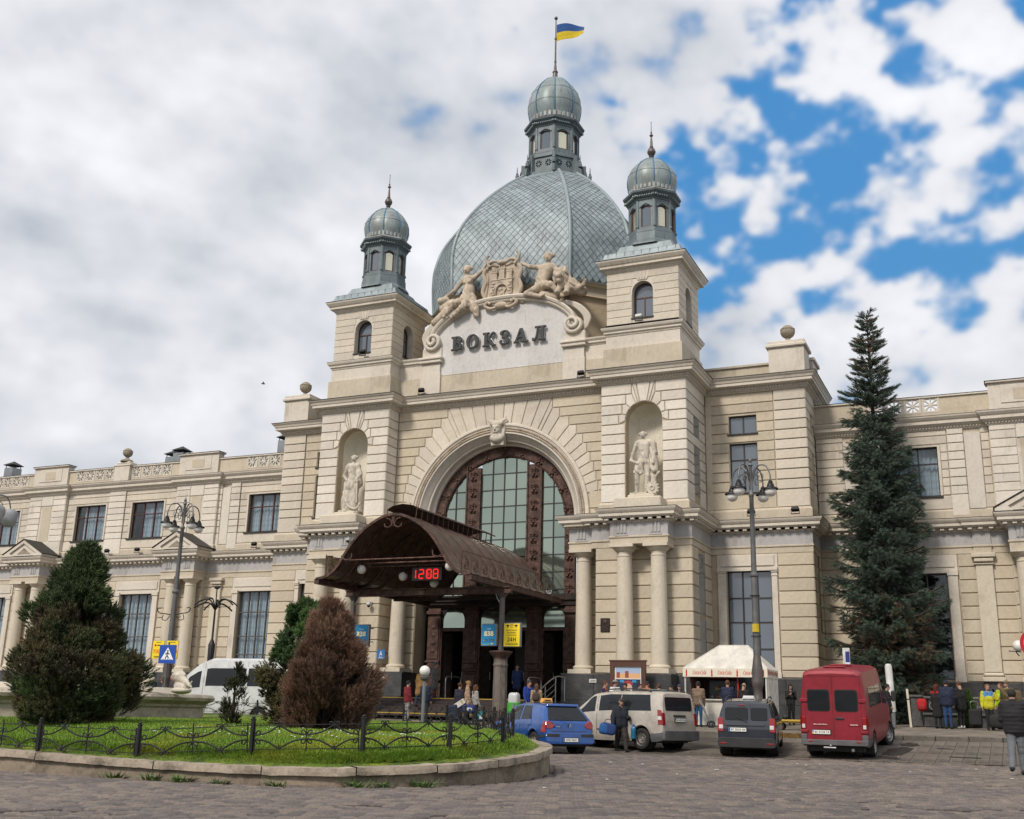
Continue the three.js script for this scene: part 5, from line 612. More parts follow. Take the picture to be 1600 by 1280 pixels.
// cobbled road: one sheet of bedding with setts on it
const road = structure('road', [gridSheet(-70, 70, 15.25, 75, 60, 40, (x, z) => roadY(x, z) - .042)], MS({ color: lin(.13, .108, .088), map: tAsph, roughness: .95 }));
{
  const cobM = [[.185, .160, .155], [.215, .186, .176], [.155, .137, .136], [.235, .203, .184], [.195, .171, .166], [.26, .222, .194], [.14, .127, .129]].map(([r, g, b]) => MS({ color: lin(r, g, b), map: tStone, roughness: .78 }));
  const cg = [0, 1, 2].map(() => { const p = rect(-.079, .079, -.095, .095).map(([a, b]) => [a + rr(-.007, .007), b + rr(-.007, .007)]); const g = slab(p, -.06, 0, .024); g.rotateX(-Math.PI / 2); return g; });
  const cells = [], th = .62, ct = Math.cos(th), st = Math.sin(th), C0 = [18, 30];
  const inLawn = (x, z) => { let c = false; for (let i = 0, j = LB.length - 1; i < LB.length; j = i++) { const a = LB[i], b = LB[j]; if ((a[1] > z) !== (b[1] > z) && x < (b[0] - a[0]) * (z - a[1]) / (b[1] - a[1]) + a[0]) c = !c; } return c; };
  camera.updateMatrixWorld(); const wp = new THREE.Vector3();
  for (let i = -110; i < 110; i++) for (let j = -110; j < 110; j++) {
    let u = i * .182, v = j * .212 + (i % 2) * .106; const bend = .35 * Math.sin(u * .22); v += bend; const x = C0[0] + u * ct - v * st + rr(-.01, .01), z = C0[1] + u * st + v * ct + rr(-.01, .01);
    if (z < 15.5 || z > 46 || x < -4 || x > 34 || inLawn(x, z)) continue; wp.set(x, .4, z); const q = wp.clone().project(camera);
    const bare = fbm(x * .3, z * .3, 5.5, 3) > .66; const D = camera.position.distanceTo(wp); cells.push({ x, z, D: Math.abs(q.x) > 1 || q.y < -1 || q.z > 1 ? D + 90 : D, low: bare, r: th + rr(-.06, .06), b: bend });
  }
  cells.sort((a, b) => a.D - b.D); console.log('setts', cells.length);
  const place = (o, c) => { o.position.set(c.x, roadY(c.x, c.z) + rr(-.012, .008) - (c.low ? .022 : 0), c.z); o.rotation.set(rr(-.03, .03), -c.r + .1 * Math.sin(c.x), rr(-.03, .03), 'YXZ'); o.scale.set(rr(.92, 1.03), 1, rr(.92, 1.03)); };
  cells.slice(0, 300).forEach(c => { const m = put('cobblestone', pick(cg), cobM, road); place(m, c); });
  const rest = cells.slice(300), tmp = new THREE.Object3D(), im = new THREE.InstancedMesh(cg[0], MS({ color: 0xffffff, map: tStone, roughness: .8 }), rest.length), col = new THREE.Color(); im.name = 'cobblestone'; im.userData.kind = 'stuff';
  rest.forEach((c, i) => { place(tmp, c); tmp.updateMatrix(); im.setMatrixAt(i, tmp.matrix); const m = pick(cobM).color, dust = Math.max(0, fbm(c.x * .5 + 9, c.z * .5, 1, 3) - .45) * .5; im.setColorAt(i, col.setRGB(m.r + dust * .3, m.g + dust * .25, m.b + dust * .18)); }); road.add(im);
  // oil stains and worn patches in front of the parking bays
  const stain = (x, z, w, h, a) => { const s = new Soup(), n = 22; const P = k => { const t = k / n * Math.PI * 2, r = .6 + .8 * n3(Math.cos(t) * 2 + x, Math.sin(t) * 2 + z, 3); const X = x + Math.cos(t) * w * r * Math.cos(a) - Math.sin(t) * h * r * Math.sin(a), Z = z + Math.cos(t) * w * r * Math.sin(a) + Math.sin(t) * h * r * Math.cos(a); return [X, gy(X, Z) + .014, Z]; }; for (let k = 0; k < n; k++) s.tri([x, gy(x, z) + .014, z], P(k + 1), P(k)); return s.geo(); };
  const sm1 = put('oil_stain', [stain(20.35, 12.6, .35, 1.2, .1), stain(20.5, 10.6, .28, .5, 0), stain(20.0, 14.4, .5, .35, .3), stain(21.6, 11.6, .25, .12, .3), stain(22.3, 13.9, .5, .12, .1), stain(16.2, 13.6, .9, .4, .2)], MS({ color: lin(.045, .04, .036), map: tRust, roughness: .6 }), scene.getObjectByName('parking_bay'), { kind: 'stuff' });
  const lit = []; for (let i = 0; i < 16; i++) { const x = rr(14, 25), z = rr(18, 33); lit.push(at(bbox(rr(.03, .07), .012, rr(.03, .06), .004), x, roadY(x, z) + .016, z, rr(0, 3))); } const lt = put('litter', lit, M.white, scene, { kind: 'stuff' }); tag(lt, 'scattered scraps of white litter on the cobbles', 'litter');
}
// ================================================================ roundabout lawn with its low wall

const LC = [2.2, 22.5], lawnY = (x, z) => { // height of the turf: level in the middle, falling to the wall
  const a = Math.atan2(x - LC[0], z - LC[1]); let best = 1e9, bt = null; for (const p of LB) { const d = Math.hypot(p[0] - x, p[1] - z); if (d < best) { best = d; bt = p; } } const t = Math.max(0, Math.min(1, (best - .4) / 3.4)), mid = 1.06 + .05 * Math.sin(x * .4) ; const e = sm(Math.max(0, Math.min(1, (best - .34) / .3))), hb = bt[2] - .004 + .14 * e; return hb + (mid - hb) * (1 - (1 - t) * (1 - t)) + .03 * (n3(x * 1.3, 0, z * 1.3) - .5) * t; };
{
  const ins = (p, o) => { const d = Math.hypot(p[0] - LC[0], p[1] - LC[1]); return [p[0] - (p[0] - LC[0]) / d * o, p[1] - (p[1] - LC[1]) / d * o]; };
  const s = new Soup(), n = LB.length, R = 16; for (let i = 0; i < n; i++) for (let r = 0; r < R; r++) { const Q = (k, q) => { const b = ins(LB[k % n], .3), t = Math.pow(q / R, .7), x = LC[0] + (b[0] - LC[0]) * t, z = LC[1] + (b[1] - LC[1]) * t; return [x, lawnY(x, z), z]; }; r ? s.quad(Q(i, r), Q(i, r + 1), Q(i + 1, r + 1), Q(i + 1, r)) : s.tri(Q(i, 0), Q(i, 1), Q(i + 1, 1)); }
  const lm = gtex(256, (u, v) => { const a = fbt(u, v, 6, 4, 131), b = n2t(u * 96, v * 96, 96, 135); const k = .75 + (a - .5) * .6 + (b - .5) * .35; return [k * (1 + (a - .5) * .3), k, k * .8]; }, true, .4);
  structure('lawn', [s.geo()], MS({ color: lin(.15, .23, .02), map: lm, roughness: .95 }));
  // wall stones and coping, cracked and a little out of line
  const wall = thing('retaining_wall', 'low weathered concrete wall with a chipped coping round the lawn', 'wall'), cop = [0, 1, 2].map(i => MS({ color: lin(.42 + i * .03, .365 + i * .026, .30 + i * .02), map: tStone, roughness: .92 })), face = [0, 1, 2].map(i => MS({ color: lin(.30 + i * .025, .255 + i * .02, .20 + i * .016), map: tStone, roughness: .95 }));
  let k = 0; while (k < n) { const len = 7 + Math.floor(rnd() * 3), e = Math.min(n, k + len), dy = rr(-.012, .012), dx = rr(-.02, .02); const ptsO = []; for (let i = k; i <= e; i++) ptsO.push(LB[i % n]);
    const piece = (o0, o1, y0, y1, nz, gap) => { const sp = new Soup(), N = ptsO.length * 3 - 2; const Q = (i, o, y) => { let f = i / (N - 1) * (ptsO.length - 1); f = Math.max(gap, Math.min(ptsO.length - 1 - gap, f)); const a = Math.floor(Math.min(f, ptsO.length - 1.001)), t = f - a, p = ptsO[a], q = ptsO[a + 1], c = [p[0] + (q[0] - p[0]) * t, p[1] + (q[1] - p[1]) * t], w = ins(c, o + (n3(c[0] * 7, (y === 'g' ? -1 : y) * 9, c[1] * 7) - .5) * nz), top = p[2] + (q[2] - p[2]) * t; return [w[0], y === 'g' ? roadY(w[0], w[1]) - .08 : top + y + (n3(c[0] * 6, 3, c[1] * 6) - .5) * nz * .5, w[1]]; };
      for (let i = 0; i < N - 1; i++) { const oA = o0, oB = o1, mid = y0 === 'g' ? -.25 : (y0 + y1) / 2; sp.quad(Q(i, oA, y0), Q(i + 1, oA, y0), Q(i + 1, oA, mid), Q(i, oA, mid)); sp.quad(Q(i, oA, mid), Q(i + 1, oA, mid), Q(i + 1, oA + .01, y1), Q(i, oA + .01, y1)); sp.quad(Q(i, oA + .01, y1), Q(i + 1, oA + .01, y1), Q(i + 1, oB, y1), Q(i, oB, y1)); if (y0 !== 'g') sp.quad(Q(i, oB, y0), Q(i + 1, oB, y0), Q(i + 1, oA, y0), Q(i, oA, y0)); } return sp.geo(); };
    put('coping_stone', [piece(-.07 + dx, .5, -.11 + dy, dy + .005, .035, .04)], cop, wall); put('wall_stone', [piece(.02 + dx * .5, .4, 'g', -.1, .03, .012)], face, wall); k = e; }
  // turf: short blades over the part of the lawn nearest the camera, sparser behind
  const bl = new Soup(); for (const [a, l, w] of [[0, .07, .007], [2.1, .06, .006], [4.2, .05, .007], [1.1, .045, .006], [5.2, .055, .006]]) { const c = Math.cos(a), q = Math.sin(a), ox = c * .012, oz = q * .012; bl.tri([ox - q * w, 0, oz + c * w], [ox + q * w, 0, oz - c * w], [ox + c * l * .55, l, oz + q * l * .55]); } const bg = bl.geo();
  const pts = []; for (let i = 0; i < 420000 && pts.length < 90000; i++) { const bi = Math.floor(rnd() * n), bf = rnd(), ba = LB[bi], bb2 = LB[(bi + 1) % n], b = ins([ba[0] + (bb2[0] - ba[0]) * bf, ba[1] + (bb2[1] - ba[1]) * bf], .46), t = Math.sqrt(rnd()), x = LC[0] + (b[0] - LC[0]) * t, z = LC[1] + (b[1] - LC[1]) * t; const D = Math.hypot(x - 23.8, z - 49.1); if (D > 36 || rnd() > Math.min(1, Math.pow(19 / D, 2.2))) continue; pts.push([x, z]); }
  const im = new THREE.InstancedMesh(bg, MP({ color: 0xffffff, roughness: .8, transmission: .25, thickness: 0, side: THREE.DoubleSide }), pts.length), tmp = new THREE.Object3D(), col = new THREE.Color(); pts.forEach(([x, z], i) => { tmp.position.set(x, lawnY(x, z) - .004, z); tmp.rotation.set(0, rnd() * 6.3, 0); const k2 = rr(.7, 1.35); tmp.scale.set(k2 * 1.5, k2, k2 * 1.5); tmp.updateMatrix(); im.setMatrixAt(i, tmp.matrix); const g = .75 + .5 * fbm(x * .8, z * .8, 3, 3) + rr(-.12, .12), dry = Math.max(0, fbm(x * .6 + 4, z * .6, 8, 3) - .56) * .9 + (rnd() < .05 ? .2 : 0); im.setColorAt(i, col.setRGB((.18 + dry * .45) * g, (.31 + dry * .1) * g, .018 * g)); }); im.name = 'grass'; im.userData = { kind: 'stuff', label: 'bright green spring turf on the raised lawn', category: 'grass' }; scene.add(im);
  // daisies
  const dg = ball(.016, 0, .06, 0, 1, .4, 1, 5), ds = []; for (let i = 0; i < 230; i++) { const x = rr(8.5, 13.6), z = rr(27.5, 32.6); if (Math.hypot(x - 10.6, z - 30.5) > 3.2) continue; ds.push([x, z]); } const di = new THREE.InstancedMesh(dg, MS({ color: lin(.75, .75, .7), roughness: .8 }), ds.length); ds.forEach(([x, z], i) => { tmp.position.set(x, lawnY(x, z), z); tmp.rotation.set(0, 0, 0); tmp.scale.setScalar(rr(.7, 1.3)); tmp.updateMatrix(); di.setMatrixAt(i, tmp.matrix); }); di.name = 'daisies'; di.userData = { kind: 'stuff', label: 'tiny white daisies scattered in the turf', category: 'flowers' }; scene.add(di);
  // weeds along the foot of the wall
  for (const [u, lb] of [[.283, 'a'], [.305, 'b'], [.318, 'c'], [.335, 'd'], [.36, 'e'], [.395, 'f'], [.41, 'g'], [.435, 'h']]) { const p = LB[Math.floor(u * n)], w = ins(p, -.1), g = []; const nb = 26; for (let i = 0; i < nb; i++) { const a = rnd() * 6.3, r = rr(.02, .2), l = rr(.06, .2), s2 = new Soup(), cx = Math.cos(a) * r, cz = Math.sin(a) * r, ax = Math.cos(a), az = Math.sin(a); s2.tri([cx - az * .02, 0, cz + ax * .02], [cx + az * .02, 0, cz - ax * .02], [cx + ax * l * .6, l, cz + az * l * .6]); s2.tri([cx - az * .025, l * .4, cz + ax * .025], [cx + az * .025, l * .4, cz - ax * .025], [cx + ax * l, l * .5, cz + az * l]); g.push(s2.geo()); } const m = put('weed', g, MP({ color: lin(.1, .19, .03), roughness: .8, transmission: .25, thickness: 0, side: THREE.DoubleSide }), scene); m.position.set(w[0], roadY(w[0], w[1]), w[1]); m.scale.set(1.3, rr(.5, .9), .8); m.rotation.y = rnd() * 6; tag(m, 'small green weed growing at the foot of the lawn wall', 'weed', 'weeds along the foot of the lawn wall'); }
  // ---- wrought iron fence
  const fence = thing('lawn_fence', 'low black wrought iron fence with scrolled panels round the lawn', 'fence');
  const pr = [[-8.2, 28.3], [-5.8, 29.7], [-3.2, 30.9], [-.5, 31.8], [2.3, 32.6], [5.0, 33.3], [7.6, 33.95], [10.19, 34.25], [12.53, 34.25], [14.23, 33.65], [15.1, 32.32], [15.1, 30.2], [14.35, 28.1], [13.2, 26], [12, 24], [10.7, 21.9], [9.1, 19.8], [7.4, 17.7], [5.8, 16.1], [4.07, 14.6], [2.2, 13.4], [.15, 12.5], [-2, 12.1], [-4.2, 12], [-6.6, 12.4]];
  const L0 = 2, hT = .46, hB = .09, mid = .275, rod2 = (a, b, r = .011) => rod([a[0], a[1], 0], [b[0], b[1], 0], r, r, 5), cv = (p, r = .014) => tube(p.map(q => [q[0], q[1], 0]), r, 10, 4);
  const scroll = []; for (const [xa, xb, yb] of [[0, .5, hT], [1, .5, hT], [1, 1.5, hT], [2, 1.5, hT], [0, .5, hB], [1, .5, hB], [1, 1.5, hB], [2, 1.5, hB]]) { const sgn = yb === hT ? 1 : -1, xi = xa === 0 ? .06 : xa === 2 ? 1.94 : xa; scroll.push(cv([[xi, mid + sgn * .03], [xi + (xb - xi) * .45, mid + sgn * .06], [xi + (xb - xi) * .8, mid + sgn * .13], [xb, yb]])); const dr = xa < xb ? 1 : -1; scroll.push(cv([[xi, mid + sgn * .02], [xi + dr * .05, mid + sgn * .1], [xi + dr * .1, mid + sgn * .085], [xi + dr * .085, mid + sgn * .055]], .011)); scroll.push(cv([[xb, yb + sgn * -.05], [xb - dr * .04, yb + sgn * .035], [xb - dr * .09, yb + sgn * .03], [xb - dr * .085, yb + sgn * .002]], .011)); } scroll.push(rod2([1, .05], [1, .53]), rod2([.06, .05], [.06, .5]), rod2([1.94, .05], [1.94, .5]), rod2([.5, hT - .07], [.5, hT + .05]), rod2([1.5, hT - .07], [1.5, hT + .05]), rod2([.5, hB - .05], [.5, hB + .07]), rod2([1.5, hB - .05], [1.5, hB + .07]));
  const sg = mergeGeometries(scroll), rg = at(bbox(1.98, .014, .02, .003), 1, 0, 0), pg = mergeGeometries([at(bbox(.058, .6, .058, .007), 0, .25, 0), at(bbox(.074, .025, .074, .006), 0, .55, 0), ball(.032, 0, .58, 0, 1, .8, 1, 8)]);
  for (let i = 0; i < pr.length; i++) { const [x, z] = pr[i], y = lawnY(x, z); const p = put('post', pg, M.black, fence); p.position.set(x, y, z); if (i === pr.length - 1) break; const [x2, z2] = pr[i + 1], y2 = lawnY(x2, z2), L = Math.hypot(x2 - x, z2 - z), g = part('fence_panel', fence); g.position.set(x, y, z); g.rotation.set(0, -Math.atan2(z2 - z, x2 - x), Math.atan2(y2 - y, L), 'YXZ'); g.scale.set(L / L0, 1, 1); put('scrollwork', sg, M.black, g); for (const h of [hT, hB]) { const r = put('rail', rg, M.black, g); r.position.y = h; } }
}
// ================================================================ vehicles: lofted bodies, rear at z = 0, nose towards -z
const carPaint = (r, g, b, o = {}) => MP({ color: lin(r, g, b), roughness: .38, metalness: .15, clearcoat: .8, clearcoatRoughness: .12, map: tWear, ...o });
M.carGlass = MP({ color: lin(.016, .019, .022), roughness: .05, ior: 1.38 }); M.rubber = MS({ color: lin(.02, .019, .018), map: tWear, roughness: .85 }); M.plastic = MS({ color: lin(.035, .036, .038), map: tWear, roughness: .65 }); M.bumperGrey = MS({ color: lin(.13, .13, .135), map: tWear, roughness: .6 }); M.redLamp = MP({ color: lin(.26, .008, .008), roughness: .12, clearcoat: 1, clearcoatRoughness: .05 }); M.clearLamp = MP({ color: lin(.6, .6, .58), roughness: .1, clearcoat: 1 }); M.amber = MP({ color: lin(.7, .25, .02), roughness: .2, clearcoat: 1 }); M.rimMetal = MS({ color: lin(.42, .42, .42), map: tWear, roughness: .4, metalness: .6 });
function lerpSt(st, s) { let i = 0; while (i < st.length - 2 && st[i + 1][0] < s) i++; const a = st[i], b = st[i + 1], t = Math.max(0, Math.min(1, (s - a[0]) / (b[0] - a[0]))); return a.map((v, k) => v + (b[k] - v) * t); }
function vehicle(o, name, label, cat, pos, heading, group) {
  const T = thing(name, label, cat, pos, Math.atan2(-heading[0], -heading[1]), group); if (o.pitch) { T.rotation.order = 'YXZ'; T.rotation.x = o.pitch; }
  const st = o.st, L = st[st.length - 1][0], sh = o.lean || (() => 0);
  const P = (s, v, side = 1, off = 0) => { // v: 0 sill, 1 lower flank, 2 widest, 3 belt, 4 roof edge, 5 shoulder of roof, 6 middle
    const [, w, yB0, be, wR, yR, yT] = lerpSt(st, s); let yB = yB0; for (const [ws, wr] of o.wheels) { const d = Math.abs(s - ws), R = wr + .07; if (d < R) yB = Math.max(yB, wr + Math.sqrt(R * R - d * d)); } yB = Math.min(yB, be - .05);
    const y1 = Math.max(yB + .02, yB0 + .14), K = [[w * .93, yB], [w * .985, Math.max(y1, yB + .01)], [w, Math.max(yB + .03, yB0 + (be - yB0) * .5)], [w * .982, be], [wR, yR], [wR * .82, yR + (yT - yR) * .72], [0, yT]];
    const i = Math.min(5, Math.floor(v)), t = v - i, a = K[i], b = K[i + 1]; let x = a[0] + (b[0] - a[0]) * t, y = a[1] + (b[1] - a[1]) * t; if (i === 3) x += Math.sin(t * Math.PI) * .018; if (off) { const dx = b[1] - a[1], dy = a[0] - b[0], l = Math.hypot(dx, dy) || 1; x += dx / l * off; y += dy / l * off; }
    return [side * x, y, -s - sh(y, s)]; };
  const grid = (S, Vv, side, off) => { const sp = []; const idx = []; for (const s of S) for (const v of Vv) sp.push(...P(s, v, side, off)); const n = Vv.length; for (let i = 0; i < S.length - 1; i++) for (let j = 0; j < n - 1; j++) { const a = i * n + j, b = a + n; side > 0 ? idx.push(a, b, b + 1, a, b + 1, a + 1) : idx.push(a, b + 1, b, a, a + 1, b + 1); } const g = new THREE.BufferGeometry(); g.setAttribute('position', new THREE.Float32BufferAttribute(sp, 3)); g.setIndex(idx); return g; };
  const S = []; for (let s = 0; s <= L + 1e-6; s += .05) S.push(Math.min(L, s)); for (const [a] of st) S.push(a); S.sort((a, b) => a - b); const SS = S.filter((s, i) => !i || s - S[i - 1] > .004), VV = [0, .5, 1, 1.5, 2, 2.5, 3, 3.25, 3.5, 3.75, 4, 4.35, 4.7, 5, 5.5, 6];
  const shell = [1, -1].map(sd => toCreasedNormals(grid(SS, VV, sd, 0), .7)); const cap = new Soup(); for (const s of [0, L]) for (let i = 0; i < VV.length - 1; i++) { const q = [P(s, VV[i], -1), P(s, VV[i], 1), P(s, VV[i + 1], 1), P(s, VV[i + 1], -1)]; s === 0 ? cap.quad(...q) : cap.quad(...q.reverse()); }
  const under = new Soup(); for (let i = 0; i < SS.length - 1; i++) under.quad(P(SS[i], 0, 1), P(SS[i + 1], 0, 1), P(SS[i + 1], 0, -1), P(SS[i], 0, -1));
  put('body', [...shell.map(nrm), cap.geo()], o.paint, T); put('underbody', [under.geo(), box(-st[1][1] * .8, st[1][1] * .8, .22, .4, -L + .3, -.25)], M.plastic, T);
  // patches lying on the flank: corners (s at the lower edge, s at the upper edge)
  const patch = (s0, s1, v0, v1, side, off, t0 = s0, t1 = s1) => { const n = 10, m = 6, sp = new Soup(); const Q = (i, j) => { const v = v0 + (v1 - v0) * j / m, a = s0 + (t0 - s0) * j / m, b = s1 + (t1 - s1) * j / m; return P(a + (b - a) * i / n, v, side, off); }; for (let i = 0; i < n; i++) for (let j = 0; j < m; j++) side > 0 ? sp.quad(Q(i, j), Q(i + 1, j), Q(i + 1, j + 1), Q(i, j + 1)) : sp.quad(Q(i, j + 1), Q(i + 1, j + 1), Q(i + 1, j), Q(i, j)); const g = sp.geo(); return nrm(toCreasedNormals((() => { const c = g.clone(); c.userData = {}; c.deleteAttribute('uv'); c.deleteAttribute('normal'); return mergeVertices(c, 1e-4); })(), .7)); };
  const over = (s0, s1, v0, off) => { const n = 8, m = 12, sp = new Soup(); const Q = (i, j) => { const t = -1 + 2 * j / m, side = t < 0 ? -1 : 1, v = v0 + (6 - v0) * (1 - Math.abs(t)); return P(s0 + (s1 - s0) * i / n, v, side, off); }; for (let i = 0; i < n; i++) for (let j = 0; j < m; j++) sp.quad(Q(i, j), Q(i + 1, j), Q(i + 1, j + 1), Q(i, j + 1)); return sp.geo(); };
  const rear = (pts, z, d = .01) => { const g = slab(pts, -d, 0, Math.min(.012, d)); const p = g.attributes.position; for (let i = 0; i < p.count; i++) p.setZ(i, p.getZ(i) + z - sh(p.getY(i), 0)); g.computeVertexNormals(); return g; };
  const rrect = (x0, x1, y0, y1, r = .05) => [[x0 + r, y0], [x1 - r, y0], [x1 - r * .3, y0 + r * .3], [x1, y0 + r], [x1, y1 - r], [x1 - r * .3, y1 - r * .3], [x1 - r, y1], [x0 + r, y1], [x0 + r * .3, y1 - r * .3], [x0, y1 - r], [x0, y0 + r], [x0 + r * .3, y0 + r * .3]];
  for (const [ws, wr, ww = .2] of o.wheels) for (const sd of [1, -1]) {
    const w = part('wheel', T), x = sd * (lerpSt(st, ws)[1] - ww * .55); w.position.set(x, wr, -ws - 0); w.rotation.y = sd > 0 ? 0 : Math.PI; if (o.steer && ws > L / 2) w.rotation.y += o.steer; const ax = g => { g.rotateZ(-Math.PI / 2); return g; };
    put('tyre', [nrm(ax(toCreasedNormals(new THREE.LatheGeometry([[wr * .62, -ww / 2 + .02], [wr * .7, -ww / 2], [wr * .92, -ww / 2], [wr, -ww / 2 + .03], [wr, ww / 2 - .03], [wr * .92, ww / 2], [wr * .7, ww / 2], [wr * .62, ww / 2 - .03]].map(p => new THREE.Vector2(...p)), 36), .5)))], M.rubber, w);
    const rim = [nrm(ax(toCreasedNormals(new THREE.LatheGeometry([[0, ww / 2 - .05], [wr * .12, ww / 2 - .03], [wr * .2, ww / 2 - .06], [wr * .42, ww / 2 - .035], [wr * .56, ww / 2 - .05], [wr * .62, ww / 2 - .015], [wr * .645, ww / 2 - .01]].map(p => new THREE.Vector2(...p)), 36), .4)))]; put('rim', rim, o.rim || M.rimMetal, w); const hl = []; for (let k = 0; k < (o.spokes || 10); k++) { const a = k / (o.spokes || 10) * 6.283; hl.push(at(bbox(.02, wr * .13, wr * .1, .006), ww / 2 - .035, Math.cos(a) * wr * .47, Math.sin(a) * wr * .47, 0, a)); } put('rim_hole', hl, M.rubber, w); put('arch_liner', [at(new THREE.CylinderGeometry(wr + .05, wr + .05, .3, 24, 1, true), -.1, .02, 0, 0, 0, Math.PI / 2)], M.rubber, w); }
  return { T, P, patch, over, rear, rrect, L };
}
function plateTex(txt, l) { return canvasTex(512, 112, (x, w, h) => { x.fillStyle = '#e9e9e4'; x.fillRect(0, 0, w, h); x.strokeStyle = '#222'; x.lineWidth = 4; x.strokeRect(3, 3, w - 6, h - 6); if (l === 'ua') { x.fillStyle = '#2e6fb8'; x.fillRect(8, 8, 40, h / 2 - 8); x.fillStyle = '#e6b422'; x.fillRect(8, h / 2, 40, h / 2 - 8); } else { x.fillStyle = '#1c4ea0'; x.fillRect(8, 8, 44, h - 16); } x.fillStyle = '#15181c'; x.font = 'bold 82px sans-serif'; x.textAlign = 'center'; x.fillText(txt, w / 2 + 22, 86, 420); }); }
function plate(V_, txt, l, x, y, z) { const [g, m] = printed(.52, .112, plateTex(txt, l)); const t = put('number_plate', g, m, V_.T); t.position.set(x, y, z); put('plate_frame', [at(bbox(.55, .14, .015, .004), x, y, z - .012)], M.plastic, V_.T); }
const T3 = (v, ...m) => put(...m, v.T);
// ---- blue hatchback with a taxi sign
{
  const v = vehicle({ paint: carPaint(.005, .085, .36, { clearcoat: 1, roughness: .28 }), wheels: [[.78, .315], [3.39, .315]], spokes: 5, lean: (y, s) => Math.max(0, 1 - s / 1.5) * (y < .93 ? .10 * Math.max(0, y - .45) : .048 + (y - .93) * .95), st: [[0, .79, .32, .9, .56, 1.36, 1.41], [.05, .83, .27, .93, .60, 1.39, 1.44], [.35, .865, .24, .95, .63, 1.42, 1.475], [1.0, .872, .22, .94, .655, 1.455, 1.5], [1.8, .872, .22, .92, .66, 1.46, 1.51], [2.35, .87, .22, .9, .64, 1.40, 1.45], [2.8, .868, .22, .9, .66, 1.17, 1.22], [3.2, .86, .22, .9, .70, .97, 1.0], [3.75, .83, .23, .82, .66, .85, .88], [4.08, .72, .27, .66, .55, .69, .72], [4.2, .55, .34, .5, .4, .53, .56]] }, 'blue_taxi', 'blue hatchback with orange taxi sign parked beside the lawn', 'car', [11.35, .35, 17.2], [-1.98, -1.6]);
  for (const s of [1, -1]) { T3(v, 'side_window', [v.patch(.86, 1.62, 3.12, 3.9, s, .006, .98, 1.6)], M.carGlass); T3(v, 'side_window', [v.patch(1.72, 2.62, 3.1, 3.9, s, .006, 1.7, 2.2)], M.carGlass); T3(v, 'rub_strip', [v.patch(.9, 3.1, 1.55, 1.8, s, .012)], M.plastic); T3(v, 'door_seam', [v.patch(1.66, 1.675, .8, 3.1, s, .004), v.patch(2.78, 2.795, .8, 3.1, s, .004), v.patch(.86, .875, 2.3, 3.1, s, .004)], M.rubber); T3(v, 'door_handle', [v.patch(1.9, 2.08, 2.55, 2.7, s, .02), v.patch(.98, 1.14, 2.55, 2.7, s, .02)], v.T.children[0].material); T3(v, 'mirror', [ball(.1, s * .98, .98, -2.75, .9, .65, .6, 10), rod([s * .86, .93, -2.75], [s * .98, .97, -2.75], .025)], v.T.children[0].material); T3(v, 'tail_light', [v.rear([[s * .52, .84], [s * .6, .93], [s * .70, .97], [s * .80, .95], [s * .825, .85], [s * .80, .74], [s * .66, .74], [s * .56, .78]], .02, .03), v.patch(.02, .3, 2.1, 3.05, s, .012, .02, .12)], M.redLamp); T3(v, 'bumper_pad', [v.rear(v.rrect(...mir(s, .36, .82), .5, .6, .03), .05, .04), v.patch(.0, .42, 1.45, 1.8, s, .016)], M.plastic); }
  T3(v, 'rear_window', [v.rear([[-.66, .98], [.66, .98], [.69, 1.02], [.52, 1.38], [.48, 1.4], [-.48, 1.4], [-.52, 1.38], [-.69, 1.02]], .012, .01)], M.carGlass); T3(v, 'rear_spoiler', [v.rear(v.rrect(-.56, .56, 1.4, 1.47, .03), .07, .09)], v.T.children[0].material); T3(v, 'windscreen', [v.over(2.42, 3.12, 4.15, .006)], M.carGlass); T3(v, 'bumper', [v.rear(v.rrect(-.83, .83, .3, .62, .08), .045, .06)], v.T.children[0].material); T3(v, 'wiper', [rod([.05, 1.0, .03], [-.34, 1.16, -.1], .018, .01)], M.plastic); T3(v, 'tailgate_seam', [v.rear(v.rrect(-.6, .6, .655, .665, .002), .012, .008)], M.rubber);
  plate(v, 'KTA 1042', 'pl', .0, .42, .06); T3(v, 'maker_badge', [at(slab([[-.03, -.05], [.0, -.01], [.03, -.05], [.035, .0], [.02, .03], [.045, .06], [.01, .075], [-.02, .05], [-.045, .06], [-.02, .02], [-.04, -.02]], 0, .01, .003), 0, .82, .018)], M.rimMetal); const [bg, bm] = printed(.24, .045, canvasTex(256, 48, (x, w, h) => { x.fillStyle = '#0c3f86'; x.fillRect(0, 0, w, h); x.fillStyle = '#d7dde2'; x.font = 'bold 38px sans-serif'; x.textAlign = 'center'; x.fillText('PEUGEOT', w / 2, 38, 240); })); const bb = put('badge_lettering', bg, bm, v.T); bb.position.set(-.42, .80, .014);
  T3(v, 'red_parcel', [ball(.2, .2, 1.02, -.42, 1.6, .6, .8, 8)], MS({ color: lin(.3, .02, .03), roughness: .8 })); const tx = thing('taxi_roof_sign', 'orange taxi sign on the roof of the blue hatchback', 'taxi sign', [v.T.position.x, v.T.position.y, v.T.position.z], v.T.rotation.y); const ts = put('shell', [at(slab([[-.2, 0], [.2, 0], [.17, .13], [-.17, .13]], -.07, .07, .03), 0, 1.505, -1.5)], MS({ color: lin(.72, .36, .05), roughness: .4 }), tx); put('lettering', [at(bbox(.2, .04, .004, .001), 0, 1.57, -1.428)], M.frameDark, tx);
}
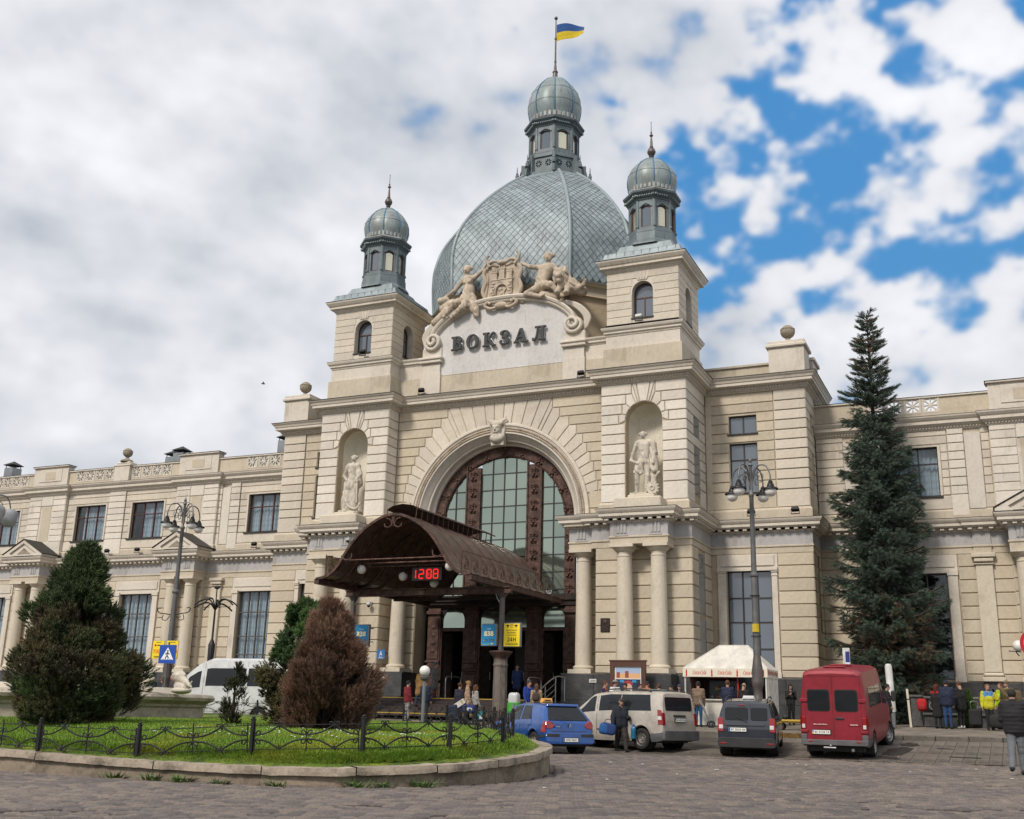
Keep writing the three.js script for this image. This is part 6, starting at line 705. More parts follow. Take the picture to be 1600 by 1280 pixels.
// ---- beige people carrier seen from its left flank
{
  const v = vehicle({ paint: carPaint(.62, .57, .49, { metalness: .25, roughness: .45 }), wheels: [[.86, .325], [3.87, .325]], rim: MS({ color: lin(.26, .24, .22), metalness: .5, roughness: .5, map: tWear }), spokes: 14, lean: (y, s) => Math.max(0, 1 - s / .9) * Math.max(0, y - .9) * .12, st: [[0, .82, .34, 1.1, .69, 1.68, 1.74], [.05, .87, .3, 1.13, .735, 1.71, 1.775], [.3, .897, .26, 1.14, .755, 1.74, 1.80], [2.2, .897, .24, 1.13, .765, 1.75, 1.82], [3.0, .897, .24, 1.1, .74, 1.67, 1.73], [3.5, .89, .24, 1.07, .75, 1.36, 1.42], [3.95, .88, .24, 1.02, .76, 1.09, 1.13], [4.5, .84, .26, .93, .7, .96, .99], [4.78, .76, .3, .72, .6, .74, .78], [4.88, .6, .38, .56, .46, .58, .6]] }, 'beige_taxi', 'dusty beige long people carrier with roof bars parked at kerb', 'car', [13.95, .5, 14.3], [-4.46, -1.91]);
  for (const s of [1, -1]) { T3(v, 'side_window', [v.patch(.42, 1.72, 3.08, 3.9, s, .006, .5, 1.72)], M.carGlass); T3(v, 'side_window', [v.patch(1.75, 2.68, 3.08, 3.9, s, .006, 1.75, 2.68)], M.carGlass); T3(v, 'front_window', [v.patch(2.86, 3.85, 3.06, 3.9, s, .006, 2.86, 3.15)], M.carGlass); T3(v, 'door_seam', [v.patch(2.76, 2.775, .7, 3.9, s, .004), v.patch(1.7, 1.712, .7, 3, s, .004)], M.rubber); T3(v, 'rub_strip', [v.patch(1.7, 2.75, 1.6, 1.72, s, .014)], M.plastic); T3(v, 'tail_light', [v.patch(.02, .16, 2.15, 3.15, s, .014), v.rear(v.rrect(...mir(s, .72, .86), .76, 1.14, .02), .02, .03)], M.redLamp); T3(v, 'reverse_light', [v.patch(.03, .155, 2.5, 2.75, s, .018)], M.clearLamp); T3(v, 'bumper_corner', [v.patch(.0, .46, .0, 1.35, s, .02)], M.bumperGrey); T3(v, 'roof_rail', [tube([[s * .72, 1.77, -.55], [s * .72, 1.83, -.75], [s * .72, 1.85, -2.2], [s * .72, 1.8, -2.6]], .022, 20, 6)], M.plastic); T3(v, 'mirror', [ball(.12, s * 1.02, 1.14, -3.65, .8, 1, .6, 10)], M.plastic); T3(v, 'fuel_flap', [v.patch(.52, .68, 2.5, 2.85, 1, .006)], v.T.children[0].material); }
  T3(v, 'roof_bar', [rod([-.72, 1.86, -1.1], [.72, 1.86, -1.1], .02), at(bbox(1.5, .03, .06, .01), 0, 1.87, -2.0)], M.steel); T3(v, 'rear_window', [v.rear(v.rrect(-.66, .66, 1.2, 1.62, .06), .014, .012)], M.carGlass); T3(v, 'bumper', [v.rear(v.rrect(-.86, .86, .3, .6, .06), .1, .12)], M.bumperGrey); plate(v, 'BC 4307 AO', 'ua', 0, .92, .03); T3(v, 'windscreen', [v.over(3.04, 3.9, 4.2, .006)], M.carGlass); T3(v, 'plate_garnish', [v.rear(v.rrect(-.3, .3, 1.02, 1.08, .01), .03, .02)], M.plastic);
  const tx = thing('taxi_roof_sign', 'white checkered taxi sign on the roof of the beige people carrier', 'taxi sign', v.T.position.toArray(), v.T.rotation.y); put('shell', [at(slab([[-.22, 0], [.22, 0], [.16, .14], [-.16, .14]], -.08, .08, .03), 0, 1.8, -2.75)], M.white, tx);
}
// ---- dark grey estate seen from behind
{
  const v = vehicle({ paint: carPaint(.028, .036, .052), wheels: [[.80, .31], [3.70, .31]], pitch: .06, lean: (y, s) => Math.max(0, 1 - s / 1.2) * Math.max(0, y - .85) * .2, st: [[0, .80, .36, .95, .62, 1.48, 1.53], [.05, .84, .3, .98, .66, 1.52, 1.57], [.4, .868, .25, .99, .68, 1.545, 1.60], [1.9, .87, .23, .96, .69, 1.56, 1.61], [2.6, .868, .23, .94, .66, 1.5, 1.55], [3.05, .865, .23, .93, .68, 1.24, 1.29], [3.45, .86, .23, .92, .70, 1.0, 1.03], [4.05, .82, .25, .84, .64, .87, .9], [4.38, .7, .3, .66, .52, .69, .72], [4.45, .55, .38, .52, .4, .54, .56]] }, 'dark_estate', 'dark grey estate car with taxi sign parked nose to kerb', 'car', [16.35, .42, 15.6], [-.136, -.99]);
  for (const s of [1, -1]) { T3(v, 'side_window', [v.patch(.28, .95, 3.1, 3.9, s, .006, .4, .95), v.patch(1.02, 1.85, 3.1, 3.9, s, .006)], M.carGlass); T3(v, 'side_window', [v.patch(1.95, 3.0, 3.08, 3.9, s, .006, 1.95, 2.5)], M.carGlass); T3(v, 'door_seam', [v.patch(1.9, 1.912, .7, 3.05, s, .004), v.patch(.98, .992, 1.6, 3.05, s, .004)], M.rubber); T3(v, 'tail_light', [v.rear(v.rrect(...mir(s, .66, .84), .72, 1.12, .03), .022, .04), v.patch(.02, .18, 2.2, 3.2, s, .014)], M.redLamp); T3(v, 'reverse_light', [v.rear(v.rrect(...mir(s, .68, .8), .8, .92, .02), .03, .02)], M.clearLamp); T3(v, 'reflector', [v.rear(v.rrect(...mir(s, .58, .78), .37, .42, .01), .07, .02)], M.redLamp); T3(v, 'roof_rail', [tube([[s * .62, 1.57, -.3], [s * .62, 1.645, -.45], [s * .62, 1.67, -1.9], [s * .62, 1.6, -2.3]], .02, 20, 6)], M.plastic); T3(v, 'mirror', [ball(.11, s * 1.0, 1.0, -3.05, .9, .7, .6, 10), rod([s * .87, .95, -3.05], [s * 1.0, .99, -3.05], .025)], M.plastic); T3(v, 'rear_window', [v.rear(v.rrect(...(s < 0 ? [-.62, .06] : [.13, .62]), 1.05, 1.42, .05), .012, .01)], M.carGlass); }
  T3(v, 'bumper', [v.rear(v.rrect(-.84, .84, .28, .56, .08), .06, .08)], M.plastic); T3(v, 'door_split', [v.rear(v.rrect(.095, .107, .5, 1.5, .002), .01, .01), v.rear(v.rrect(-.66, .66, .52, .532, .002), .01, .01)], M.rubber); T3(v, 'garnish', [v.rear(v.rrect(-.6, .54, .9, .96, .02), .03, .03)], v.T.children[0].material); plate(v, 'BC 0826 HK', 'pl', -.26, .79, .03); T3(v, 'brake_light', [v.rear(v.rrect(-.24, -.02, 1.47, 1.5, .01), .03, .03)], M.redLamp); T3(v, 'wiper', [rod([.02, 1.04, .04], [-.28, 1.16, .02], .014, .008)], M.plastic); T3(v, 'windscreen', [v.over(2.66, 3.4, 4.2, .006)], M.carGlass); const tx = thing('taxi_roof_sign', 'dirty white taxi sign on the roof of the dark estate', 'taxi sign', v.T.position.toArray(), v.T.rotation.y); put('shell', [at(slab([[-.2, 0], [.2, 0], [.16, .12], [-.16, .12]], -.08, .08, .03), 0, 1.67, -1.2)], M.white, tx);
}
// ---- red high-roofed van
{
  const v = vehicle({ paint: carPaint(.30, .014, .03, { roughness: .5, clearcoat: .25 }), wheels: [[1.15, .345], [4.6, .345]], pitch: .085, steer: -.35, lean: (y, s) => Math.max(0, 1 - s / .9) * Math.max(0, y - .8) * .035, st: [[0, .92, .42, 1.35, .78, 2.36, 2.44], [.05, .96, .38, 1.36, .82, 2.42, 2.52], [.25, .965, .36, 1.36, .83, 2.46, 2.575], [3.3, .965, .34, 1.34, .82, 2.46, 2.58], [3.75, .965, .34, 1.32, .8, 2.36, 2.46], [4.3, .96, .34, 1.3, .8, 1.92, 1.99], [4.75, .95, .34, 1.25, .82, 1.4, 1.45], [5.25, .9, .36, 1.02, .78, 1.12, 1.16], [5.5, .82, .4, .76, .7, .82, .86], [5.58, .7, .45, .6, .6, .64, .66]] }, 'red_van', 'red high-roofed van with rear doors parked nose to the kerb', 'van', [18.85, .43, 15.3], [.03, -.999]);
  for (const s of [1, -1]) { T3(v, 'door_window', [v.rear(v.rrect(...(s < 0 ? [-.71, -.1] : [.08, .69]), 1.38, 1.96, .07), .014, .012)], M.carGlass); T3(v, 'window_seal', [v.rear(v.rrect(...(s < 0 ? [-.735, -.075] : [.055, .715]), 1.355, 1.985, .08), .008, .006)], M.rubber); T3(v, 'side_window', [v.patch(.75, 2.0, 3.08, 3.6, s, .006), v.patch(2.08, 3.1, 3.08, 3.6, s, .006)], M.carGlass); T3(v, 'front_window', [v.patch(3.3, 4.35, 3.05, 3.62, s, .006, 3.3, 4.0)], M.carGlass); T3(v, 'tail_light', [v.rear(v.rrect(...mir(s, .8, .92), .86, 1.2, .02), .022, .03), v.patch(.02, .1, 2.2, 2.75, s, .014)], M.redLamp); T3(v, 'reverse_light', [v.rear(v.rrect(...mir(s, .815, .91), .88, 1.0, .015), .03, .02)], M.clearLamp); T3(v, 'hinge', [v.rear(v.rrect(...mir(s, .72, .95), 1.62, 1.72, .03), .04, .05)], v.T.children[0].material); T3(v, 'hinge', [v.rear(v.rrect(...mir(s, .74, .95), .76, .84, .02), .04, .04)], v.T.children[0].material); T3(v, 'bumper_corner', [v.rear(v.rrect(...mir(s, .78, .95), .52, .72, .03), .05, .06), v.patch(0, .7, .0, 1.2, s, .015)], M.bumperGrey); T3(v, 'reflector', [v.rear(v.rrect(...mir(s, .62, .74), .5, .54, .01), .1, .01)], M.redLamp); T3(v, 'mudflap', [at(bbox(.28, .26, .02, .005), s * .82, .26, -.72)], M.rubber); T3(v, 'mirror', [at(bbox(.12, .34, .2, .04), s * 1.15, 1.55, -4.35), rod([s * .95, 1.45, -4.4], [s * 1.12, 1.5, -4.35], .025)], M.plastic); }
  T3(v, 'bumper', [v.rear(v.rrect(-.94, .94, .42, .57, .04), .09, .1)], M.bumperGrey); T3(v, 'door_split', [v.rear(v.rrect(-.012, .004, .58, 2.36, .002), .01, .01)], M.rubber); T3(v, 'door_outline', [v.rear(v.rrect(-.8, -.788, .6, 2.36, .002), .008, .008), v.rear(v.rrect(.788, .8, .6, 2.36, .002), .008, .008), v.rear(v.rrect(-.8, .8, 2.36, 2.372, .002), .008, .008)], M.rubber); T3(v, 'door_handle', [v.rear(v.rrect(.05, .3, 1.14, 1.2, .02), .03, .03)], M.plastic); plate(v, 'BC 0128 CK', 'ua', -.37, .78, .03); T3(v, 'roof_rib', [at(bbox(.62, .05, .34, .02), 0, 2.6, -.75), at(bbox(.62, .05, .34, .02), 0, 2.61, -1.9)], v.T.children[0].material);
  const nm = (t, w, x, y) => { const [g, m] = printed(w, .05, canvasTex(256, 44, (c, W, H) => { c.fillStyle = '#8d1626'; c.fillRect(0, 0, W, H); c.fillStyle = '#e9e4e0'; c.font = 'bold 36px sans-serif'; c.textAlign = 'center'; c.fillText(t, W / 2, 35, 250); })); const q = put('badge_lettering', g, m, v.T); q.position.set(x, y, .016); }; nm('SPRINTER', .34, .57, 1.0); nm('Mercedes-Benz', .4, -.38, 1.0); T3(v, 'exhaust', [at(new THREE.CylinderGeometry(.045, .045, .2, 12), .5, .3, -.05, 0, Math.PI / 2)], M.steel); T3(v, 'tow_hook', [rod([-.3, .36, .1], [.05, .36, .14], .03), ball(.035, -.1, .42, .14)], M.steel); T3(v, 'roof_sticker', [v.patch(3.35, 3.7, 4.15, 4.75, 1, .012)], M.yellow); T3(v, 'windscreen', [v.over(3.85, 4.65, 4.2, .006)], M.carGlass);
}
// ---- white minibus beyond the lawn
{
  const v = vehicle({ paint: carPaint(.70, .71, .71), wheels: [[1.45, .35], [5.1, .35]], st: [[0, .94, .42, 1.45, .84, 2.5, 2.58], [.06, .98, .38, 1.46, .88, 2.56, 2.66], [.3, .99, .36, 1.46, .88, 2.6, 2.72], [4.0, .99, .34, 1.44, .86, 2.6, 2.72], [4.6, .985, .34, 1.42, .84, 2.42, 2.52], [5.2, .975, .34, 1.38, .84, 1.98, 2.04], [5.7, .96, .34, 1.3, .84, 1.46, 1.5], [6.2, .9, .36, 1.05, .78, 1.14, 1.18], [6.45, .8, .42, .74, .66, .8, .84], [6.52, .66, .48, .6, .56, .64, .66]] }, 'white_minibus', 'white high-roofed minibus with curtained windows behind the lawn', 'minibus', [-3.0, .72, 10.6], [-.998, .06]);
  for (const s of [1, -1]) { T3(v, 'side_window', [v.patch(.4, 2.1, 3.1, 3.72, s, .006)], M.carGlass); T3(v, 'side_window', [v.patch(2.2, 4.15, 3.1, 3.72, s, .006)], M.carGlass); T3(v, 'front_window', [v.patch(4.42, 5.45, 3.06, 3.7, s, .006, 4.42, 5.0)], M.carGlass); T3(v, 'door_seam', [v.patch(4.25, 4.265, .6, 3.95, s, .004), v.patch(2.14, 2.152, .6, 3.95, s, .004)], M.rubber); T3(v, 'sill_trim', [v.patch(.4, 5.0, .2, .9, s, .01)], M.bumperGrey); T3(v, 'mirror', [at(bbox(.14, .36, .2, .04), s * 1.17, 1.6, -5.2), rod([s * .96, 1.5, -5.2], [s * 1.14, 1.55, -5.2], .025)], M.plastic); T3(v, 'headlight', [v.patch(6.05, 6.35, 2.3, 3.3, s, .012)], M.clearLamp); }
  T3(v, 'windscreen', [v.over(4.7, 5.6, 4.2, .006)], M.carGlass); T3(v, 'front_bumper', [at(bbox(1.7, .3, .2, .05), 0, .5, -6.5)], M.plastic);
}
// ---- silver saloon at the right edge, nose to the camera
{
  const v = vehicle({ paint: carPaint(.40, .41, .42, { metalness: .5, roughness: .32 }), wheels: [[1.0, .31], [3.6, .31]], st: [[0, .7, .36, .8, .6, .86, .9], [.1, .82, .3, .9, .66, .95, .98], [.9, .86, .24, .93, .66, 1.0, 1.04], [1.4, .865, .22, .92, .6, 1.34, 1.38], [2.2, .87, .22, .91, .62, 1.4, 1.44], [2.7, .87, .22, .9, .6, 1.34, 1.38], [3.3, .865, .22, .89, .68, .98, 1.0], [3.95, .84, .23, .8, .66, .86, .89], [4.3, .78, .25, .68, .6, .74, .77], [4.42, .66, .3, .56, .5, .6, .63]] }, 'silver_saloon', 'silver saloon car parked facing out at the right edge', 'car', [25.1, .88, 11.3], [.16, .98]);
  for (const s of [1, -1]) { T3(v, 'side_window', [v.patch(1.15, 2.1, 3.1, 3.9, s, .006, 1.45, 2.1), v.patch(2.18, 3.1, 3.1, 3.9, s, .006, 2.18, 2.7)], M.carGlass); T3(v, 'headlight', [v.patch(4.05, 4.36, 2.25, 3.5, s, .014)], M.clearLamp); T3(v, 'fog_light', [at(new THREE.CylinderGeometry(.06, .06, .04, 14), s * .58, .36, -4.36, s * -.35, Math.PI / 2)], M.clearLamp); T3(v, 'mirror', [ball(.1, s * .98, .98, -3.0, .9, .7, .6, 10)], v.T.children[0].material); T3(v, 'grille_bar', [at(bbox(.28, .02, .03, .005), s * .18, .62, -4.43, 0, 0, s * -.5)], M.rimMetal); }
  T3(v, 'windscreen', [v.over(2.78, 3.26, 4.2, .006)], M.carGlass); T3(v, 'grille', [at(bbox(.74, .14, .05, .02), 0, .6, -4.41)], M.plastic); T3(v, 'air_intake', [at(bbox(.9, .1, .06, .02), 0, .36, -4.43)], M.plastic); const [g, m] = printed(.52, .112, plateTex('BC 7714 CT', 'ua')); const t = put('number_plate', g, m, v.T); t.position.set(0, .46, -4.46); t.rotation.y = Math.PI;
}
// ================================================================ figures: one skin over a skeleton of tapered capsules
function surfaceNet(f, b, cell) { // b = [x0, x1, y0, y1, z0, z1]; f fills [distance, id]
  const nx = Math.ceil((b[1] - b[0]) / cell) + 1, ny = Math.ceil((b[3] - b[2]) / cell) + 1, nz = Math.ceil((b[5] - b[4]) / cell) + 1, F = new Float32Array(nx * ny * nz), I = new Uint8Array(nx * ny * nz), o = [0, 0]; const ix = (i, j, k) => (k * ny + j) * nx + i;
  for (let k = 0; k < nz; k++) for (let j = 0; j < ny; j++) for (let i = 0; i < nx; i++) { f(b[0] + i * cell, b[2] + j * cell, b[4] + k * cell, o); const q = ix(i, j, k); F[q] = o[0]; I[q] = o[1]; }
  const vid = new Int32Array(nx * ny * nz).fill(-1), P = [], N = [], ID = []; const co = [[0, 0, 0], [1, 0, 0], [0, 1, 0], [1, 1, 0], [0, 0, 1], [1, 0, 1], [0, 1, 1], [1, 1, 1]], ed = [[0, 1], [2, 3], [4, 5], [6, 7], [0, 2], [1, 3], [4, 6], [5, 7], [0, 4], [1, 5], [2, 6], [3, 7]];
  for (let k = 0; k < nz - 1; k++) for (let j = 0; j < ny - 1; j++) for (let i = 0; i < nx - 1; i++) { const v = co.map(c => F[ix(i + c[0], j + c[1], k + c[2])]); let m = 0; for (let e = 0; e < 8; e++) if (v[e] < 0) m |= 1 << e; if (m === 0 || m === 255) continue; let x = 0, y = 0, z = 0, n = 0; for (const [a, c] of ed) if ((v[a] < 0) !== (v[c] < 0)) { const t = v[a] / (v[a] - v[c]); x += co[a][0] + (co[c][0] - co[a][0]) * t; y += co[a][1] + (co[c][1] - co[a][1]) * t; z += co[a][2] + (co[c][2] - co[a][2]) * t; n++; } vid[ix(i, j, k)] = P.length / 3; P.push(b[0] + (i + x / n) * cell, b[2] + (j + y / n) * cell, b[4] + (k + z / n) * cell); const gx = v[1] + v[3] + v[5] + v[7] - v[0] - v[2] - v[4] - v[6], gyy = v[2] + v[3] + v[6] + v[7] - v[0] - v[1] - v[4] - v[5], gz = v[4] + v[5] + v[6] + v[7] - v[0] - v[1] - v[2] - v[3], l = Math.hypot(gx, gyy, gz) || 1; N.push(gx / l, gyy / l, gz / l); let bi = 0, bv = 1e9; for (let e = 0; e < 8; e++) if (Math.abs(v[e]) < bv) { bv = Math.abs(v[e]); bi = e; } ID.push(I[ix(i + co[bi][0], j + co[bi][1], k + co[bi][2])]); }
  const T = []; const quad = (a, b2, c, d, fl) => { if (a < 0 || b2 < 0 || c < 0 || d < 0) return; fl ? T.push(a, b2, c, a, c, d) : T.push(a, c, b2, a, d, c); };
  for (let k = 1; k < nz - 1; k++) for (let j = 1; j < ny - 1; j++) for (let i = 1; i < nx - 1; i++) { const s = F[ix(i, j, k)] < 0; if (s !== F[ix(i + 1, j, k)] < 0) quad(vid[ix(i, j - 1, k - 1)], vid[ix(i, j, k - 1)], vid[ix(i, j, k)], vid[ix(i, j - 1, k)], s); if (s !== F[ix(i, j + 1, k)] < 0) quad(vid[ix(i - 1, j, k - 1)], vid[ix(i - 1, j, k)], vid[ix(i, j, k)], vid[ix(i, j, k - 1)], s); if (s !== F[ix(i, j, k + 1)] < 0) quad(vid[ix(i - 1, j - 1, k)], vid[ix(i, j - 1, k)], vid[ix(i, j, k)], vid[ix(i - 1, j, k)], s); }
  return { P, N, ID, T };
}
function netGeo(n, cols, M4) { const g = new THREE.BufferGeometry(), c = new Float32Array(n.P.length); for (let i = 0; i < n.ID.length; i++) { const q = cols[n.ID[i]] || [.5, .5, .5]; c[i * 3] = q[0]; c[i * 3 + 1] = q[1]; c[i * 3 + 2] = q[2]; } g.setAttribute('position', new THREE.Float32BufferAttribute(n.P, 3)); g.setAttribute('normal', new THREE.Float32BufferAttribute(n.N, 3)); g.setAttribute('color', new THREE.BufferAttribute(c, 3)); g.setIndex(n.T); if (M4) g.applyMatrix4(M4); return nrm(g); }
function capsule(px, py, pz, c) { const [ax, ay, az, bx, by, bz, ra, rb] = c; const dx = bx - ax, dy = by - ay, dz = bz - az; let t = ((px - ax) * dx + (py - ay) * dy + (pz - az) * dz) / (dx * dx + dy * dy + dz * dz + 1e-9); t = t < 0 ? 0 : t > 1 ? 1 : t; const x = px - ax - dx * t, y = py - ay - dy * t, z = pz - az - dz * t; return Math.sqrt(x * x + y * y + z * z) - (ra + (rb - ra) * t); }
function capField(caps, k) { return (x, y, z, o) => { let d = 1e3, m = 1e3, id = 0; for (const c of caps) { const q = capsule(x, y, z, c); if (q < m) { m = q; id = c[8]; } if (q < d + k) { const h = Math.max(0, k - Math.abs(d - q)) / k; d = Math.min(d, q) - h * h * k * .25; } } o[0] = d; o[1] = id; }; }
// colour ids: 0 skin, 1 hair, 2 top, 3 trousers, 4 shoes, 5 hat, 6 dark features, 7 second top colour
const heads = new Map();
function headNet(style) {
  if (heads.has(style)) return heads.get(style);
  const ell = (x, y, z, cx, cy, cz, a, b, c) => { const X = (x - cx) / a, Y = (y - cy) / b, Z = (z - cz) / c, l = Math.sqrt(X * X + Y * Y + Z * Z); return (l - 1) * Math.min(a, b, c); };
  const f = (x, y, z, o) => { const ax = Math.abs(x); let d = Math.min(ell(x, y, z, 0, .03, -.01, .076, .1, .096), ell(x, y, z, 0, -.03, .02, .06, .085, .07)); d = Math.min(d, capsule(x, y, z, [0, -.16, -.03, 0, -.04, -.02, .058, .055])); d = Math.min(d, capsule(x, y, z, [0, .02, .085, 0, -.018, .102, .01, .015])); d = Math.min(d, ell(ax, y, z, .078, .0, -.01, .012, .032, .02)); d = Math.max(d, -ell(ax, y, z, .033, .022, .1, .02, .012, .018)); d = Math.min(d, ell(ax, y, z, .033, .02, .078, .014, .012, .012)); d = Math.min(d, ell(x, y, z, 0, -.062, .083, .026, .007, .01)); let id = 0; if (ell(ax, y, z, .033, .021, .09, .013, .007, .012) < .004 || ell(x, y, z, 0, -.06, .09, .03, .006, .02) < .002) id = 6;
    let h = ell(x, y, z, 0, .045, -.018, .088, .1, .106); const face = style === 'long' ? Math.max(z - .035 - (y - .02) * -.3, -(y - .085)) : Math.max(z - .02, -(y - .075)); h = Math.max(h, Math.min(z - .045 - Math.max(0, y - .06) * 1.2, .075 - y)); h = Math.max(h, (style === 'long' ? -.05 : -.045) - y - (z < -.02 ? .05 : 0));
    if (style === 'long') h = Math.min(h, capsule(x, y, z, [0, .02, -.06, 0, -.26, -.08, .085, .06]), capsule(ax, y, z, [.07, .02, -.02, .085, -.22, -.01, .03, .03]));
    if (style === 'bun') h = Math.min(h, ell(x, y, z, 0, .06, -.13, .04, .04, .04)); if (style === 'bald') h = Math.max(h, .04 - (z + .03) * 0 + y - .08);
    if (h < d) { d = h; id = 1; }
    if (style === 'cap') { const c = Math.max(ell(x, y, z, 0, .06, -.012, .093, .085, .112), .062 - y), br = Math.max(ell(x, y, z, 0, .066, .085, .07, .014, .075)); const q = Math.min(c, br); if (q < d) { d = q; id = 5; } }
    if (style === 'beanie') { const c = Math.max(ell(x, y, z, 0, .05, -.014, .096, .11, .114), .045 - y + z * .1); if (c < d) { d = c; id = 5; } }
    if (style === 'hood') { const c = Math.max(ell(x, y, z, 0, .03, -.03, .108, .14, .125), z - .055); if (c < d) { d = c; id = 5; } }
    o[0] = d; o[1] = id; };
  const n = surfaceNet(f, [-.13, .13, -.3, .2, -.2, .19], .0078); heads.set(style, n); return n;
}
const handNet = (() => { const c = []; c.push([0, 0, 0, 0, -.05, 0, .02, .022, 0], [-.022, -.035, 0, -.026, -.085, .004, .016, .014, 0], [.02, -.035, 0, .024, -.085, .004, .016, .014, 0], [0, -.04, 0, 0, -.088, .004, .017, .015, 0]); [[-.031, .058], [-.011, .072], [.01, .076], [.03, .066]].forEach(([x, l], i) => { c.push([x, -.088, .004, x * 1.08, -.088 - l * .55, .012, .0098, .009, 0], [x * 1.08, -.088 - l * .55, .012, x * 1.05, -.088 - l * .95, .032, .009, .0075, 0]); }); c.push([.028, -.03, .006, .05, -.062, .022, .012, .0105, 0], [.05, -.062, .022, .052, -.092, .034, .0105, .0085, 0]); return surfaceNet(capField(c, .008), [-.065, .08, -.185, .03, -.04, .07], .0052); })();
const figM = MS({ color: 0xffffff, vertexColors: true, roughness: .85, map: tFab });
function rotV(v, ax, ay, az) { return V(...v).applyEuler(new THREE.Euler(ax, ay, az, 'XYZ')); }
function figure(o, cell = .019) { // faces +z, feet at y = 0, drawn at 1.75 m and scaled
  const s = o.h / 1.75, lean = o.lean || 0, caps = [], b = o.bulk || 0; const A = o.armL || [0, .12, .2], B = o.armR || [0, .12, .2], LL = o.legL || [0, 0], LR = o.legR || [0, 0];
  const hipY = .92 - (o.drop || 0), tip = (x, y, z) => { const q = rotV([x, y - hipY, z], lean, 0, 0); return [q.x, q.y + hipY, q.z]; };
  const cp = (a, c, ra, rb, id) => caps.push([...a, ...c, ra, rb, id]);
  for (const sd of [-1, 1]) { cp(tip(sd * .065, hipY, 0), tip(sd * .075, 1.22, -.01), .115 + b, .118 + b, 2); cp(tip(sd * .075, 1.2, -.01), tip(sd * .1, 1.36, -.01), .118 + b, .09 + b, o.top2 ? 7 : 2); cp(tip(0, 1.42, -.02), tip(sd * .17, 1.41, -.02), .07, .068 + b * .5, o.top2 ? 7 : 2); }
  cp(tip(0, 1.4, -.015), tip(0, 1.52, .0), .062, .05, o.collar ? 2 : 0); if (o.collar) cp(tip(0, 1.43, -.02), tip(0, 1.47, -.01), .085, .078, 2);
  if (o.coat) for (const sd of [-1, 1]) cp([sd * .065, hipY, 0], [sd * .085 + (sd > 0 ? LR[0] : LL[0]) * 0, hipY - o.coat, Math.sin(sd > 0 ? -LR[0] : -LL[0]) * -.12], .12 + b, .13 + b, 2);
  for (const [sd, lg] of [[-1, LL], [1, LR]]) { const [hp, kn] = lg, hx = sd * .085, k = [hx, hipY - .43 * Math.cos(hp), .43 * Math.sin(hp)], an = hp - kn, f = [hx, k[1] - .41 * Math.cos(an), k[2] + .41 * Math.sin(an)], tr = o.skirt ? 0 : 3, fat = o.fat || 0; cp([hx, hipY - .02, 0], k, .092 + fat, .066 + fat, 3); cp(k, f, .062 + fat, .046 + fat * .8, tr); const ft = an - (lg[2] || 0); cp([f[0], f[1] - .03, f[2] - .02], [f[0] + sd * .02, f[1] - .05 + .13 * Math.sin(-ft) * -1 * .0 + Math.max(0, -Math.sin(ft)) * -.02, f[2] + .15], .05, .038, 4); }
  const hands = []; for (const [sd, ar] of [[-1, A], [1, B]]) { const [fl, ab, el, tw = 0] = ar, sh = tip(sd * .185, 1.405, -.02), d1 = rotV([0, -1, 0], -fl - lean * .0, 0, 0).applyAxisAngle(V(0, 0, 1), sd * ab), e = [sh[0] + d1.x * .28, sh[1] + d1.y * .28, sh[2] + d1.z * .28], d2 = rotV([0, -1, 0], -fl - el, 0, 0).applyAxisAngle(V(0, 0, 1), sd * (ab * .6)).applyAxisAngle(V(0, 1, 0), -sd * tw), w = [e[0] + d2.x * .25, e[1] + d2.y * .25, e[2] + d2.z * .25]; cp(sh, e, .062 + b * .7, .052 + b * .7, o.sleeve || 2); cp(e, w, .05 + b * .6, .037 + b * .4, o.sleeve || 2); if (!ar[4]) hands.push([w, d2, sd]); }
  let y0 = 1e9; for (const c of caps) y0 = Math.min(y0, c[1] - c[6], c[4] - c[7]); const bb = [1e9, -1e9, 1e9, -1e9, 1e9, -1e9]; for (const c of caps) for (const i of [0, 3]) for (let a = 0; a < 3; a++) { bb[a * 2] = Math.min(bb[a * 2], c[i + a] - .2); bb[a * 2 + 1] = Math.max(bb[a * 2 + 1], c[i + a] + .2); }
  const wr = (o.wrinkle === 0 ? 0 : .006), fld = capField(caps, .035), net = surfaceNet((x, y, z, q) => { fld(x, y, z, q); if (wr && q[1] !== 0) q[0] += (n3(x * 14, y * 22, z * 14) - .5) * wr * 2; if (o.puff && q[1] === 2) q[0] -= .007 * Math.abs(Math.sin(y * 38)); if (o.stripe && q[1] === 2 && o.stripe(x, y, z)) q[1] = 7; if (q[1] === 7 && o.bands && !o.bands(x, y, z)) q[1] = 2; }, bb, cell);
  const C = [o.skin || [.5, .3, .21], o.hair || [.05, .03, .02], o.top, o.legs, o.shoes || [.02, .02, .02], o.hat || [.02, .02, .02], [.12, .05, .045], o.top2 || o.top2b || o.top]; const gs = [netGeo(net, C)]; const hp = tip(0, 1.62, .02);
  gs.push(netGeo(headNet(o.head || 'short'), C, new THREE.Matrix4().makeRotationFromEuler(new THREE.Euler((o.nod || 0) + lean * .4, o.look || 0, 0, 'YXZ')).setPosition(...hp)));
  for (const [w, d, sd] of hands) { const q = new THREE.Quaternion().setFromUnitVectors(V(0, -1, 0), d.clone().normalize()); gs.push(netGeo(handNet, [o.skin || [.5, .3, .21]], new THREE.Matrix4().compose(V(...w), q.multiply(new THREE.Quaternion().setFromEuler(new THREE.Euler(0, sd > 0 ? -1.3 : 1.3, 0))), V(sd > 0 ? -1 : 1, 1, 1)))); }
  const g = mergeGeometries(gs); g.translate(0, -y0, 0); g.scale(s, s, s); g.userData.ok = true; return g;
}
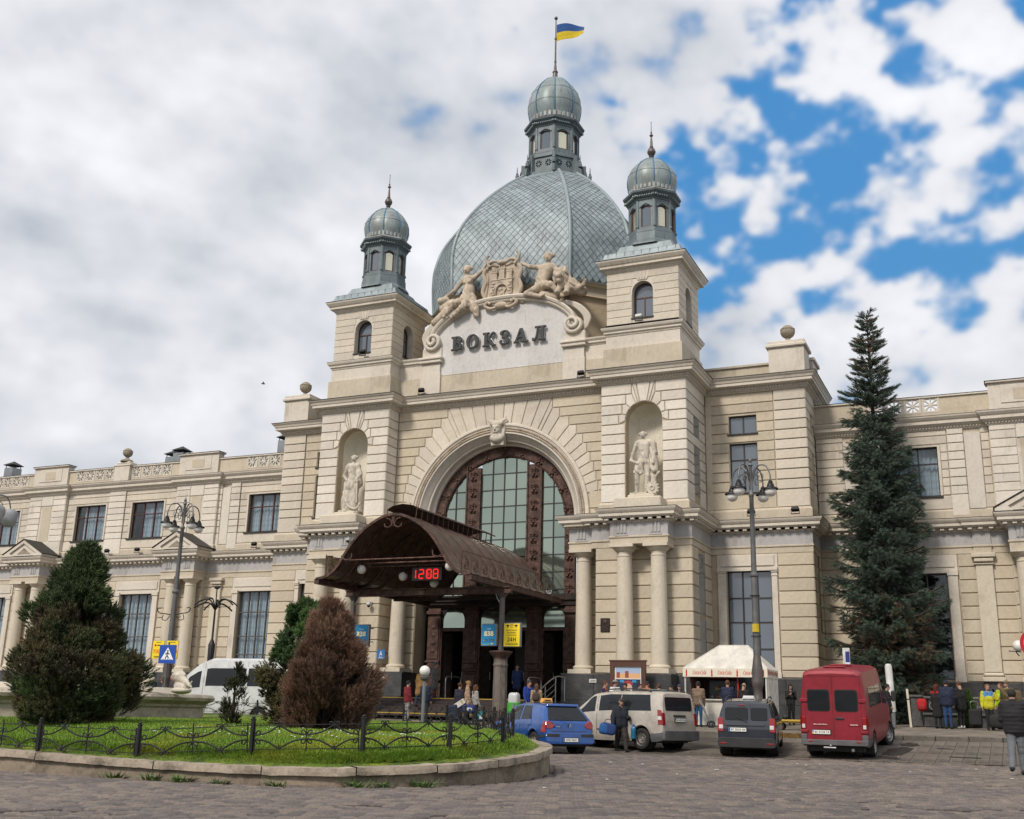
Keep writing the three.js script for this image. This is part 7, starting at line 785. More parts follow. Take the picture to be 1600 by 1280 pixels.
function person(x, z, turn, label, o, y) { const m = put('person', figure(o, o.cell), figM, scene); m.position.set(x, y === undefined ? gy(x, z) : y, z); m.rotation.y = turn; return tag(m, label, 'person'); }
const C_ = { navy: [.012, .02, .045], black: [.012, .012, .014], jeans: [.02, .05, .12], grey: [.18, .18, .18], khaki: [.16, .12, .07], camel: [.42, .24, .08], maroon: [.2, .012, .022], beige: [.5, .38, .24], blue: [.01, .045, .30], brownH: [.11, .045, .018], blond: [.32, .19, .07], greyH: [.3, .3, .3], teal: [.02, .14, .16] };
const stand = { armL: [.1, .1, .25], armR: [-.05, .1, .3], legL: [.03, 0], legR: [-.04, .02] }, walk = { armL: [.35, .1, .3], armR: [-.35, .1, .25], legL: [-.3, .25], legR: [.38, .12] };
// before the steps
person(.17, 7.5, 2.6, 'person in a maroon jacket and grey trousers left of the steps', { ...stand, h: 1.7, top: C_.maroon, legs: [.33, .32, .31], hair: C_.black, bulk: .015, armR: [.2, .1, .9] });
person(-1.2, 4.0, 2.9, 'person in a camel coat and red hood climbing the steps', { h: 1.75, top: C_.camel, legs: C_.jeans, head: 'hood', hat: C_.maroon, coat: .3, bulk: .01, legL: [.5, .5], legR: [-.15, .1], armL: [.2, .1, .4], armR: [-.2, .1, .3], lean: .15 }, 1.66);
person(.86, 7.2, 3.0, 'person in a dark blue jacket behind the globe lamp post', { ...stand, h: 1.76, top: [.012, .022, .05], legs: [.012, .02, .04], hair: C_.brownH, bulk: .02, nod: .2 });
person(-1.3, 2.4, 1.2, 'person in a grey coat and blue hat by the left door pilaster', { ...stand, h: 1.62, top: C_.grey, legs: [.15, .06, .06], head: 'beanie', hat: [.06, .12, .2], coat: .4, lean: .1 }, 2.08);
person(2.64, 7.5, 3.0, 'person with brown hair in a navy coat among the luggage', { ...stand, h: 1.64, top: [.022, .02, .04], legs: C_.black, hair: C_.brownH, head: 'bun', coat: .2 });
person(3.2, 7.85, 2.2, 'fair-haired person in a beige checked coat holding a blue bag', { ...stand, h: 1.72, top: [.5, .36, .25], legs: C_.black, hair: C_.blond, head: 'bun', coat: .36, top2b: [.36, .22, .14], stripe: (x, y, z) => Math.abs(Math.sin(y * 40)) < .22 || Math.abs(Math.sin(x * 40)) < .2, nod: .25 });
person(3.62, 8.0, 2.5, 'young person in a pale grey cardigan carrying a teal bag', { ...stand, h: 1.58, top: [.38, .36, .34], legs: C_.black, hair: C_.brownH, head: 'long', armR: [.3, .1, .3] });
person(5.5, 6.87, 1.1, 'person in a bright blue jacket and grey knitted hat by the green bin', { ...stand, h: 1.78, top: C_.blue, legs: [.015, .02, .03], head: 'beanie', hat: [.05, .05, .05], bulk: .02, armL: [.1, .15, .4], skin: [.5, .28, .2] });
person(5.98, 7.2, 3.5, 'long-haired person in a beige coat facing the blue-jacketed one', { ...stand, h: 1.64, top: [.46, .33, .2], legs: C_.black, hair: [.13, .06, .03], head: 'long', coat: .12 });
person(1.75, -.3, .4, 'person in a blue coat walking out of the middle doorway', { ...walk, h: 1.7, top: [.012, .035, .13], legs: C_.black, coat: .25 }, 2.08);
// behind the beige car
person(8.42, 5.8, 1.7, 'person in an orange and blue work jacket beside the poster board', { ...stand, h: 1.76, top: [.015, .02, .13], top2: [.72, .19, .012], legs: [.015, .02, .08], hair: C_.brownH, bulk: .015 });
person(8.75, 5.5, 2.2, 'person in a teal jacket and grey cap behind the orange-jacketed worker', { ...stand, h: 1.8, top: [.01, .04, .07], legs: C_.black, head: 'cap', hat: [.3, .3, .3] });
[[9.0, 4.9, 1.67, 'black-hatted person behind the roof of the beige car', C_.black, 'beanie', C_.black], [9.5, 4.6, 1.66, 'dark-haired person in front of the poster behind the beige car', C_.black, 'short', C_.black], [9.65, 4.0, 1.76, 'capped worker with an orange collar in front of the poster', [.015, .025, .09], 'cap', C_.navy, [.6, .16, .01]], [10.25, 4.3, 1.64, 'brown-haired person at the right end of the poster', C_.black, 'short', C_.brownH], [10.75, 4.1, 1.6, 'person in a black hat left of the kiosk', C_.black, 'beanie', C_.black], [11.3, 4.9, 1.63, 'person in a blue and white cap beside the kiosk corner', C_.navy, 'cap', [.04, .06, .14]]].forEach(([x, z, h, lb, top, hd, hat, t2], i) => person(x, z, i * 1.3, lb, { ...stand, h, top, legs: C_.black, head: hd, hat, hair: hd === 'short' ? hat : C_.brownH, top2: t2 }));
// kiosk customers
person(12.1, 5.0, 3.3, 'person in a tan jacket, jeans and black beanie at kiosk left corner', { ...stand, h: 1.74, top: [.23, .165, .11], legs: [.015, .09, .2], head: 'beanie', hat: C_.black, bulk: .025, shoes: [.03, .03, .03], armR: [.3, .1, .8] });
person(13.22, 4.7, 3.0, 'person in a dark blue padded jacket at the kiosk counter', { ...stand, h: 1.8, top: [.014, .02, .06], legs: C_.black, hair: C_.brownH, bulk: .04, armL: [.4, .2, .8], armR: [.4, .2, .8] });
person(13.85, 4.6, 2.8, 'bareheaded person in black at the kiosk counter', { ...stand, h: 1.7, top: C_.black, legs: C_.black, hair: [.2, .15, .12], head: 'bald', nod: .3 });
person(14.9, .3, .35, 'long-haired person in black looking at a phone beside the kiosk', { h: 1.66, top: C_.black, legs: [.01, .01, .012], hair: [.03, .014, .01], head: 'long', armL: [.25, .08, 1.9, .5], armR: [.25, .08, 1.9, .5], legL: [.02, 0], legR: [.04, .08], nod: .3 });
person(19.15, 3.2, 1.8, 'person in a black coat half hidden beyond the red van', { ...stand, h: 1.68, top: C_.black, legs: C_.black, hair: C_.black, coat: .2, bulk: .02 });
// right-hand group by the granite bench
person(20.85, 1.7, 2.6, 'person with auburn hair and red scarf next to the bench', { ...stand, h: 1.68, top: C_.black, legs: C_.black, hair: [.1, .015, .01], head: 'long', top2: [.4, .01, .01], coat: .4, bands: (x, y) => y > 1.38 });
person(21.25, 2.2, 3.1, 'person in a navy hooded jacket, jeans and cap with back turned', { ...stand, h: 1.84, top: [.014, .022, .055], legs: [.018, .06, .17], head: 'cap', hat: [.008, .014, .04], bulk: .04, collar: 1 });
person(21.7, 1.5, 3.9, 'young person in a black parka and white trainers by the small thuja', { ...stand, h: 1.78, top: C_.black, legs: C_.black, hair: C_.brownH, shoes: [.6, .6, .58], bulk: .03, nod: .35, coat: .15 });
person(22.75, 2.9, .3, 'person in a blue and yellow jacket and striped shirt on the phone', { h: 1.68, top: [.62, .58, .02], top2: [.07, .24, .52], legs: C_.black, hair: [.26, .12, .05], bulk: .035, armL: [.1, .2, .2], armR: [.5, .5, 2.3, .4], legL: [.02, 0], legR: [.02, 0] });
person(23.2, 1.6, -.8, 'person in a lime green jacket at the right of the bench', { ...stand, h: 1.74, top: [.45, .62, .02], legs: C_.black, hair: C_.brownH, bulk: .02 });
person(23.42, 2.6, -.6, 'person in camouflage clothing and cap with a rucksack', { ...stand, h: 1.82, top: [.16, .12, .05], top2b: [.07, .06, .02], stripe: (x, y, z) => n3(x * 16, y * 16, z * 16) > .55, legs: [.14, .11, .05], head: 'cap', hat: [.2, .17, .1], bulk: .03 });
// in the road
person(23.67, 22.3, 3.05, 'person in a black puffer jacket and grey tracksuit trousers walking away', { h: 1.79, cell: .0135, top: [.016, .015, .019], legs: [.17, .185, .205], shoes: [.02, .02, .022], hair: [.03, .022, .018], bulk: .045, puff: 1, collar: 1, fat: .012, legL: [.12, .04], legR: [-.3, .3], armL: [.1, .16, .9, .6, 1], armR: [.1, .16, .9, .6, 1] });
person(12.1, 14.6, .6, 'elderly person in dark jacket and flat cap crossing with two bags', { h: 1.67, cell: .015, top: [.012, .018, .028], legs: [.035, .03, .024], shoes: C_.black, head: 'cap', hat: [.06, .055, .05], hair: C_.greyH, bulk: .06, legL: [-.3, .12], legR: [.4, .1], armL: [.2, .38, .25], armR: [.15, .3, 1.3, .3], skin: [.52, .28, .2], fat: .028 });
// beyond the fountain
[[-17.1, 6.4, 1.6, 'person in a yellow jacket at the left behind the fountain', [.55, .55, .02], C_.teal, 'short', C_.brownH], [-17.6, 5.5, 1.75, 'person with a red hood behind the fountain', [.25, .01, .03], C_.black, 'hood', [.25, .01, .03]], [-17.0, 5.9, 1.76, 'person in a black hat with a green rucksack behind the fountain', [.015, .02, .02], [.02, .14, .2], 'beanie', C_.black], [-15.9, 6.4, 1.68, 'person in a brown jacket and cap behind the fountain', [.11, .07, .055], C_.black, 'cap', [.05, .03, .03]], [-16.7, 5.2, 1.8, 'tall person in a pale blue waistcoat behind the fountain', [.12, .16, .24], C_.jeans, 'short', C_.brownH], [-15.7, 5.3, 1.74, 'person in a dark blue jacket and black cap behind the lion', C_.navy, C_.black, 'cap', C_.black], [-15.0, 5.5, 1.76, 'person in a dark jacket and grey cap beside the crossing sign', [.02, .022, .03], C_.black, 'cap', [.08, .08, .08]], [-14.2, 5.2, 1.62, 'red-haired person behind the stone fish', [.1, .02, .02], C_.black, 'short', [.26, .06, .02]]].forEach(([x, z, h, lb, top, legs, hd, hat], i) => person(x, z, 2.2 + i * .7, lb, { ...stand, h, top, legs, head: hd, hat, hair: hd === 'short' ? hat : C_.greyH, bulk: .02 }));
// ---- bags and luggage
function bag(name, label, x, y, z, turn, parts) { const t = thing(name, label, name.includes('case') ? 'suitcase' : 'bag', [x, y, z], turn); for (const [n, g, c] of parts) put(n, g, Array.isArray(c) ? MS({ color: lin(...c), map: tFab, roughness: .75 }) : c, t); return t; }
const soft = (w, h, d) => { const g = new THREE.SphereGeometry(1, 18, 14), p = g.attributes.position; for (let i = 0; i < p.count; i++) { const q = k => Math.sign(k) * Math.pow(Math.abs(k), .55); p.setXYZ(i, q(p.getX(i)) * w / 2, q(p.getY(i)) * h / 2 * (1 + .05 * n3(p.getX(i) * 3, 0, p.getZ(i) * 3)), q(p.getZ(i)) * d / 2); } g.computeVertexNormals(); return nrm(g); };
const strap = (w, y0, y1, r = .012) => tube([[-w, y0, 0], [-w * .7, y1 * .9, 0], [0, y1, 0], [w * .7, y1 * .9, 0], [w, y0, 0]], r, 16, 5);
bag('blue_bag', 'blue sports bag on the shoulder of the walking person', 11.78, 1.1, 14.95, .4, [['body', [at(soft(.52, .36, .24), 0, 0, 0, 0, 0, -.2)], [.012, .05, .2]], ['panel', [at(soft(.3, .34, .26), -.14, 0, 0, 0, 0, -.2)], [.02, .12, .38]], ['strap', [strap(.12, .1, .3)], [.02, .02, .03]]]);
bag('water_bottle', 'blue plastic water bottle held by the walking person', 12.56, .82, 14.75, 0, [['bottle', [at(lathe([[0, 0], [.085, .005], [.09, .03], [.085, .1], [.09, .12], [.085, .2], [.09, .22], [.088, .3], [.06, .36], [.03, .39], [.03, .41]], 16), 0, 0, 0)], MP({ color: lin(.04, .32, .55), roughness: .1, transmission: .6, thickness: 0 })], ['cap', [cyl(.034, .034, .41, .44)], [.01, .06, .4]]]);
bag('suitcase', 'navy suitcase leaning beside the steps', 2.75, 1.1, 8.2, .5, [['shell', [at(bbox(.42, .62, .26, .05), 0, .35, 0, 0, 0, .25)], [.012, .022, .06]], ['handle', [tube([[-.2, .66, 0], [-.24, .8, 0], [-.06, .85, 0], [-.02, .7, 0]], .012, 10, 5)], M.plastic], ['wheel', [at(new THREE.CylinderGeometry(.04, .04, .03, 10), .15, .04, 0, 0, 0, 1.57)], M.rubber]]);
bag('white_parcel', 'white wrapped parcel on top of the navy suitcase', 2.95, 1.8, 8.05, .3, [['box', [at(bbox(.5, .22, .3, .02), 0, 0, 0, 0, 0, .6)], [.7, .68, .64]], ['tape', [at(bbox(.06, .225, .305, .005), .1, .07, 0, 0, 0, .6)], [.5, .4, .1]]]);
bag('travel_bag', 'blue and white travel bag held before the checked coat', 3.4, 1.62, 8.12, .2, [['body', [soft(.56, .32, .24)], [.012, .03, .19]], ['patch', [at(soft(.34, .14, .06), 0, -.02, .1)], [.5, .55, .6]], ['strap', [strap(.16, .12, .36)], [.02, .02, .03]]]);
bag('teal_bag', 'teal shopping bag hanging from the young person', 3.95, 1.35, 8.1, .2, [['body', [at(bbox(.28, .36, .12, .03), 0, 0, 0, 0, 0, .1)], [.02, .22, .26]], ['print', [at(bbox(.14, .12, .006, .002), .02, -.05, .066)], [.6, .6, .6]], ['strap', [strap(.1, .16, .42, .01)], [.02, .16, .2]]]);
bag('rucksack', 'dark brown rucksack on the beige coat by the steps', 6.05, 2.15, 7.42, .4, [['body', [soft(.3, .34, .2)], [.07, .045, .035]], ['pocket', [at(soft(.2, .14, .1), 0, -.06, .09)], [.05, .032, .025]], ['strap', [strap(.1, .14, .4)], [.03, .02, .02]]]);
bag('rucksack', 'brown rucksack on the back of the person in camouflage', 23.72, 2.55, 2.3, .6, [['body', [soft(.42, .54, .28)], [.17, .12, .055]], ['pocket', [at(soft(.3, .2, .14), 0, -.1, .14)], [.1, .075, .03]], ['strap', [strap(.14, .2, .34, .02)], [.06, .05, .03]]]);
bag('rucksack', 'bright red rucksack standing on the granite bench', 20.2, 1.98, .5, 0, [['body', [at(soft(.4, .5, .3), 0, .25, 0)], [.5, .01, .012]], ['pocket', [at(soft(.28, .2, .12), 0, .16, .13)], [.38, .01, .012]], ['strap', [strap(.08, .46, .58)], [.04, .01, .01]]]);
bag('luggage_bag', 'black patterned bag beside the red rucksack', 20.65, 1.98, .5, 0, [['body', [at(soft(.5, .46, .32), 0, .23, 0)], [.02, .02, .022]], ['piping', [at(new THREE.TorusGeometry(.16, .01, 5, 16), 0, .23, .15)], [.5, .5, .5]], ['strap', [strap(.14, .42, .62)], [.02, .02, .02]]]);
bag('wheeled_case', 'black wheeled suitcase beside the small thuja', 22.25, 1.4, 2.7, .2, [['shell', [at(bbox(.46, .62, .3, .06), 0, .38, 0)], [.016, .016, .018]], ['handle', [tube([[-.12, .68, -.1], [-.12, .95, -.1], [.12, .95, -.1], [.12, .68, -.1]], .01, 20, 5)], M.steel], ['wheel', [at(new THREE.CylinderGeometry(.04, .04, .03, 10), .18, .04, 0, 0, 0, 1.57), at(new THREE.CylinderGeometry(.04, .04, .03, 10), -.18, .04, 0, 0, 0, 1.57)], M.rubber]]);
bag('holdall', 'large black holdall at the feet of the phone caller', 23.1, 1.4, 3.0, -.1, [['body', [at(soft(.8, .52, .4), 0, .26, 0)], [.014, .014, .016]], ['strap', [strap(.22, .45, .62)], [.02, .02, .02]]]);
bag('handbag', 'tan shoulder bag of the person at the kiosk corner', 11.88, 1.95, 5.15, .2, [['body', [soft(.26, .3, .14)], [.2, .13, .07]], ['strap', [strap(.1, .1, .5, .01)], [.12, .08, .04]]]);
// ================================================================ stone figures on the station
function stoneFig(name, label, pos, turn, caps, k, cell, extra = [], mat = M.statue, folds = .012, cat = 'statue') {
  const bb = [1e9, -1e9, 1e9, -1e9, 1e9, -1e9]; for (const c of caps) for (const i of [0, 3]) for (let a = 0; a < 3; a++) { bb[a * 2] = Math.min(bb[a * 2], c[i + a] - c[6] - .12); bb[a * 2 + 1] = Math.max(bb[a * 2 + 1], c[i + a] + c[6] + .12); }
  const f = capField(caps, k), n = surfaceNet((x, y, z, o) => { f(x, y, z, o); if (o[1] === 1) o[0] += folds * (1.6 - 2.6 * Math.abs(Math.sin(x * 13 + y * 5 + 4 * n3(x * 3, y * 3, z * 3)))) + .01 * (n3(x * 9, y * 9, z * 9) - .5); else o[0] += .008 * (n3(x * 11, y * 11, z * 11) - .5); }, bb, cell), g = netGeo(n, [[1, 1, 1], [1, 1, 1], [1, 1, 1]]); g.deleteAttribute('color');
  const t = thing(name, label, cat, pos, turn); put('figure', [g], mat, t); for (const [nm, gs] of extra) put(nm, gs, mat, t); if (name.startsWith('fountain')) t.scale.setScalar(.68); return t;
}
const head9 = (x, y, z, r = .15, a = 1) => [[x, y + r * .5, z, x, y - r * .35, z + r * .25 * a, r, r * .78, 0], [x, y, z + r * 1.05 * a, x, y - r * .25, z + r * 1.12 * a, r * .16, r * .2, 0], [x, y - r * 1.3, z - r * .2, x, y - r * 2.1, z - r * .3, r * .55, r * .75, 0], [x - r * .9, y + r * .6, z - r * .3, x + r * .9, y + r * .6, z - r * .3, r * .6, r * .6, 2]];
// draped figure with an anchor, left niche
stoneFig('niche_statue', 'draped stone statue holding an anchor in the left tower niche', [-8.28, 11.66, -.12], .15, [...head9(.05, 3.02, .02), [-.18, 2.62, 0, .28, 2.62, 0, .17, .16, 1], [.02, 2.55, 0, .02, 1.9, 0, .26, .22, 1], [.02, 1.9, 0, .0, 1.5, .02, .26, .33, 1], [-.1, 1.6, .05, -.16, .15, .08, .26, .3, 1], [.16, 1.6, .02, .14, .12, .02, .25, .27, 1], [-.3, 1.7, .1, -.42, .5, .06, .1, .13, 1], [-.3, 2.6, 0, -.46, 2.05, .05, .12, .1, 0], [-.46, 2.05, .05, -.2, 1.78, .26, .09, .07, 0], [.3, 2.6, 0, .5, 2.1, .1, .12, .1, 1], [.5, 2.1, .1, .36, 1.85, .26, .09, .07, 0], [.4, 2.2, .05, .42, 1.6, .0, .16, .2, 1], [-.2, .1, .2, -.22, .06, .36, .09, .07, 0]], .07, .026, [['anchor', [tube([[.42, 1.9, .3], [.48, .5, .34]], .045, 4, 8), tube([[-.2, .75, .34], [.1, .3, .42], [.5, .2, .4], [.72, .5, .36]], .06, 16, 8), at(bbox(.4, .07, .07, .02), .42, 1.75, .3)]], ['plinth', [at(bbox(1.2, .16, .7, .04), 0, .05, .0)]]]);
// bare-chested figure with a cog wheel, right niche
stoneFig('niche_statue', 'bare-chested stone statue with a cog wheel in the right tower niche', [8.3, 11.66, -.12], .12, [...head9(-.04, 3.0, .02), [-.26, 2.66, 0, .26, 2.68, 0, .14, .14, 0], [-.1, 2.5, .0, -.05, 2.0, .02, .2, .17, 0], [.1, 2.5, 0, .08, 2.0, .02, .2, .17, 0], [-.02, 1.95, .02, .02, 1.7, .02, .24, .25, 1], [-.12, 1.7, .02, -.3, 1.2, .2, .2, .17, 1], [-.3, 1.2, .2, -.32, .62, .14, .14, .1, 0], [-.32, .62, .14, -.34, .2, .1, .1, .08, 0], [.14, 1.65, 0, .16, 1.0, .06, .19, .13, 0], [.16, 1.0, .06, .1, .16, .02, .13, .085, 0], [-.34, 2.62, 0, -.52, 2.1, .05, .12, .09, 0], [-.52, 2.1, .05, -.62, 1.75, .1, .09, .075, 0], [-.62, 1.75, .1, -.2, 1.55, .3, .075, .06, 0], [.36, 2.66, 0, .5, 2.15, .0, .13, .12, 1], [.46, 2.6, -.05, .5, 1.3, -.02, .17, .2, 1], [.5, 2.1, .05, .46, 1.6, .18, .1, .08, 0], [-.2, 1.6, .15, -.1, 1.1, .22, .15, .1, 1], [.4, 1.2, -.1, .5, .1, -.1, .14, .2, 2], [.5, .9, -.1, .72, 1.15, 0, .1, .08, 2], [.1, .12, .1, .12, .1, .3, .07, .06, 0], [-.34, .16, .14, -.36, .12, .34, .07, .06, 0]], .05, .024, [['cog_wheel', [at(new THREE.CylinderGeometry(.27, .27, .12, 28), .45, .32, .36, 0, Math.PI / 2), ...Array.from({ length: 12 }, (_, i) => at(bbox(.09, .1, .12, .02), .45 + Math.cos(i * Math.PI / 6) * .3, .32 + Math.sin(i * Math.PI / 6) * .3, .36, 0, 0, i * Math.PI / 6 - Math.PI / 2)), at(new THREE.TorusGeometry(.1, .04, 8, 18), .45, .32, .43)]], ['plinth', [at(bbox(1.3, .16, .7, .04), 0, .05, .02)]]], M.statue, .02);
// reclining pair and lion above the sign
stoneFig('gable_statue', 'seated stone woman leaning on the shield above the sign', [-2.55, 22.7, -1.35], 0, [...head9(.3, 2.62, .2, .22), [.06, 2.14, .05, .62, 2.2, .02, .17, .16, 0], [.3, 2.1, .05, .42, 1.4, .1, .3, .26, 0], [.22, 1.9, .28, .22, 1.86, .32, .13, .1, 0], [.5, 1.92, .28, .5, 1.88, .32, .13, .1, 0], [.42, 1.4, .1, .3, .95, .1, .34, .38, 1], [.4, 1.0, .1, -.2, .62, .5, .27, .2, 1], [-.2, .62, .5, -.9, -.05, .45, .18, .13, 1], [.5, .95, .2, .3, .3, .55, .26, .2, 1], [.3, .3, .55, -.4, -.2, .5, .19, .14, 1], [0, 2.12, .05, -.5, 1.6, .05, .14, .11, 0], [-.5, 1.6, .05, -1.15, 1.2, .1, .11, .08, 0], [.66, 2.2, .0, 1.2, 2.5, .1, .13, .1, 0], [1.2, 2.5, .1, 1.45, 2.95, .1, .1, .06, 0], [.7, .9, .2, .95, .1, .35, .25, .22, 1], [-1.0, 1.05, .1, -1.3, 1.0, .2, .18, .2, 2], [-.6, .8, 0, -1.2, .6, 0, .3, .26, 2], [-.9, .3, .1, -1.7, -.2, .1, .3, .2, 2], [.95, .1, .35, 1.1, -.25, .4, .2, .12, 1]], .09, .036, [], M.crest, .022);
stoneFig('gable_statue', 'seated stone man reaching to the shield above the sign', [2.1, 22.85, -1.35], 0, [...head9(.55, 2.5, .12, .23), [.1, 2.0, .05, .78, 2.0, .02, .2, .19, 0], [.3, 1.9, .05, .1, 1.25, .1, .32, .27, 0], [.55, 1.9, .05, .3, 1.25, .1, .3, .26, 0], [.15, 1.25, .1, .1, .9, .1, .32, .34, 1], [.3, .95, .2, .9, .75, .5, .24, .19, 1], [.9, .75, .5, 1.45, .05, .45, .17, .11, 0], [1.45, .05, .45, 1.65, -.02, .6, .1, .07, 0], [.05, .85, .2, -.6, .45, .4, .23, .18, 0], [-.6, .45, .4, .3, .15, .55, .16, .1, 0], [.3, .15, .55, .5, .2, .6, .09, .08, 0], [.04, 2.05, .02, -.55, 2.15, .1, .16, .12, 0], [-.55, 2.15, .1, -1.15, 2.5, .1, .12, .08, 0], [.86, 1.95, .02, 1.15, 1.5, .1, .16, .12, 0], [1.15, 1.5, .1, 1.35, 1.3, .35, .12, .1, 0], [-.3, .5, 0, -.9, .2, .1, .25, .2, 2], [.2, .4, 0, 1.1, .2, .1, .28, .2, 2]], .06, .034, [], M.crest, .02);
stoneFig('gable_lion', 'roaring stone lion beside the seated man above the sign', [3.45, 22.95, -1.3], 0, [[0, 1.2, .3, .02, 1.0, .3, .42, .38, 1], [.0, 1.1, .6, .05, .98, .75, .24, .17, 0], [.04, .8, .6, .06, .72, .7, .16, .12, 0], [-.25, 1.55, .3, -.27, 1.62, .3, .1, .07, 0], [.25, 1.55, .3, .27, 1.62, .3, .1, .07, 0], [0, 1.0, .1, .5, .6, -.1, .45, .42, 1], [.5, .6, -.1, 1.0, .35, -.3, .42, .3, 0], [.1, .7, .3, -.1, .1, .55, .2, .14, 0], [-.1, .1, .55, -.05, .05, .8, .13, .1, 0], [.4, .5, .2, .4, .05, .45, .2, .13, 0], [.4, .05, .45, .42, .02, .7, .13, .1, 0], [.8, .4, .0, 1.2, .5, .1, .16, .1, 2], [1.2, .5, .1, 1.35, .8, .1, .1, .08, 2]], .09, .036, [], M.crest, .035);
{ // shield with the castle
  const t = thing('coat_of_arms', 'carved stone shield with a three-towered castle above the sign', 'coat of arms', [-.05, 22.95, -1.15]); const sh = [[-.95, .1], [.85, .1], [.95, .3], [.9, 1.7], [.98, 2.1], [.7, 2.45], [.2, 2.35], [0, 2.6], [-.2, 2.35], [-.7, 2.45], [-.98, 2.1], [-.9, 1.7], [-1.0, .3]]; put('shield', [at(slab(sh, -.4, 0, .06), 0, 0, 0)], M.crest, t); put('rim', [tube([...sh, sh[0]].map(([x, y]) => [x, y, 0]), .085, 80, 6)], M.crest, t);
  put('castle_wall', [at(sheet(rect(-.62, .62, .35, 1.45), [archP(-.34, .34, .36, .85)], .14), 0, 0, .13), at(bbox(1.34, .08, .2, .02), 0, 1.47, .06)], M.crest, t); for (const [x, w, h] of [[-.45, .3, .42], [0, .32, .62], [.45, .3, .42]]) put('castle_tower', [at(bbox(w, h, .16, .01), x, 1.5 + h / 2, .06), at(bbox(w + .1, .1, .2, .01), x, 1.5 + h, .06), ...[-1, 0, 1].map(i => at(bbox(w * .24, .1, .18, .01), x + i * w * .42, 1.6 + h, .06))], M.crest, t); for (let r = 0; r < 6; r++) for (const x of [-.52, .5]) put('castle_block', [at(bbox(.2, .13, .05, .015), x + (r % 2 ? .04 : -.03), .46 + r * .165, .15)], M.crest, t);
  put('lion_relief', [ball(.17, .0, .7, .02, 1, .85, .5, 8), ball(.12, -.1, .92, .05, 1, 1, .6, 8), rod([.1, .62, .04], [.2, .42, .06], .05), rod([-.08, .62, .04], [-.2, .44, .06], .05), rod([.12, .75, .04], [.26, .95, .05], .035)], M.crest, t); put('cartouche_scroll', [...[1, -1].flatMap(s => [tube([[s * .2, -.1, .1], [s * .6, -.2, .15], [s * .95, .02, .15], [s * .8, .2, .15], [s * .62, .08, .15]], .1, 20, 6), tube([[s * .95, .4, .0], [s * 1.15, .9, .05], [s * 1.0, 1.4, .05], [s * 1.12, 1.9, .05], [s * 1.0, 2.25, .05]], .13, 20, 6), tube([[s * .1, 2.45, .05], [s * .5, 2.62, .1], [s * .85, 2.5, .1], [s * .75, 2.3, .1]], .09, 16, 6), tube([[s * .9, 2.5, 0], [s * 1.0, 2.85, .05], [s * .88, 3.05, .05]], .09, 8, 5)]), ball(.3, 0, -.05, .12, 1.3, .7, .6, 10), ball(.18, 0, 2.5, .1, 1.4, .8, .8, 8)], M.crest, t); }
stoneFig('keystone_head', 'winged stone head on the keystone of the great arch', [0, 15.3, -.92], 0, [[0, .78, .02, 0, .5, .08, .28, .22, 0], [0, .62, .3, 0, .5, .34, .045, .055, 0], [-.11, .66, .26, .11, .66, .26, .05, .05, 0], [-.07, .38, .24, .07, .38, .24, .05, .05, 0], [-.26, .9, .05, .26, .9, .05, .15, .15, 1], [0, .3, 0, 0, .05, 0, .22, .26, 2], [-.2, .1, 0, .2, .1, 0, .2, .2, 2], [-.24, .95, .02, -.5, 1.18, 0, .1, .03, 2], [.24, .95, .02, .5, 1.22, 0, .1, .03, 2], [.3, 1.0, .0, .56, 1.1, 0, .08, .03, 2], [-.3, 1.0, 0, -.55, 1.06, 0, .08, .03, 2]], .06, .024, [['keystone', [at(slab([[-.36, -.3], [.36, -.3], [.46, .9], [-.46, .9]], -.3, -.02, .03), 0, 0, 0)]]], M.statue, .015);
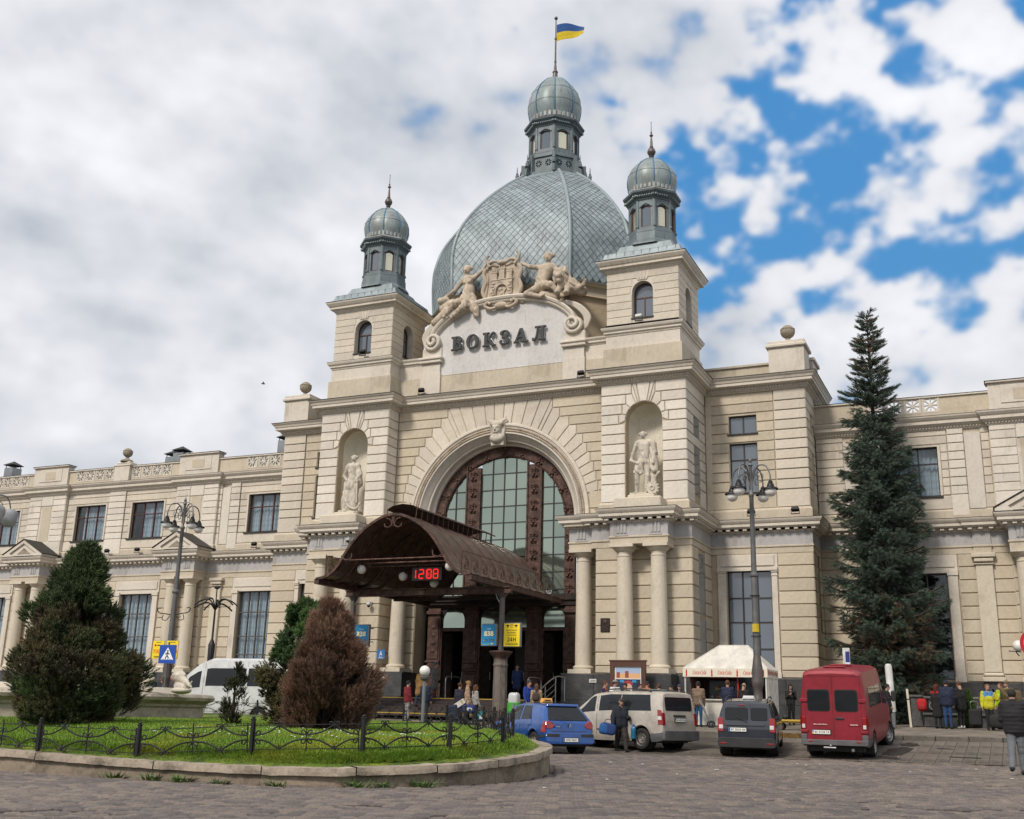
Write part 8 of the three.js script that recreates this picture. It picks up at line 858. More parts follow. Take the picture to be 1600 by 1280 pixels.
// ================================================================ fountain
{
  const F = thing('fountain_basin', 'weathered stone fountain basin with moulded rim on the lawn', 'fountain', [-1.35, 1.12, 25.6]), pr = [[4.4, 0], [4.4, .3], [4.46, .34], [4.46, .4], [4.52, .44], [4.66, .5], [4.7, .58], [4.62, .66], [4.2, .7], [4.15, .2], [0, .15]]; const g = new THREE.LatheGeometry(pr.map(p => new THREE.Vector2(...p)), 72), p = g.attributes.position; put('basin', [nrm(toCreasedNormals(g, .5))], MS({ color: lin(.6, .55, .47), map: tStone, roughness: .92 }), F); put('rim_step', [at(new THREE.CylinderGeometry(3.6, 3.8, .2, 60), 0, .74, 0)], M.column, F);
  stoneFig('fountain_lion', 'white stone sea lion figure on the fountain rim', [2.8, 1.86, 26.2], -.5, [[-.3, .72, .05, -.32, .5, .1, .2, .17, 1], [-.48, .6, .1, -.56, .52, .12, .1, .08, 0], [-.2, .5, 0, .0, .2, 0, .22, .26, 0], [0, .25, 0, .3, .3, -.05, .2, .14, 0], [.3, .3, -.05, .5, .55, -.05, .12, .09, 0], [.5, .55, -.05, .62, .4, -.05, .08, .14, 0], [.5, .55, -.05, .4, .72, -.05, .08, .1, 0], [-.35, .3, .1, -.38, .02, .14, .09, .08, 0], [-.1, .1, .12, -.1, .0, .16, .1, .1, 0]], .05, .024, [['rock', [ball(.34, 0, .02, 0, 1.4, .4, 1, 8)]]], M.statue, .02, 'sculpture');
  stoneFig('fountain_fish', 'white stone fish with open pink mouth on the fountain rim', [3.55, 1.86, 25.6], -.3, [[-.35, .55, .05, -.1, .52, 0, .2, .22, 0], [-.1, .52, 0, .3, .32, 0, .2, .11, 0], [.3, .32, 0, .55, .22, 0, .1, .06, 0], [.55, .22, 0, .68, .36, 0, .05, .03, 0], [.55, .22, 0, .7, .14, 0, .05, .03, 0], [-.1, .7, 0, .15, .62, 0, .08, .04, 0], [-.2, .2, 0, .2, .1, 0, .2, .2, 2]], .05, .024, [['rock', [ball(.36, 0, .02, 0, 1.4, .4, 1, 8)]]], M.statue, .004, 'sculpture'); const fm = scene.children[scene.children.length - 1]; put('mouth', [ball(.13, -.53, .5, .08, .5, 1.1, .9, 10)], MS({ color: lin(.5, .2, .18), roughness: .8 }), fm);
}
// ================================================================ trees
function sprig(n, len, w, spread) { const s = new Soup(); for (let i = 0; i < n; i++) { const t = i / n, a = i * 2.4, y = t * len * .75, l = len * (.42 - .2 * t), c = Math.cos(a), q = Math.sin(a), bx = c * .004, bz = q * .004; s.tri([bx - q * w, y, bz + c * w], [bx + q * w, y, bz - c * w], [bx + c * l * spread, y + l * (1.1 - spread * .4), bz + q * l * spread]); } s.tri([-w, 0, 0], [w, 0, 0], [0, len, 0]); s.tri([0, 0, -w], [0, 0, w], [0, len * .96, 0]); return s.geo(); }
const leafM = () => MP({ color: 0xffffff, roughness: .75, transmission: .22, thickness: 0, side: THREE.DoubleSide });
function crown(name, T, geo, list, mat) { const im = new THREE.InstancedMesh(geo, mat, list.length), q = new THREE.Quaternion(), m = new THREE.Matrix4(), up = V(0, 1, 0), c = new THREE.Color(); list.forEach((e, i) => { q.setFromUnitVectors(up, e.d.normalize()); q.multiply(new THREE.Quaternion().setFromAxisAngle(up, rnd() * 6.3)); m.compose(e.p, q, V(e.s, e.s, e.s)); im.setMatrixAt(i, m); im.setColorAt(i, c.setRGB(...e.c)); }); im.name = name; im.userData.kind = 'stuff'; T.add(im); return im; }
// spruce: whorls of drooping boughs
{
  const T = thing('spruce_tree', 'tall dark blue-green spruce in front of the right wing', 'tree', [18.75, 1.4, -2.6]), H = 19.4; put('trunk', [at(lathe([[.26, 0], [.2, 3], [.15, 9], [.08, 15], [.02, H - .3]], 10), 0, 0, 0)], MS({ color: lin(.07, .05, .04), map: tRust, roughness: .95 }), T); const bo = [], L = [];
  for (let y0 = .7; y0 < H - .35; y0 += y0 > 14 ? .3 : .4) { const nb = y0 > 15.5 ? 7 : y0 > 12 ? 8 : 10, a0 = rnd() * 6; for (let b = 0; b < nb; b++) { const y = y0 + rr(-.25, .25), R = y < 3 ? 1.8 + y * .2 : 2.5 * Math.pow(Math.max(.01, 1 - (y - 3) / (H - 2.7)), .72) + .1, a = a0 + b / nb * 6.283 + rr(-.35, .35), r = R * (rnd() < .15 ? rr(.4, .6) : rr(.68, 1.12)) * (.86 + .3 * n3(Math.cos(a) * 2, y * .5, Math.sin(a) * 2)), up = y > 14.2, dr = up ? -.4 : rr(.02, .3), cur = rr(.1, .34); const P = k => V(Math.cos(a + .15 * k) * r * k, y - dr * r * k + (up ? 0 : cur * r * Math.pow(k, 3)), Math.sin(a + .15 * k) * r * k); if (r > .3) bo.push(tube([0, .35, .7, 1].map(k => P(k).toArray()), .012 + .012 * r, 4, 4)); const n = Math.max(6, Math.round(r * 36)); for (let i = 0; i < n; i++) { const k = .12 + .88 * Math.pow((i + rnd()) / n, .8), p = P(k), side = rr(-1, 1), w = (1.08 - k) * r * .42; const tx = -Math.sin(a), tz = Math.cos(a); p.x += tx * side * w; p.z += tz * side * w; p.y -= Math.abs(side) * w * .3 + rr(-.04, .2) * (up ? .3 : 1); const hang = rnd() < .35 && !up, dir = V(Math.cos(a) * .9 + tx * side * 1.1, up ? .55 : hang ? -.9 : rr(-.3, .45), Math.sin(a) * .9 + tz * side * 1.1); const dry = y < 5.5 && fbm(p.x * .8 + 3, y * .9, p.z * .8, 2) > .52 && rnd() < .6, g = rr(.65, 1.3) * (.8 + .5 * k), cone = y > 15.3 && rnd() < .12; L.push({ p, d: dir, s: rr(.6, 1.2) * (y > 15 ? .8 : 1), c: cone ? [.22 * g, .09 * g, .035 * g] : dry ? [.12 * g, .085 * g, .048 * g] : [.056 * g, .09 * g, .06 * g] }); } } }
  put('bough', bo, MS({ color: lin(.06, .045, .035), roughness: .95 }), T, { kind: 'stuff' }); crown('crown', T, sprig(16, .36, .013, .75), L, leafM()); console.log('spruce sprigs', L.length);
}
// bushy conifers on the lawn: clumps of upright sprays
function bushy(label, x, z, H, prof, o) {
  const T = thing('conifer', label, 'tree', [x, lawnY(x, z) - .05, z], 0, 'conifers on the lawn'); put('trunk', [at(lathe([[.035 * H, 0], [.025 * H, H * .4], [.008 * H, H * .9]], 8), 0, 0, 0), ...[0, 1, 2, 3, 4, 5].map(i => { const a = i * 1.05, r = prof(.3) * .7; return rod([0, H * .08, 0], [Math.cos(a) * r, H * .35, Math.sin(a) * r], .011 * H, .004 * H, 5); })], MS({ color: lin(.075, .05, .038), map: tRust, roughness: .95 }), T);
  const L = [], cl = []; for (let i = 0; i < o.n; i++) { const t = Math.pow(rnd(), 1.15), a = rnd() * 6.283, lump = .5 + .95 * n3(Math.cos(a) * 1.6 + x, t * 4.5, Math.sin(a) * 1.6), R = prof(t) * lump, k = Math.sqrt(rr(.62, 1.08)); cl.push([Math.cos(a) * R * k, t * H * .97 + .08, Math.sin(a) * R * k, rr(.16, .34) * o.cs * (1 - t * .45), a, t]); }
  for (const [cx, cy, cz, r, a, t] of cl) { const tone = rr(.6, 1.3), hue = rnd(); for (let j = 0; j < o.m; j++) { const d = V(rr(-1, 1), rr(-.7, 1), rr(-1, 1)).normalize(), q = rr(.55, 1.05), p = V(cx + d.x * r * q, cy + d.y * r * q * 1.35, cz + d.z * r * q); const dir = V(d.x * .8 + Math.cos(a) * .55, o.up + d.y * .5, d.z * .8 + Math.sin(a) * .55); const base = o.col(t, hue, p), g = tone * rr(.75, 1.25); L.push({ p, d: dir, s: rr(.7, 1.3), c: base.map(v => v * g) }); } }
  crown('crown', T, sprig(o.sn || 9, o.len, o.w, o.sp), L, leafM()); return T;
}
bushy('large dark green and brown conifer at the left of the lawn', 5.2, 31.1, 3.72, t => t < .25 ? .74 + t * 1.9 : 1.22 * Math.pow(1 - (t - .25) / .75, 1.1) + .05, { n: 165, m: 150, cs: 1.1, up: .9, len: .2, w: .011, sp: .6, col: (t, h) => t > .62 || h < .35 ? [.055, .095, .022] : h < .75 ? [.08, .09, .027] : [.1, .08, .03] });
bushy('dead brown conifer in the middle of the lawn', 9.7, 28.0, 2.72, t => t < .3 ? .6 + t * 1.15 : .95 * Math.pow(1 - (t - .3) / .7, .95) + .03, { n: 150, m: 140, cs: .85, up: 1.1, len: .24, w: .006, sp: .5, sn: 9, col: (t, h) => h < .5 ? [.2, .105, .062] : h < .8 ? [.25, .15, .1] : [.12, .064, .042] });
bushy('green conifer leaning out behind the dead brown one', 8.15, 26.6, 2.95, t => t < .2 ? .5 + t * 2 : .9 * Math.pow(1 - (t - .2) / .8, .5) + .12, { n: 120, m: 115, cs: .95, up: .6, len: .14, w: .012, sp: .8, col: (t, h) => t > .45 ? (h < .6 ? [.06, .135, .02] : [.05, .11, .026]) : [.1, .09, .03] });
bushy('thin sparse young conifer beside the fountain', 7.35, 28.2, 1.35, t => .06 + .16 * Math.sin(t * 3), { n: 34, m: 26, cs: .5, up: 1.2, len: .12, w: .008, sp: .6, col: () => [.06, .07, .025] });
{ // clipped thuja in the paving
  const T = thing('thuja_shrub', 'small cone-shaped bright green thuja on the right pavement', 'shrub', [21.93, gy(21.9, .6) - .02, .6]); put('trunk', [cyl(.05, .03, 0, .9)], MS({ color: lin(.07, .05, .04), roughness: .95 }), T); const L = []; for (let i = 0; i < 5200; i++) { const t = Math.pow(rnd(), 1.2), a = rnd() * 6.283, R = (.44 * Math.pow(1 - t, .8) + .02) * (t < .1 ? .6 + t * 4 : 1), k = Math.sqrt(rr(.4, 1)), g = rr(.6, 1.3); L.push({ p: V(Math.cos(a) * R * k, .05 + t * 1.42, Math.sin(a) * R * k), d: V(Math.cos(a) * .7, .9, Math.sin(a) * .7), s: rr(.7, 1.2), c: [.075 * g, .15 * g, .016 * g] }); } crown('crown', T, sprig(7, .11, .01, .6), L, leafM()); }
// ================================================================ street furniture
function streetLamp(x, z, label, covered) {
  const y = gy(x, z), T = thing('street_lamp', label, 'street lamp', [x, y, z], 0, 'tall street lamps with curled arms'); put('base', [at(lathe([[.34, 0], [.34, .2], [.22, .3], [.19, .9], [.22, 1.0], [.17, 1.1], [.16, 1.5], [.21, 1.6], [.225, 1.8], [.2, 1.95], [.215, 2.1], [.17, 2.4], [.13, 2.7]], 20), 0, 0, 0)], M.pole, T); put('pole', [at(lathe([[.135, 2.3], [.12, 5.6], [.17, 5.65], [.17, 5.72], [.105, 5.8], [.085, 8.7], [.11, 8.74], [.11, 8.82], [.06, 8.9], [.06, 9.9], [.1, 9.96], [.05, 10.05], [.07, 10.15], [0, 10.3]], 16), 0, 0, 0)], M.lampPole, T);
  for (let i = 0; i < 4; i++) { const a = i * Math.PI / 2 + .35, c = Math.cos(a), s = Math.sin(a), R = (r, h) => [c * r, h, s * r]; put('arm', [tube([R(.06, 9.0), R(.1, 9.5), R(.35, 9.9), R(.68, 9.85), R(.86, 9.45), R(.86, 9.2)], .03, 26, 6), tube([R(.08, 9.3), R(.3, 9.65), R(.52, 9.55), R(.5, 9.28), R(.34, 9.25), R(.3, 9.42), R(.4, 9.48)], .018, 24, 5)], M.lampPole, T);
    if (covered) { const g = new THREE.SphereGeometry(.34, 18, 14), p = g.attributes.position; for (let k = 0; k < p.count; k++) { const q = 1 + .35 * (n3(p.getX(k) * 5 + i, p.getY(k) * 5, p.getZ(k) * 5) - .5); p.setXYZ(k, p.getX(k) * q, p.getY(k) * q * 1.15, p.getZ(k) * q); } g.computeVertexNormals(); g.translate(...R(.86, 9.0)); put('wrapping', [nrm(g)], MS({ color: lin(.34, .35, .37), roughness: .5, map: tWear }), T); }
    else { put('lamp_hood', [at(lathe([[.3, 0], [.28, .05], [.15, .1], [.12, .22], [.09, .24], [.09, .3], [.04, .36]], 16), ...R(.86, 8.9))], M.black, T); put('globe', [ball(.22, ...R(.86, 8.82), 1, .92, 1, 12)], M.lampGlass, T); } }
  return T;
}
M.lampPole = MS({ color: lin(.20, .20, .195), map: tWear, roughness: .45, metalness: .6 });
streetLamp(15.05, 7.6, 'tall four-armed street lamp in front of the kiosk'); streetLamp(-12.55, 8, 'tall four-armed street lamp in front of the left wing'); { const l = streetLamp(-8.35, 22.6, 'street lamp at the left edge with wrapped heads', true); l.scale.setScalar(.84); }
{ const t = thing('warning_tape', 'torn yellow notice tied round the street lamp by kiosk', 'notice', [15.05, 4.6, 7.6]); put('sheet', [at(new THREE.CylinderGeometry(.185, .185, .3, 14, 1, true, -.6, 1.5), 0, .2, 0)], MS({ color: lin(.68, .5, .02), roughness: .7, side: THREE.DoubleSide, map: tWear }), t); put('wire', [at(new THREE.TorusGeometry(.18, .015, 5, 18), 0, -.1, 0, 0, Math.PI / 2), at(new THREE.TorusGeometry(.18, .02, 5, 18), 0, 1.4, 0, 0, Math.PI / 2)], M.black, t); }
{ // signs on the left lamp
  const mk = (w, h, draw) => printed(w, h, canvasTex(256, Math.round(256 * h / w), draw)), P = [-12.55, 8.3];
  for (const [dx, lb] of [[-.42, 'left of two yellow taxi boards on the left street lamp'], [.42, 'right of two yellow taxi boards on the left street lamp']]) { const t = thing('taxi_board', lb, 'sign', [P[0] + dx, 3.95, P[1]], .15, 'yellow taxi boards'); put('board', [at(bbox(.62, .84, .03, .006), 0, 0, -.02)], M.galv, t); const [g, m] = mk(.6, .82, (x, w, h) => { x.fillStyle = '#f0d410'; x.fillRect(0, 0, w, h); x.fillStyle = '#c32a18'; x.beginPath(); x.arc(60, 90, 24, 0, 7); x.fill(); x.fillStyle = '#20190a'; x.fillRect(95, 78, 120, 22); x.fillRect(70, 24, 120, 12); x.fillStyle = '#d4501c'; x.font = 'bold 110px sans-serif'; x.textAlign = 'center'; x.fillText('7000', w / 2, 250, 236); x.fillStyle = '#20190a'; x.fillRect(40, 300, 176, 14); x.fillRect(60, 324, 136, 10); }); put('face', g, m, t); }
  const t = thing('crossing_sign', 'blue square pedestrian crossing sign on a grey post', 'sign', [-11.9, gy(-11.9, 8.8), 8.8], .25); put('post', [cyl(.04, .04, 0, 3.3)], M.lampPole, t); put('plate', [at(bbox(.84, .84, .02, .005), 0, 2.75, .05)], M.galv, t); const [g, m] = mk(.82, .82, (x, w) => { x.fillStyle = '#1449a8'; x.fillRect(0, 0, w, w); x.fillStyle = '#e9edf0'; x.beginPath(); x.moveTo(128, 30); x.lineTo(226, 206); x.lineTo(30, 206); x.fill(); x.fillStyle = '#101418'; x.beginPath(); x.arc(130, 84, 13, 0, 7); x.fill(); x.lineWidth = 15; x.strokeStyle = '#101418'; x.beginPath(); x.moveTo(130, 98); x.lineTo(124, 145); x.lineTo(98, 190); x.moveTo(124, 145); x.lineTo(152, 188); x.moveTo(96, 132); x.lineTo(128, 108); x.lineTo(160, 132); x.stroke(); for (let i = 0; i < 6; i++) x.fillRect(46 + i * 28, 194, 14, 10); }); const f = put('face', g, m, t); f.position.set(0, 2.75, .063); const bk = thing('iron_bracket', 'black scrolled iron bracket on the left street lamp', 'bracket', [-12.55, 5.6, 8]); put('scroll', [1, -1].flatMap(s => [tube([[s * .15, 0, 0], [s * .5, .05, 0], [s * .9, .12, 0], [s * 1.0, .3, 0], [s * .8, .32, 0]], .025, 16, 5), tube([[s * .2, -.05, 0], [s * .4, -.25, 0], [s * .65, -.2, 0], [s * .6, 0, 0]], .02, 14, 5)]), M.black, bk);
}
{ const t = thing('palm_ornament', 'black iron palm-shaped ornament in a pot before the left wing', 'ornament', [-14.7, gy(-14.7, 2.4), 2.4]); put('pot', [at(lathe([[.3, 0], [.4, .5], [.62, 1.1], [.66, 1.15], [.5, 1.15]], 4), 0, 1.2, 0, .78), cyl(.2, .2, 0, 1.2)], M.black, t); put('stem', [at(lathe([[.16, 2.3], [.18, 3.4], [.06, 3.7], [.05, 5.4]], 10), 0, 0, 0)], M.black, t); for (let i = 0; i < 9; i++) { const a = i * .7; put('frond', [tube([[0, 5.2, 0], [Math.cos(a) * .35, 5.75 - (i % 2) * .2, Math.sin(a) * .35], [Math.cos(a) * .8, 5.7 - (i % 2) * .25, Math.sin(a) * .8], [Math.cos(a) * 1.15, 5.45 - (i % 2) * .2, Math.sin(a) * 1.15]], .045, 12, 4)], M.black, t); } put('bird', [ball(.1, 0, 6.4, 0, 2, 1, 1, 6), rod([0, 5.4, 0], [0, 6.35, 0], .03)], M.black, t); }
{ const t = thing('globe_post', 'short grey post with a white globe behind the lawn fence', 'lamp', [7.2, lawnY(8, 18.5) - .12, 18.9]); put('post', [cyl(.06, .05, 0, 1.45)], M.galv, t); put('collar', [at(lathe([[.05, 1.4], [.14, 1.46], [.15, 1.52], [.1, 1.56]], 14), 0, 0, 0)], M.lampPole, t); put('globe', [ball(.165, 0, 1.7, 0, 1, 1, 1, 14)], M.lampGlass, t); }
// ---- drinks kiosk
{
  const x0 = 11.5, x1 = 14.5, zf = 4.05, zb = 2.2, y = gy(13.3, 3), T = thing('drinks_kiosk', 'cream tent-roofed drinks kiosk with red script lettering', 'kiosk', [0, y, 0]), cv = MS({ color: lin(.74, .71, .63), map: tWear, roughness: .8 }), eave = 2.24, X0 = x0 - .22, X1 = x1 + .25, Z0 = zb - .1, Z1 = zf + .25, R0 = [12.55, 3.22, 3.15], R1 = [13.75, 3.22, 3.15];
  const s = new Soup(); s.quad([X0, eave, Z1], [X1, eave, Z1], R1, R0); s.quad([X1, eave, Z0], [X0, eave, Z0], R0, R1); s.tri([X1, eave, Z1], [X1, eave, Z0], R1); s.tri([X0, eave, Z0], [X0, eave, Z1], R0); put('roof', [s.geo()], cv, T); put('roof_seam', [[X0, Z1, R0], [X1, Z1, R1], [X1, Z0, R1], [X0, Z0, R0]].map(([a, b, r]) => rod([a, eave, b], r, .022)).concat([rod(R0, R1, .022)]), cv, T);
  const val = (w, draw) => canvasTex(1024, 80, draw); const tx = val(4, (c, w, h) => { c.fillStyle = '#d8d2c0'; c.fillRect(0, 0, w, h); c.fillStyle = '#b51f22'; c.textAlign = 'center'; c.font = 'italic bold 52px serif'; for (const p of [.2, .5, .8]) c.fillText('Coca-Cola', w * p, 58, 170); for (const p of [.045, .35, .65, .955]) { c.fillRect(w * p - 5, 8, 10, 14); c.fillRect(w * p - 9, 22, 18, 24); c.fillRect(w * p - 7, 46, 14, 8); c.fillRect(w * p - 9, 54, 18, 22); } });
  const fr = put('valance', new THREE.PlaneGeometry(X1 - X0, .34), MS({ map: tx, roughness: .8, side: THREE.DoubleSide }), T); fr.position.set((X0 + X1) / 2, eave - .17, Z1); const sd = put('valance', new THREE.PlaneGeometry(Z1 - Z0, .34), MS({ map: canvasTex(512, 64, (c, w, h) => { c.fillStyle = '#d8d2c0'; c.fillRect(0, 0, w, h); c.fillStyle = '#96402f'; for (let i = 0; i < 9; i++) c.fillRect(20 + i * 54, 10 + (i % 3) * 4, 38, 34); }), roughness: .8, side: THREE.DoubleSide }), T); sd.position.set(X1, eave - .17, (Z0 + Z1) / 2); sd.rotation.y = Math.PI / 2;
  for (const [a, b] of [[X0 + .08, Z1 - .08], [X1 - .08, Z1 - .08], [X0 + .08, Z0 + .08], [X1 - .08, Z0 + .08]]) put('pole', [cyl(.035, .035, 0, eave, a, b, 8)], M.white, T);
  put('counter', [box(x0, x1, 0, .98, zf - .06, zf), box(x0 - .02, x1 + .02, .98, 1.03, zf - .3, zf + .1)], cv, T); put('side_curtain', [at(curtainGeo(0, Z1 - Z0 - .2, 0, eave - .2, 0, .045, .3), X1 - .04, 0, Z1 - .1, Math.PI / 2)], cv, T); put('back_wall', [box(x0, x1, 0, eave, zb - .05, zb), box(x0, x0 + .05, 0, eave, zb, zf), box(x0, x1, eave - .06, eave - .02, zb, zf)], MS({ color: lin(.10, .05, .045), roughness: .8 }), T); put('red_post', [box(x1 - .12, x1 - .04, 1.0, eave, zf - .1, zf - .02), box(13.45, 13.52, 1.0, eave, zf - .1, zf - .02)], MS({ color: lin(.32, .012, .015), roughness: .5 }), T); put('menu_board', [box(12.1, 13.3, 1.85, 2.1, zf - .7, zf - .66)], MS({ color: lin(.12, .01, .014), roughness: .6 }), T); put('fridge', [box(12.0, 13.2, .8, 1.8, zb + .2, zb + .6)], MS({ color: lin(.05, .06, .06), roughness: .3 }), T); put('window_pane', [box(13.55, 14.35, 1.05, 2.0, zf - .07, zf - .065)], M.carGlass, T);
  for (let i = 0; i < 44; i++) { const c = pick([[.3, .02, .02], [.5, .3, .03], [.04, .2, .05], [.4, .4, .4], [.03, .1, .3], [.5, .2, .03]]), sh = i % 3, bx = sh < 2 ? rr(12.05, 13.15) : rr(13.6, 14.3), t = put('bottle', [at(lathe([[.035, 0], [.038, .12], [.015, .17], [.015, .2]], 8), bx, sh < 2 ? 1.05 + sh * .35 : 1.04, sh < 2 ? zb + .65 : zf - .2)], MP({ color: lin(...c), roughness: .2, clearcoat: 1 }), scene); t.position.y = y; tag(t, sh < 2 ? 'small coloured bottle on the shelves inside the kiosk' : 'small coloured bottle on the kiosk counter behind the pane', 'bottle', sh < 2 ? 'bottles on the kiosk shelves' : 'bottles on the kiosk counter'); }
}
{ const t = thing('shopping_trolley', 'folding shopping trolley with white straps beside the tan jacket', 'trolley', [12.55, gy(12.5, 5.4), 5.4], .5); put('frame', [rod([-.35, 1.1, 0], [.12, .12, .0], .016), rod([-.35, 1.1, .2], [.12, .12, .2], .016), rod([-.35, 1.1, 0], [-.35, 1.1, .2], .016), rod([.12, .12, 0], [.3, .3, .1], .012)], M.steel, t); for (const z of [-.04, .24]) put('wheel', [at(new THREE.TorusGeometry(.11, .028, 6, 18), .12, .13, z)], M.rubber, t); put('strap', [rod([-.32, 1.05, .05], [-.02, .5, .05], .022), rod([-.32, 1.05, .15], [-.02, .5, .15], .022)], M.white, t); }
{ const t = thing('porter_cart', 'low yellow platform cart with black wheels beside the kiosk', 'cart', [16.2, gy(16.2, 6.2), 6.2], .06); put('deck', [at(bbox(1.7, .07, .8, .01), 0, .34, 0), at(bbox(1.66, .05, .1, .01), 0, .28, .3)], M.yellow, t); put('handle', [tube([[.83, .36, .36], [1.0, .6, .36], [1.12, .95, .36]], .022, 8, 6), tube([[.83, .36, -.36], [1.0, .6, -.36], [1.12, .95, -.36]], .022, 8, 6), rod([1.12, .95, -.36], [1.12, .95, .36], .022)], M.yellow, t); for (const [x, z] of [[-.6, .3], [.55, .3], [.55, -.3], [-.6, -.3]]) put('wheel', [at(new THREE.CylinderGeometry(.13, .13, .07, 18), x, .13, z, 0, Math.PI / 2)], M.rubber, t); }
{ const y = gy(8.3, 2.2), t = thing('poster_board', 'tall brown framed poster case in front of the columns', 'poster board', [8.22, y, 2.2]); put('frame', [box(-.82, -.62, 0, 2.62, -.08, .08), box(.62, .82, 0, 2.62, -.08, .08), box(-.62, .62, 2.4, 2.62, -.08, .08), box(-.62, .62, .7, .9, -.08, .08), box(-.86, .86, 2.62, 2.68, -.1, .1)], MS({ color: lin(.10, .04, .022), map: tWear, roughness: .5 }), t); const [g, m] = printed(1.24, 1.5, canvasTex(256, 310, (x, w, h) => { x.fillStyle = '#dfe3e6'; x.fillRect(0, 0, w, h); x.fillStyle = '#9fb3cf'; x.fillRect(10, 10, 236, 50); x.fillStyle = '#d9a878'; x.fillRect(10, 60, 236, 46); x.fillStyle = '#8a4a44'; x.fillRect(20, 50, 30, 50); x.fillRect(100, 40, 34, 60); x.fillStyle = '#1a2c46'; x.fillRect(10, 112, 236, 188); x.fillStyle = '#a03038'; x.beginPath(); x.ellipse(128, 150, 46, 26, 0, 0, 7); x.fill(); x.fillStyle = '#c9a690'; x.beginPath(); x.ellipse(128, 190, 40, 40, 0, 0, 7); x.fill(); x.fillStyle = '#d8d0c8'; x.beginPath(); x.ellipse(128, 224, 44, 34, 0, 0, 7); x.fill(); x.fillStyle = '#2b8ec4'; x.fillRect(50, 120, 40, 20); x.fillRect(166, 120, 40, 20); })); const p = put('poster', g, m, t); p.position.set(0, 1.65, .01); put('backing', [box(-.62, .62, .9, 2.4, -.06, -.01)], M.white, t); }
{ const t = thing('litter_bin', 'bright green litter bin with a clear bag by the steps', 'bin', [5.35, gy(5.35, 8.0), 8.0]); put('body', [at(lathe([[.24, .0], [.26, .05], [.27, .9], [.22, .92]], 18), 0, 0, 0)], MS({ color: lin(.08, .45, .05), roughness: .5, map: tWear }), t); put('bag', [at(soft(.44, .5, .4), 0, 1.05, 0)], MP({ color: lin(.6, .62, .62), roughness: .3, transmission: .2, thickness: 0 }), t); put('stripe', [box(.05, .12, .05, .88, .245, .27)], M.galv, t); }
// ---- granite bench walls, slim signs, posts on the right
{ const y = gy(21, 0); for (const [x, w, lb] of [[19.95, .42, 'granite end pier of the bench by the red rucksack'], [17.6, .3, 'granite pier behind the red van']]) { const t = thing('granite_pier', lb, 'pier', [x, y, -.2], 0, 'granite piers along the pavement'); put('shaft', [at(bbox(w, 1.15, .6, .015), 0, .58, 0)], M.graniteTrim, t); put('cap', [at(bbox(w + .12, .1, .74, .02), 0, 1.2, 0)], M.graniteTrim, t); }
  const b = thing('granite_bench', 'long low granite bench wall along the right pavement', 'bench', [23.2, y, .3]); put('seat', [at(bbox(6, .1, .6, .02), 0, .5, 0)], M.graniteTrim, b); put('support', [at(bbox(5.9, .46, .4, .015), 0, .23, 0)], M.granite, b); put('rail', [at(bbox(6.2, .1, .16, .02), 0, 1.16, -.5), at(bbox(6.2, .1, .1, .02), 0, .8, -.5)], M.graniteTrim, b); }
{ const t = thing('timetable_pillar', 'slim white and blue information pillar behind the red van', 'sign', [17.2, gy(17.2, -.5), -.5]); put('panel', [at(bbox(.3, 2.9, .12, .01), 0, 1.75, 0)], M.white, t); const [g, m] = printed(.17, 2.6, canvasTex(64, 512, (x, w, h) => { x.fillStyle = '#dfe3e8'; x.fillRect(0, 0, w, h); x.fillStyle = '#1d2f7a'; x.fillRect(0, 0, w, 90); x.fillRect(0, 300, w, 212); x.fillStyle = '#e8ecf2'; for (let i = 0; i < 5; i++) x.fillRect(18, 330 + i * 34, 28, 14); x.fillStyle = '#333a66'; for (let i = 0; i < 4; i++) x.fillRect(16, 120 + i * 40, 32, 14); })); const f = put('face', g, m, t); f.position.set(.05, 1.75, .065); put('foot', [cyl(.05, .05, 0, .4)], M.lampPole, t); }
{ const t = thing('white_tube_post', 'tall rounded white plastic tube post on the right pavement', 'post', [19.17, gy(19.2, 1.6), 1.6]); put('tube', [at(lathe([[.13, .6], [.14, .65], [.14, 2.4], [.1, 2.48], [0, 2.5]], 16), 0, 0, 0, 0, 0, .03)], M.white, t); put('post', [cyl(.09, .09, 0, .62)], M.galv, t); const u = thing('tree_stake', 'thin weathered wooden stake next to the white tube post', 'stake', [19.75, gy(19.7, 1.2), 1.2]); put('stake', [at(bbox(.09, 1.5, .07, .01), 0, .75, 0, 0, 0, .04)], M.column, u); put('tie', [at(bbox(.11, .04, .09, .005), -.02, 1.1, 0)], M.black, u); const k = thing('blue_canister', 'blue and white canister standing behind the red van', 'canister', [18.75, gy(18.7, 2.6), 2.6]); put('body', [at(lathe([[.13, 0], [.14, .05], [.14, .8], [.08, .95], [.06, 1.0]], 14), 0, 0, 0)], MS({ color: lin(.3, .36, .45), roughness: .5, map: tWear }), k); put('top', [cyl(.1, .1, .85, 1.3)], MS({ color: lin(.02, .3, .55), roughness: .5 }), k); }
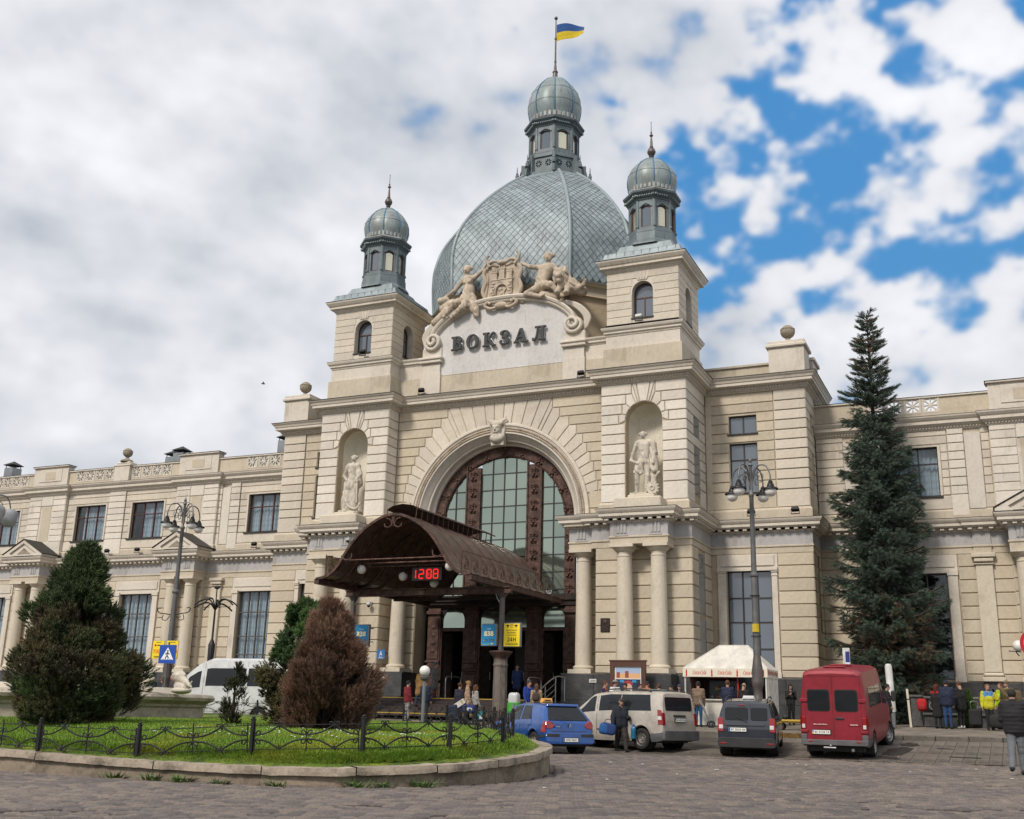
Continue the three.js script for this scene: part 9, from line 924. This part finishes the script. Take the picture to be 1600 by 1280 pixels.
{ const t = thing('no_entry_sign', 'round red-rimmed road sign cut by the right edge', 'sign', [24.38, gy(24.3, 15.4), 15.4], .1); put('post', [cyl(.04, .04, 0, 3.6)], M.lampPole, t); put('rim', [at(new THREE.CylinderGeometry(.42, .42, .02, 36), 0, 3.2, .05, 0, Math.PI / 2)], MS({ color: lin(.45, .01, .02), roughness: .4 }), t); put('face', [at(new THREE.CylinderGeometry(.32, .32, .024, 36), 0, 3.2, .052, 0, Math.PI / 2)], M.white, t); const u = thing('wall_globe', 'white globe lamp on an iron bracket at the right edge', 'lamp', [24.0, 4.75, -4.2]); put('globe', [ball(.24, 0, .1, .5)], M.lampGlass, u); put('bracket', [tube([[0, -.3, 0], [-.1, -.15, .2], [0, -.15, .5]], .025, 10, 5), rod([-.4, -.12, .5], [.1, -.16, .5], .02)], M.black, u); const o = thing('vendor_box', 'orange and white crate at the right end of the bench', 'crate', [24.3, gy(24.3, 3.6), 3.6]); put('crate', [at(bbox(.7, .9, .5, .02), 0, .45, 0)], M.white, o); put('band', [at(bbox(.72, .22, .52, .02), 0, .95, 0)], MS({ color: lin(.6, .2, .06), roughness: .6 }), o); }
{ const t = thing('pavement_railing', 'low black railing on a grass strip beside the kiosk', 'railing', [16.2, gy(16, -1), -1.6]); for (let i = 0; i < 9; i++) put('bar', [rod([-1 + i * .3, 0, 0], [-1 + i * .3, .95, 0], .018)], M.black, t); put('rail', [rod([-1.1, .8, 0], [1.5, .8, 0], .018)], M.black, t); put('rail', [rod([-1.1, .25, 0], [1.5, .25, 0], .018)], M.black, t); }
{ const b = thing('bird', 'small dark bird flying left of the station roof', 'bird', [-13.2, 18.9, 2], .6); b.scale.setScalar(.55); put('body', [ball(.1, 0, 0, 0, 2, .8, .8, 8)], MS({ color: lin(.1, .1, .11), roughness: .9 }), b); put('wing', [at(slab([[0, -.05], [.3, .05], [.5, 0], [.2, .16], [0, .14]], 0, .02, .005), 0, .03, .05, 1.4, -.5)], MS({ color: lin(.1, .1, .11), roughness: .9 }), b); put('wing', [at(slab([[0, -.05], [.3, .05], [.5, 0], [.2, .16], [0, .14]], 0, .02, .005), 0, .03, -.05, -1.7, -.5)], MS({ color: lin(.1, .1, .11), roughness: .9 }), b); }
scene.traverse(o => { if (o.isMesh) { o.castShadow = true; o.receiveShadow = true; } });
renderer.render(scene, camera);
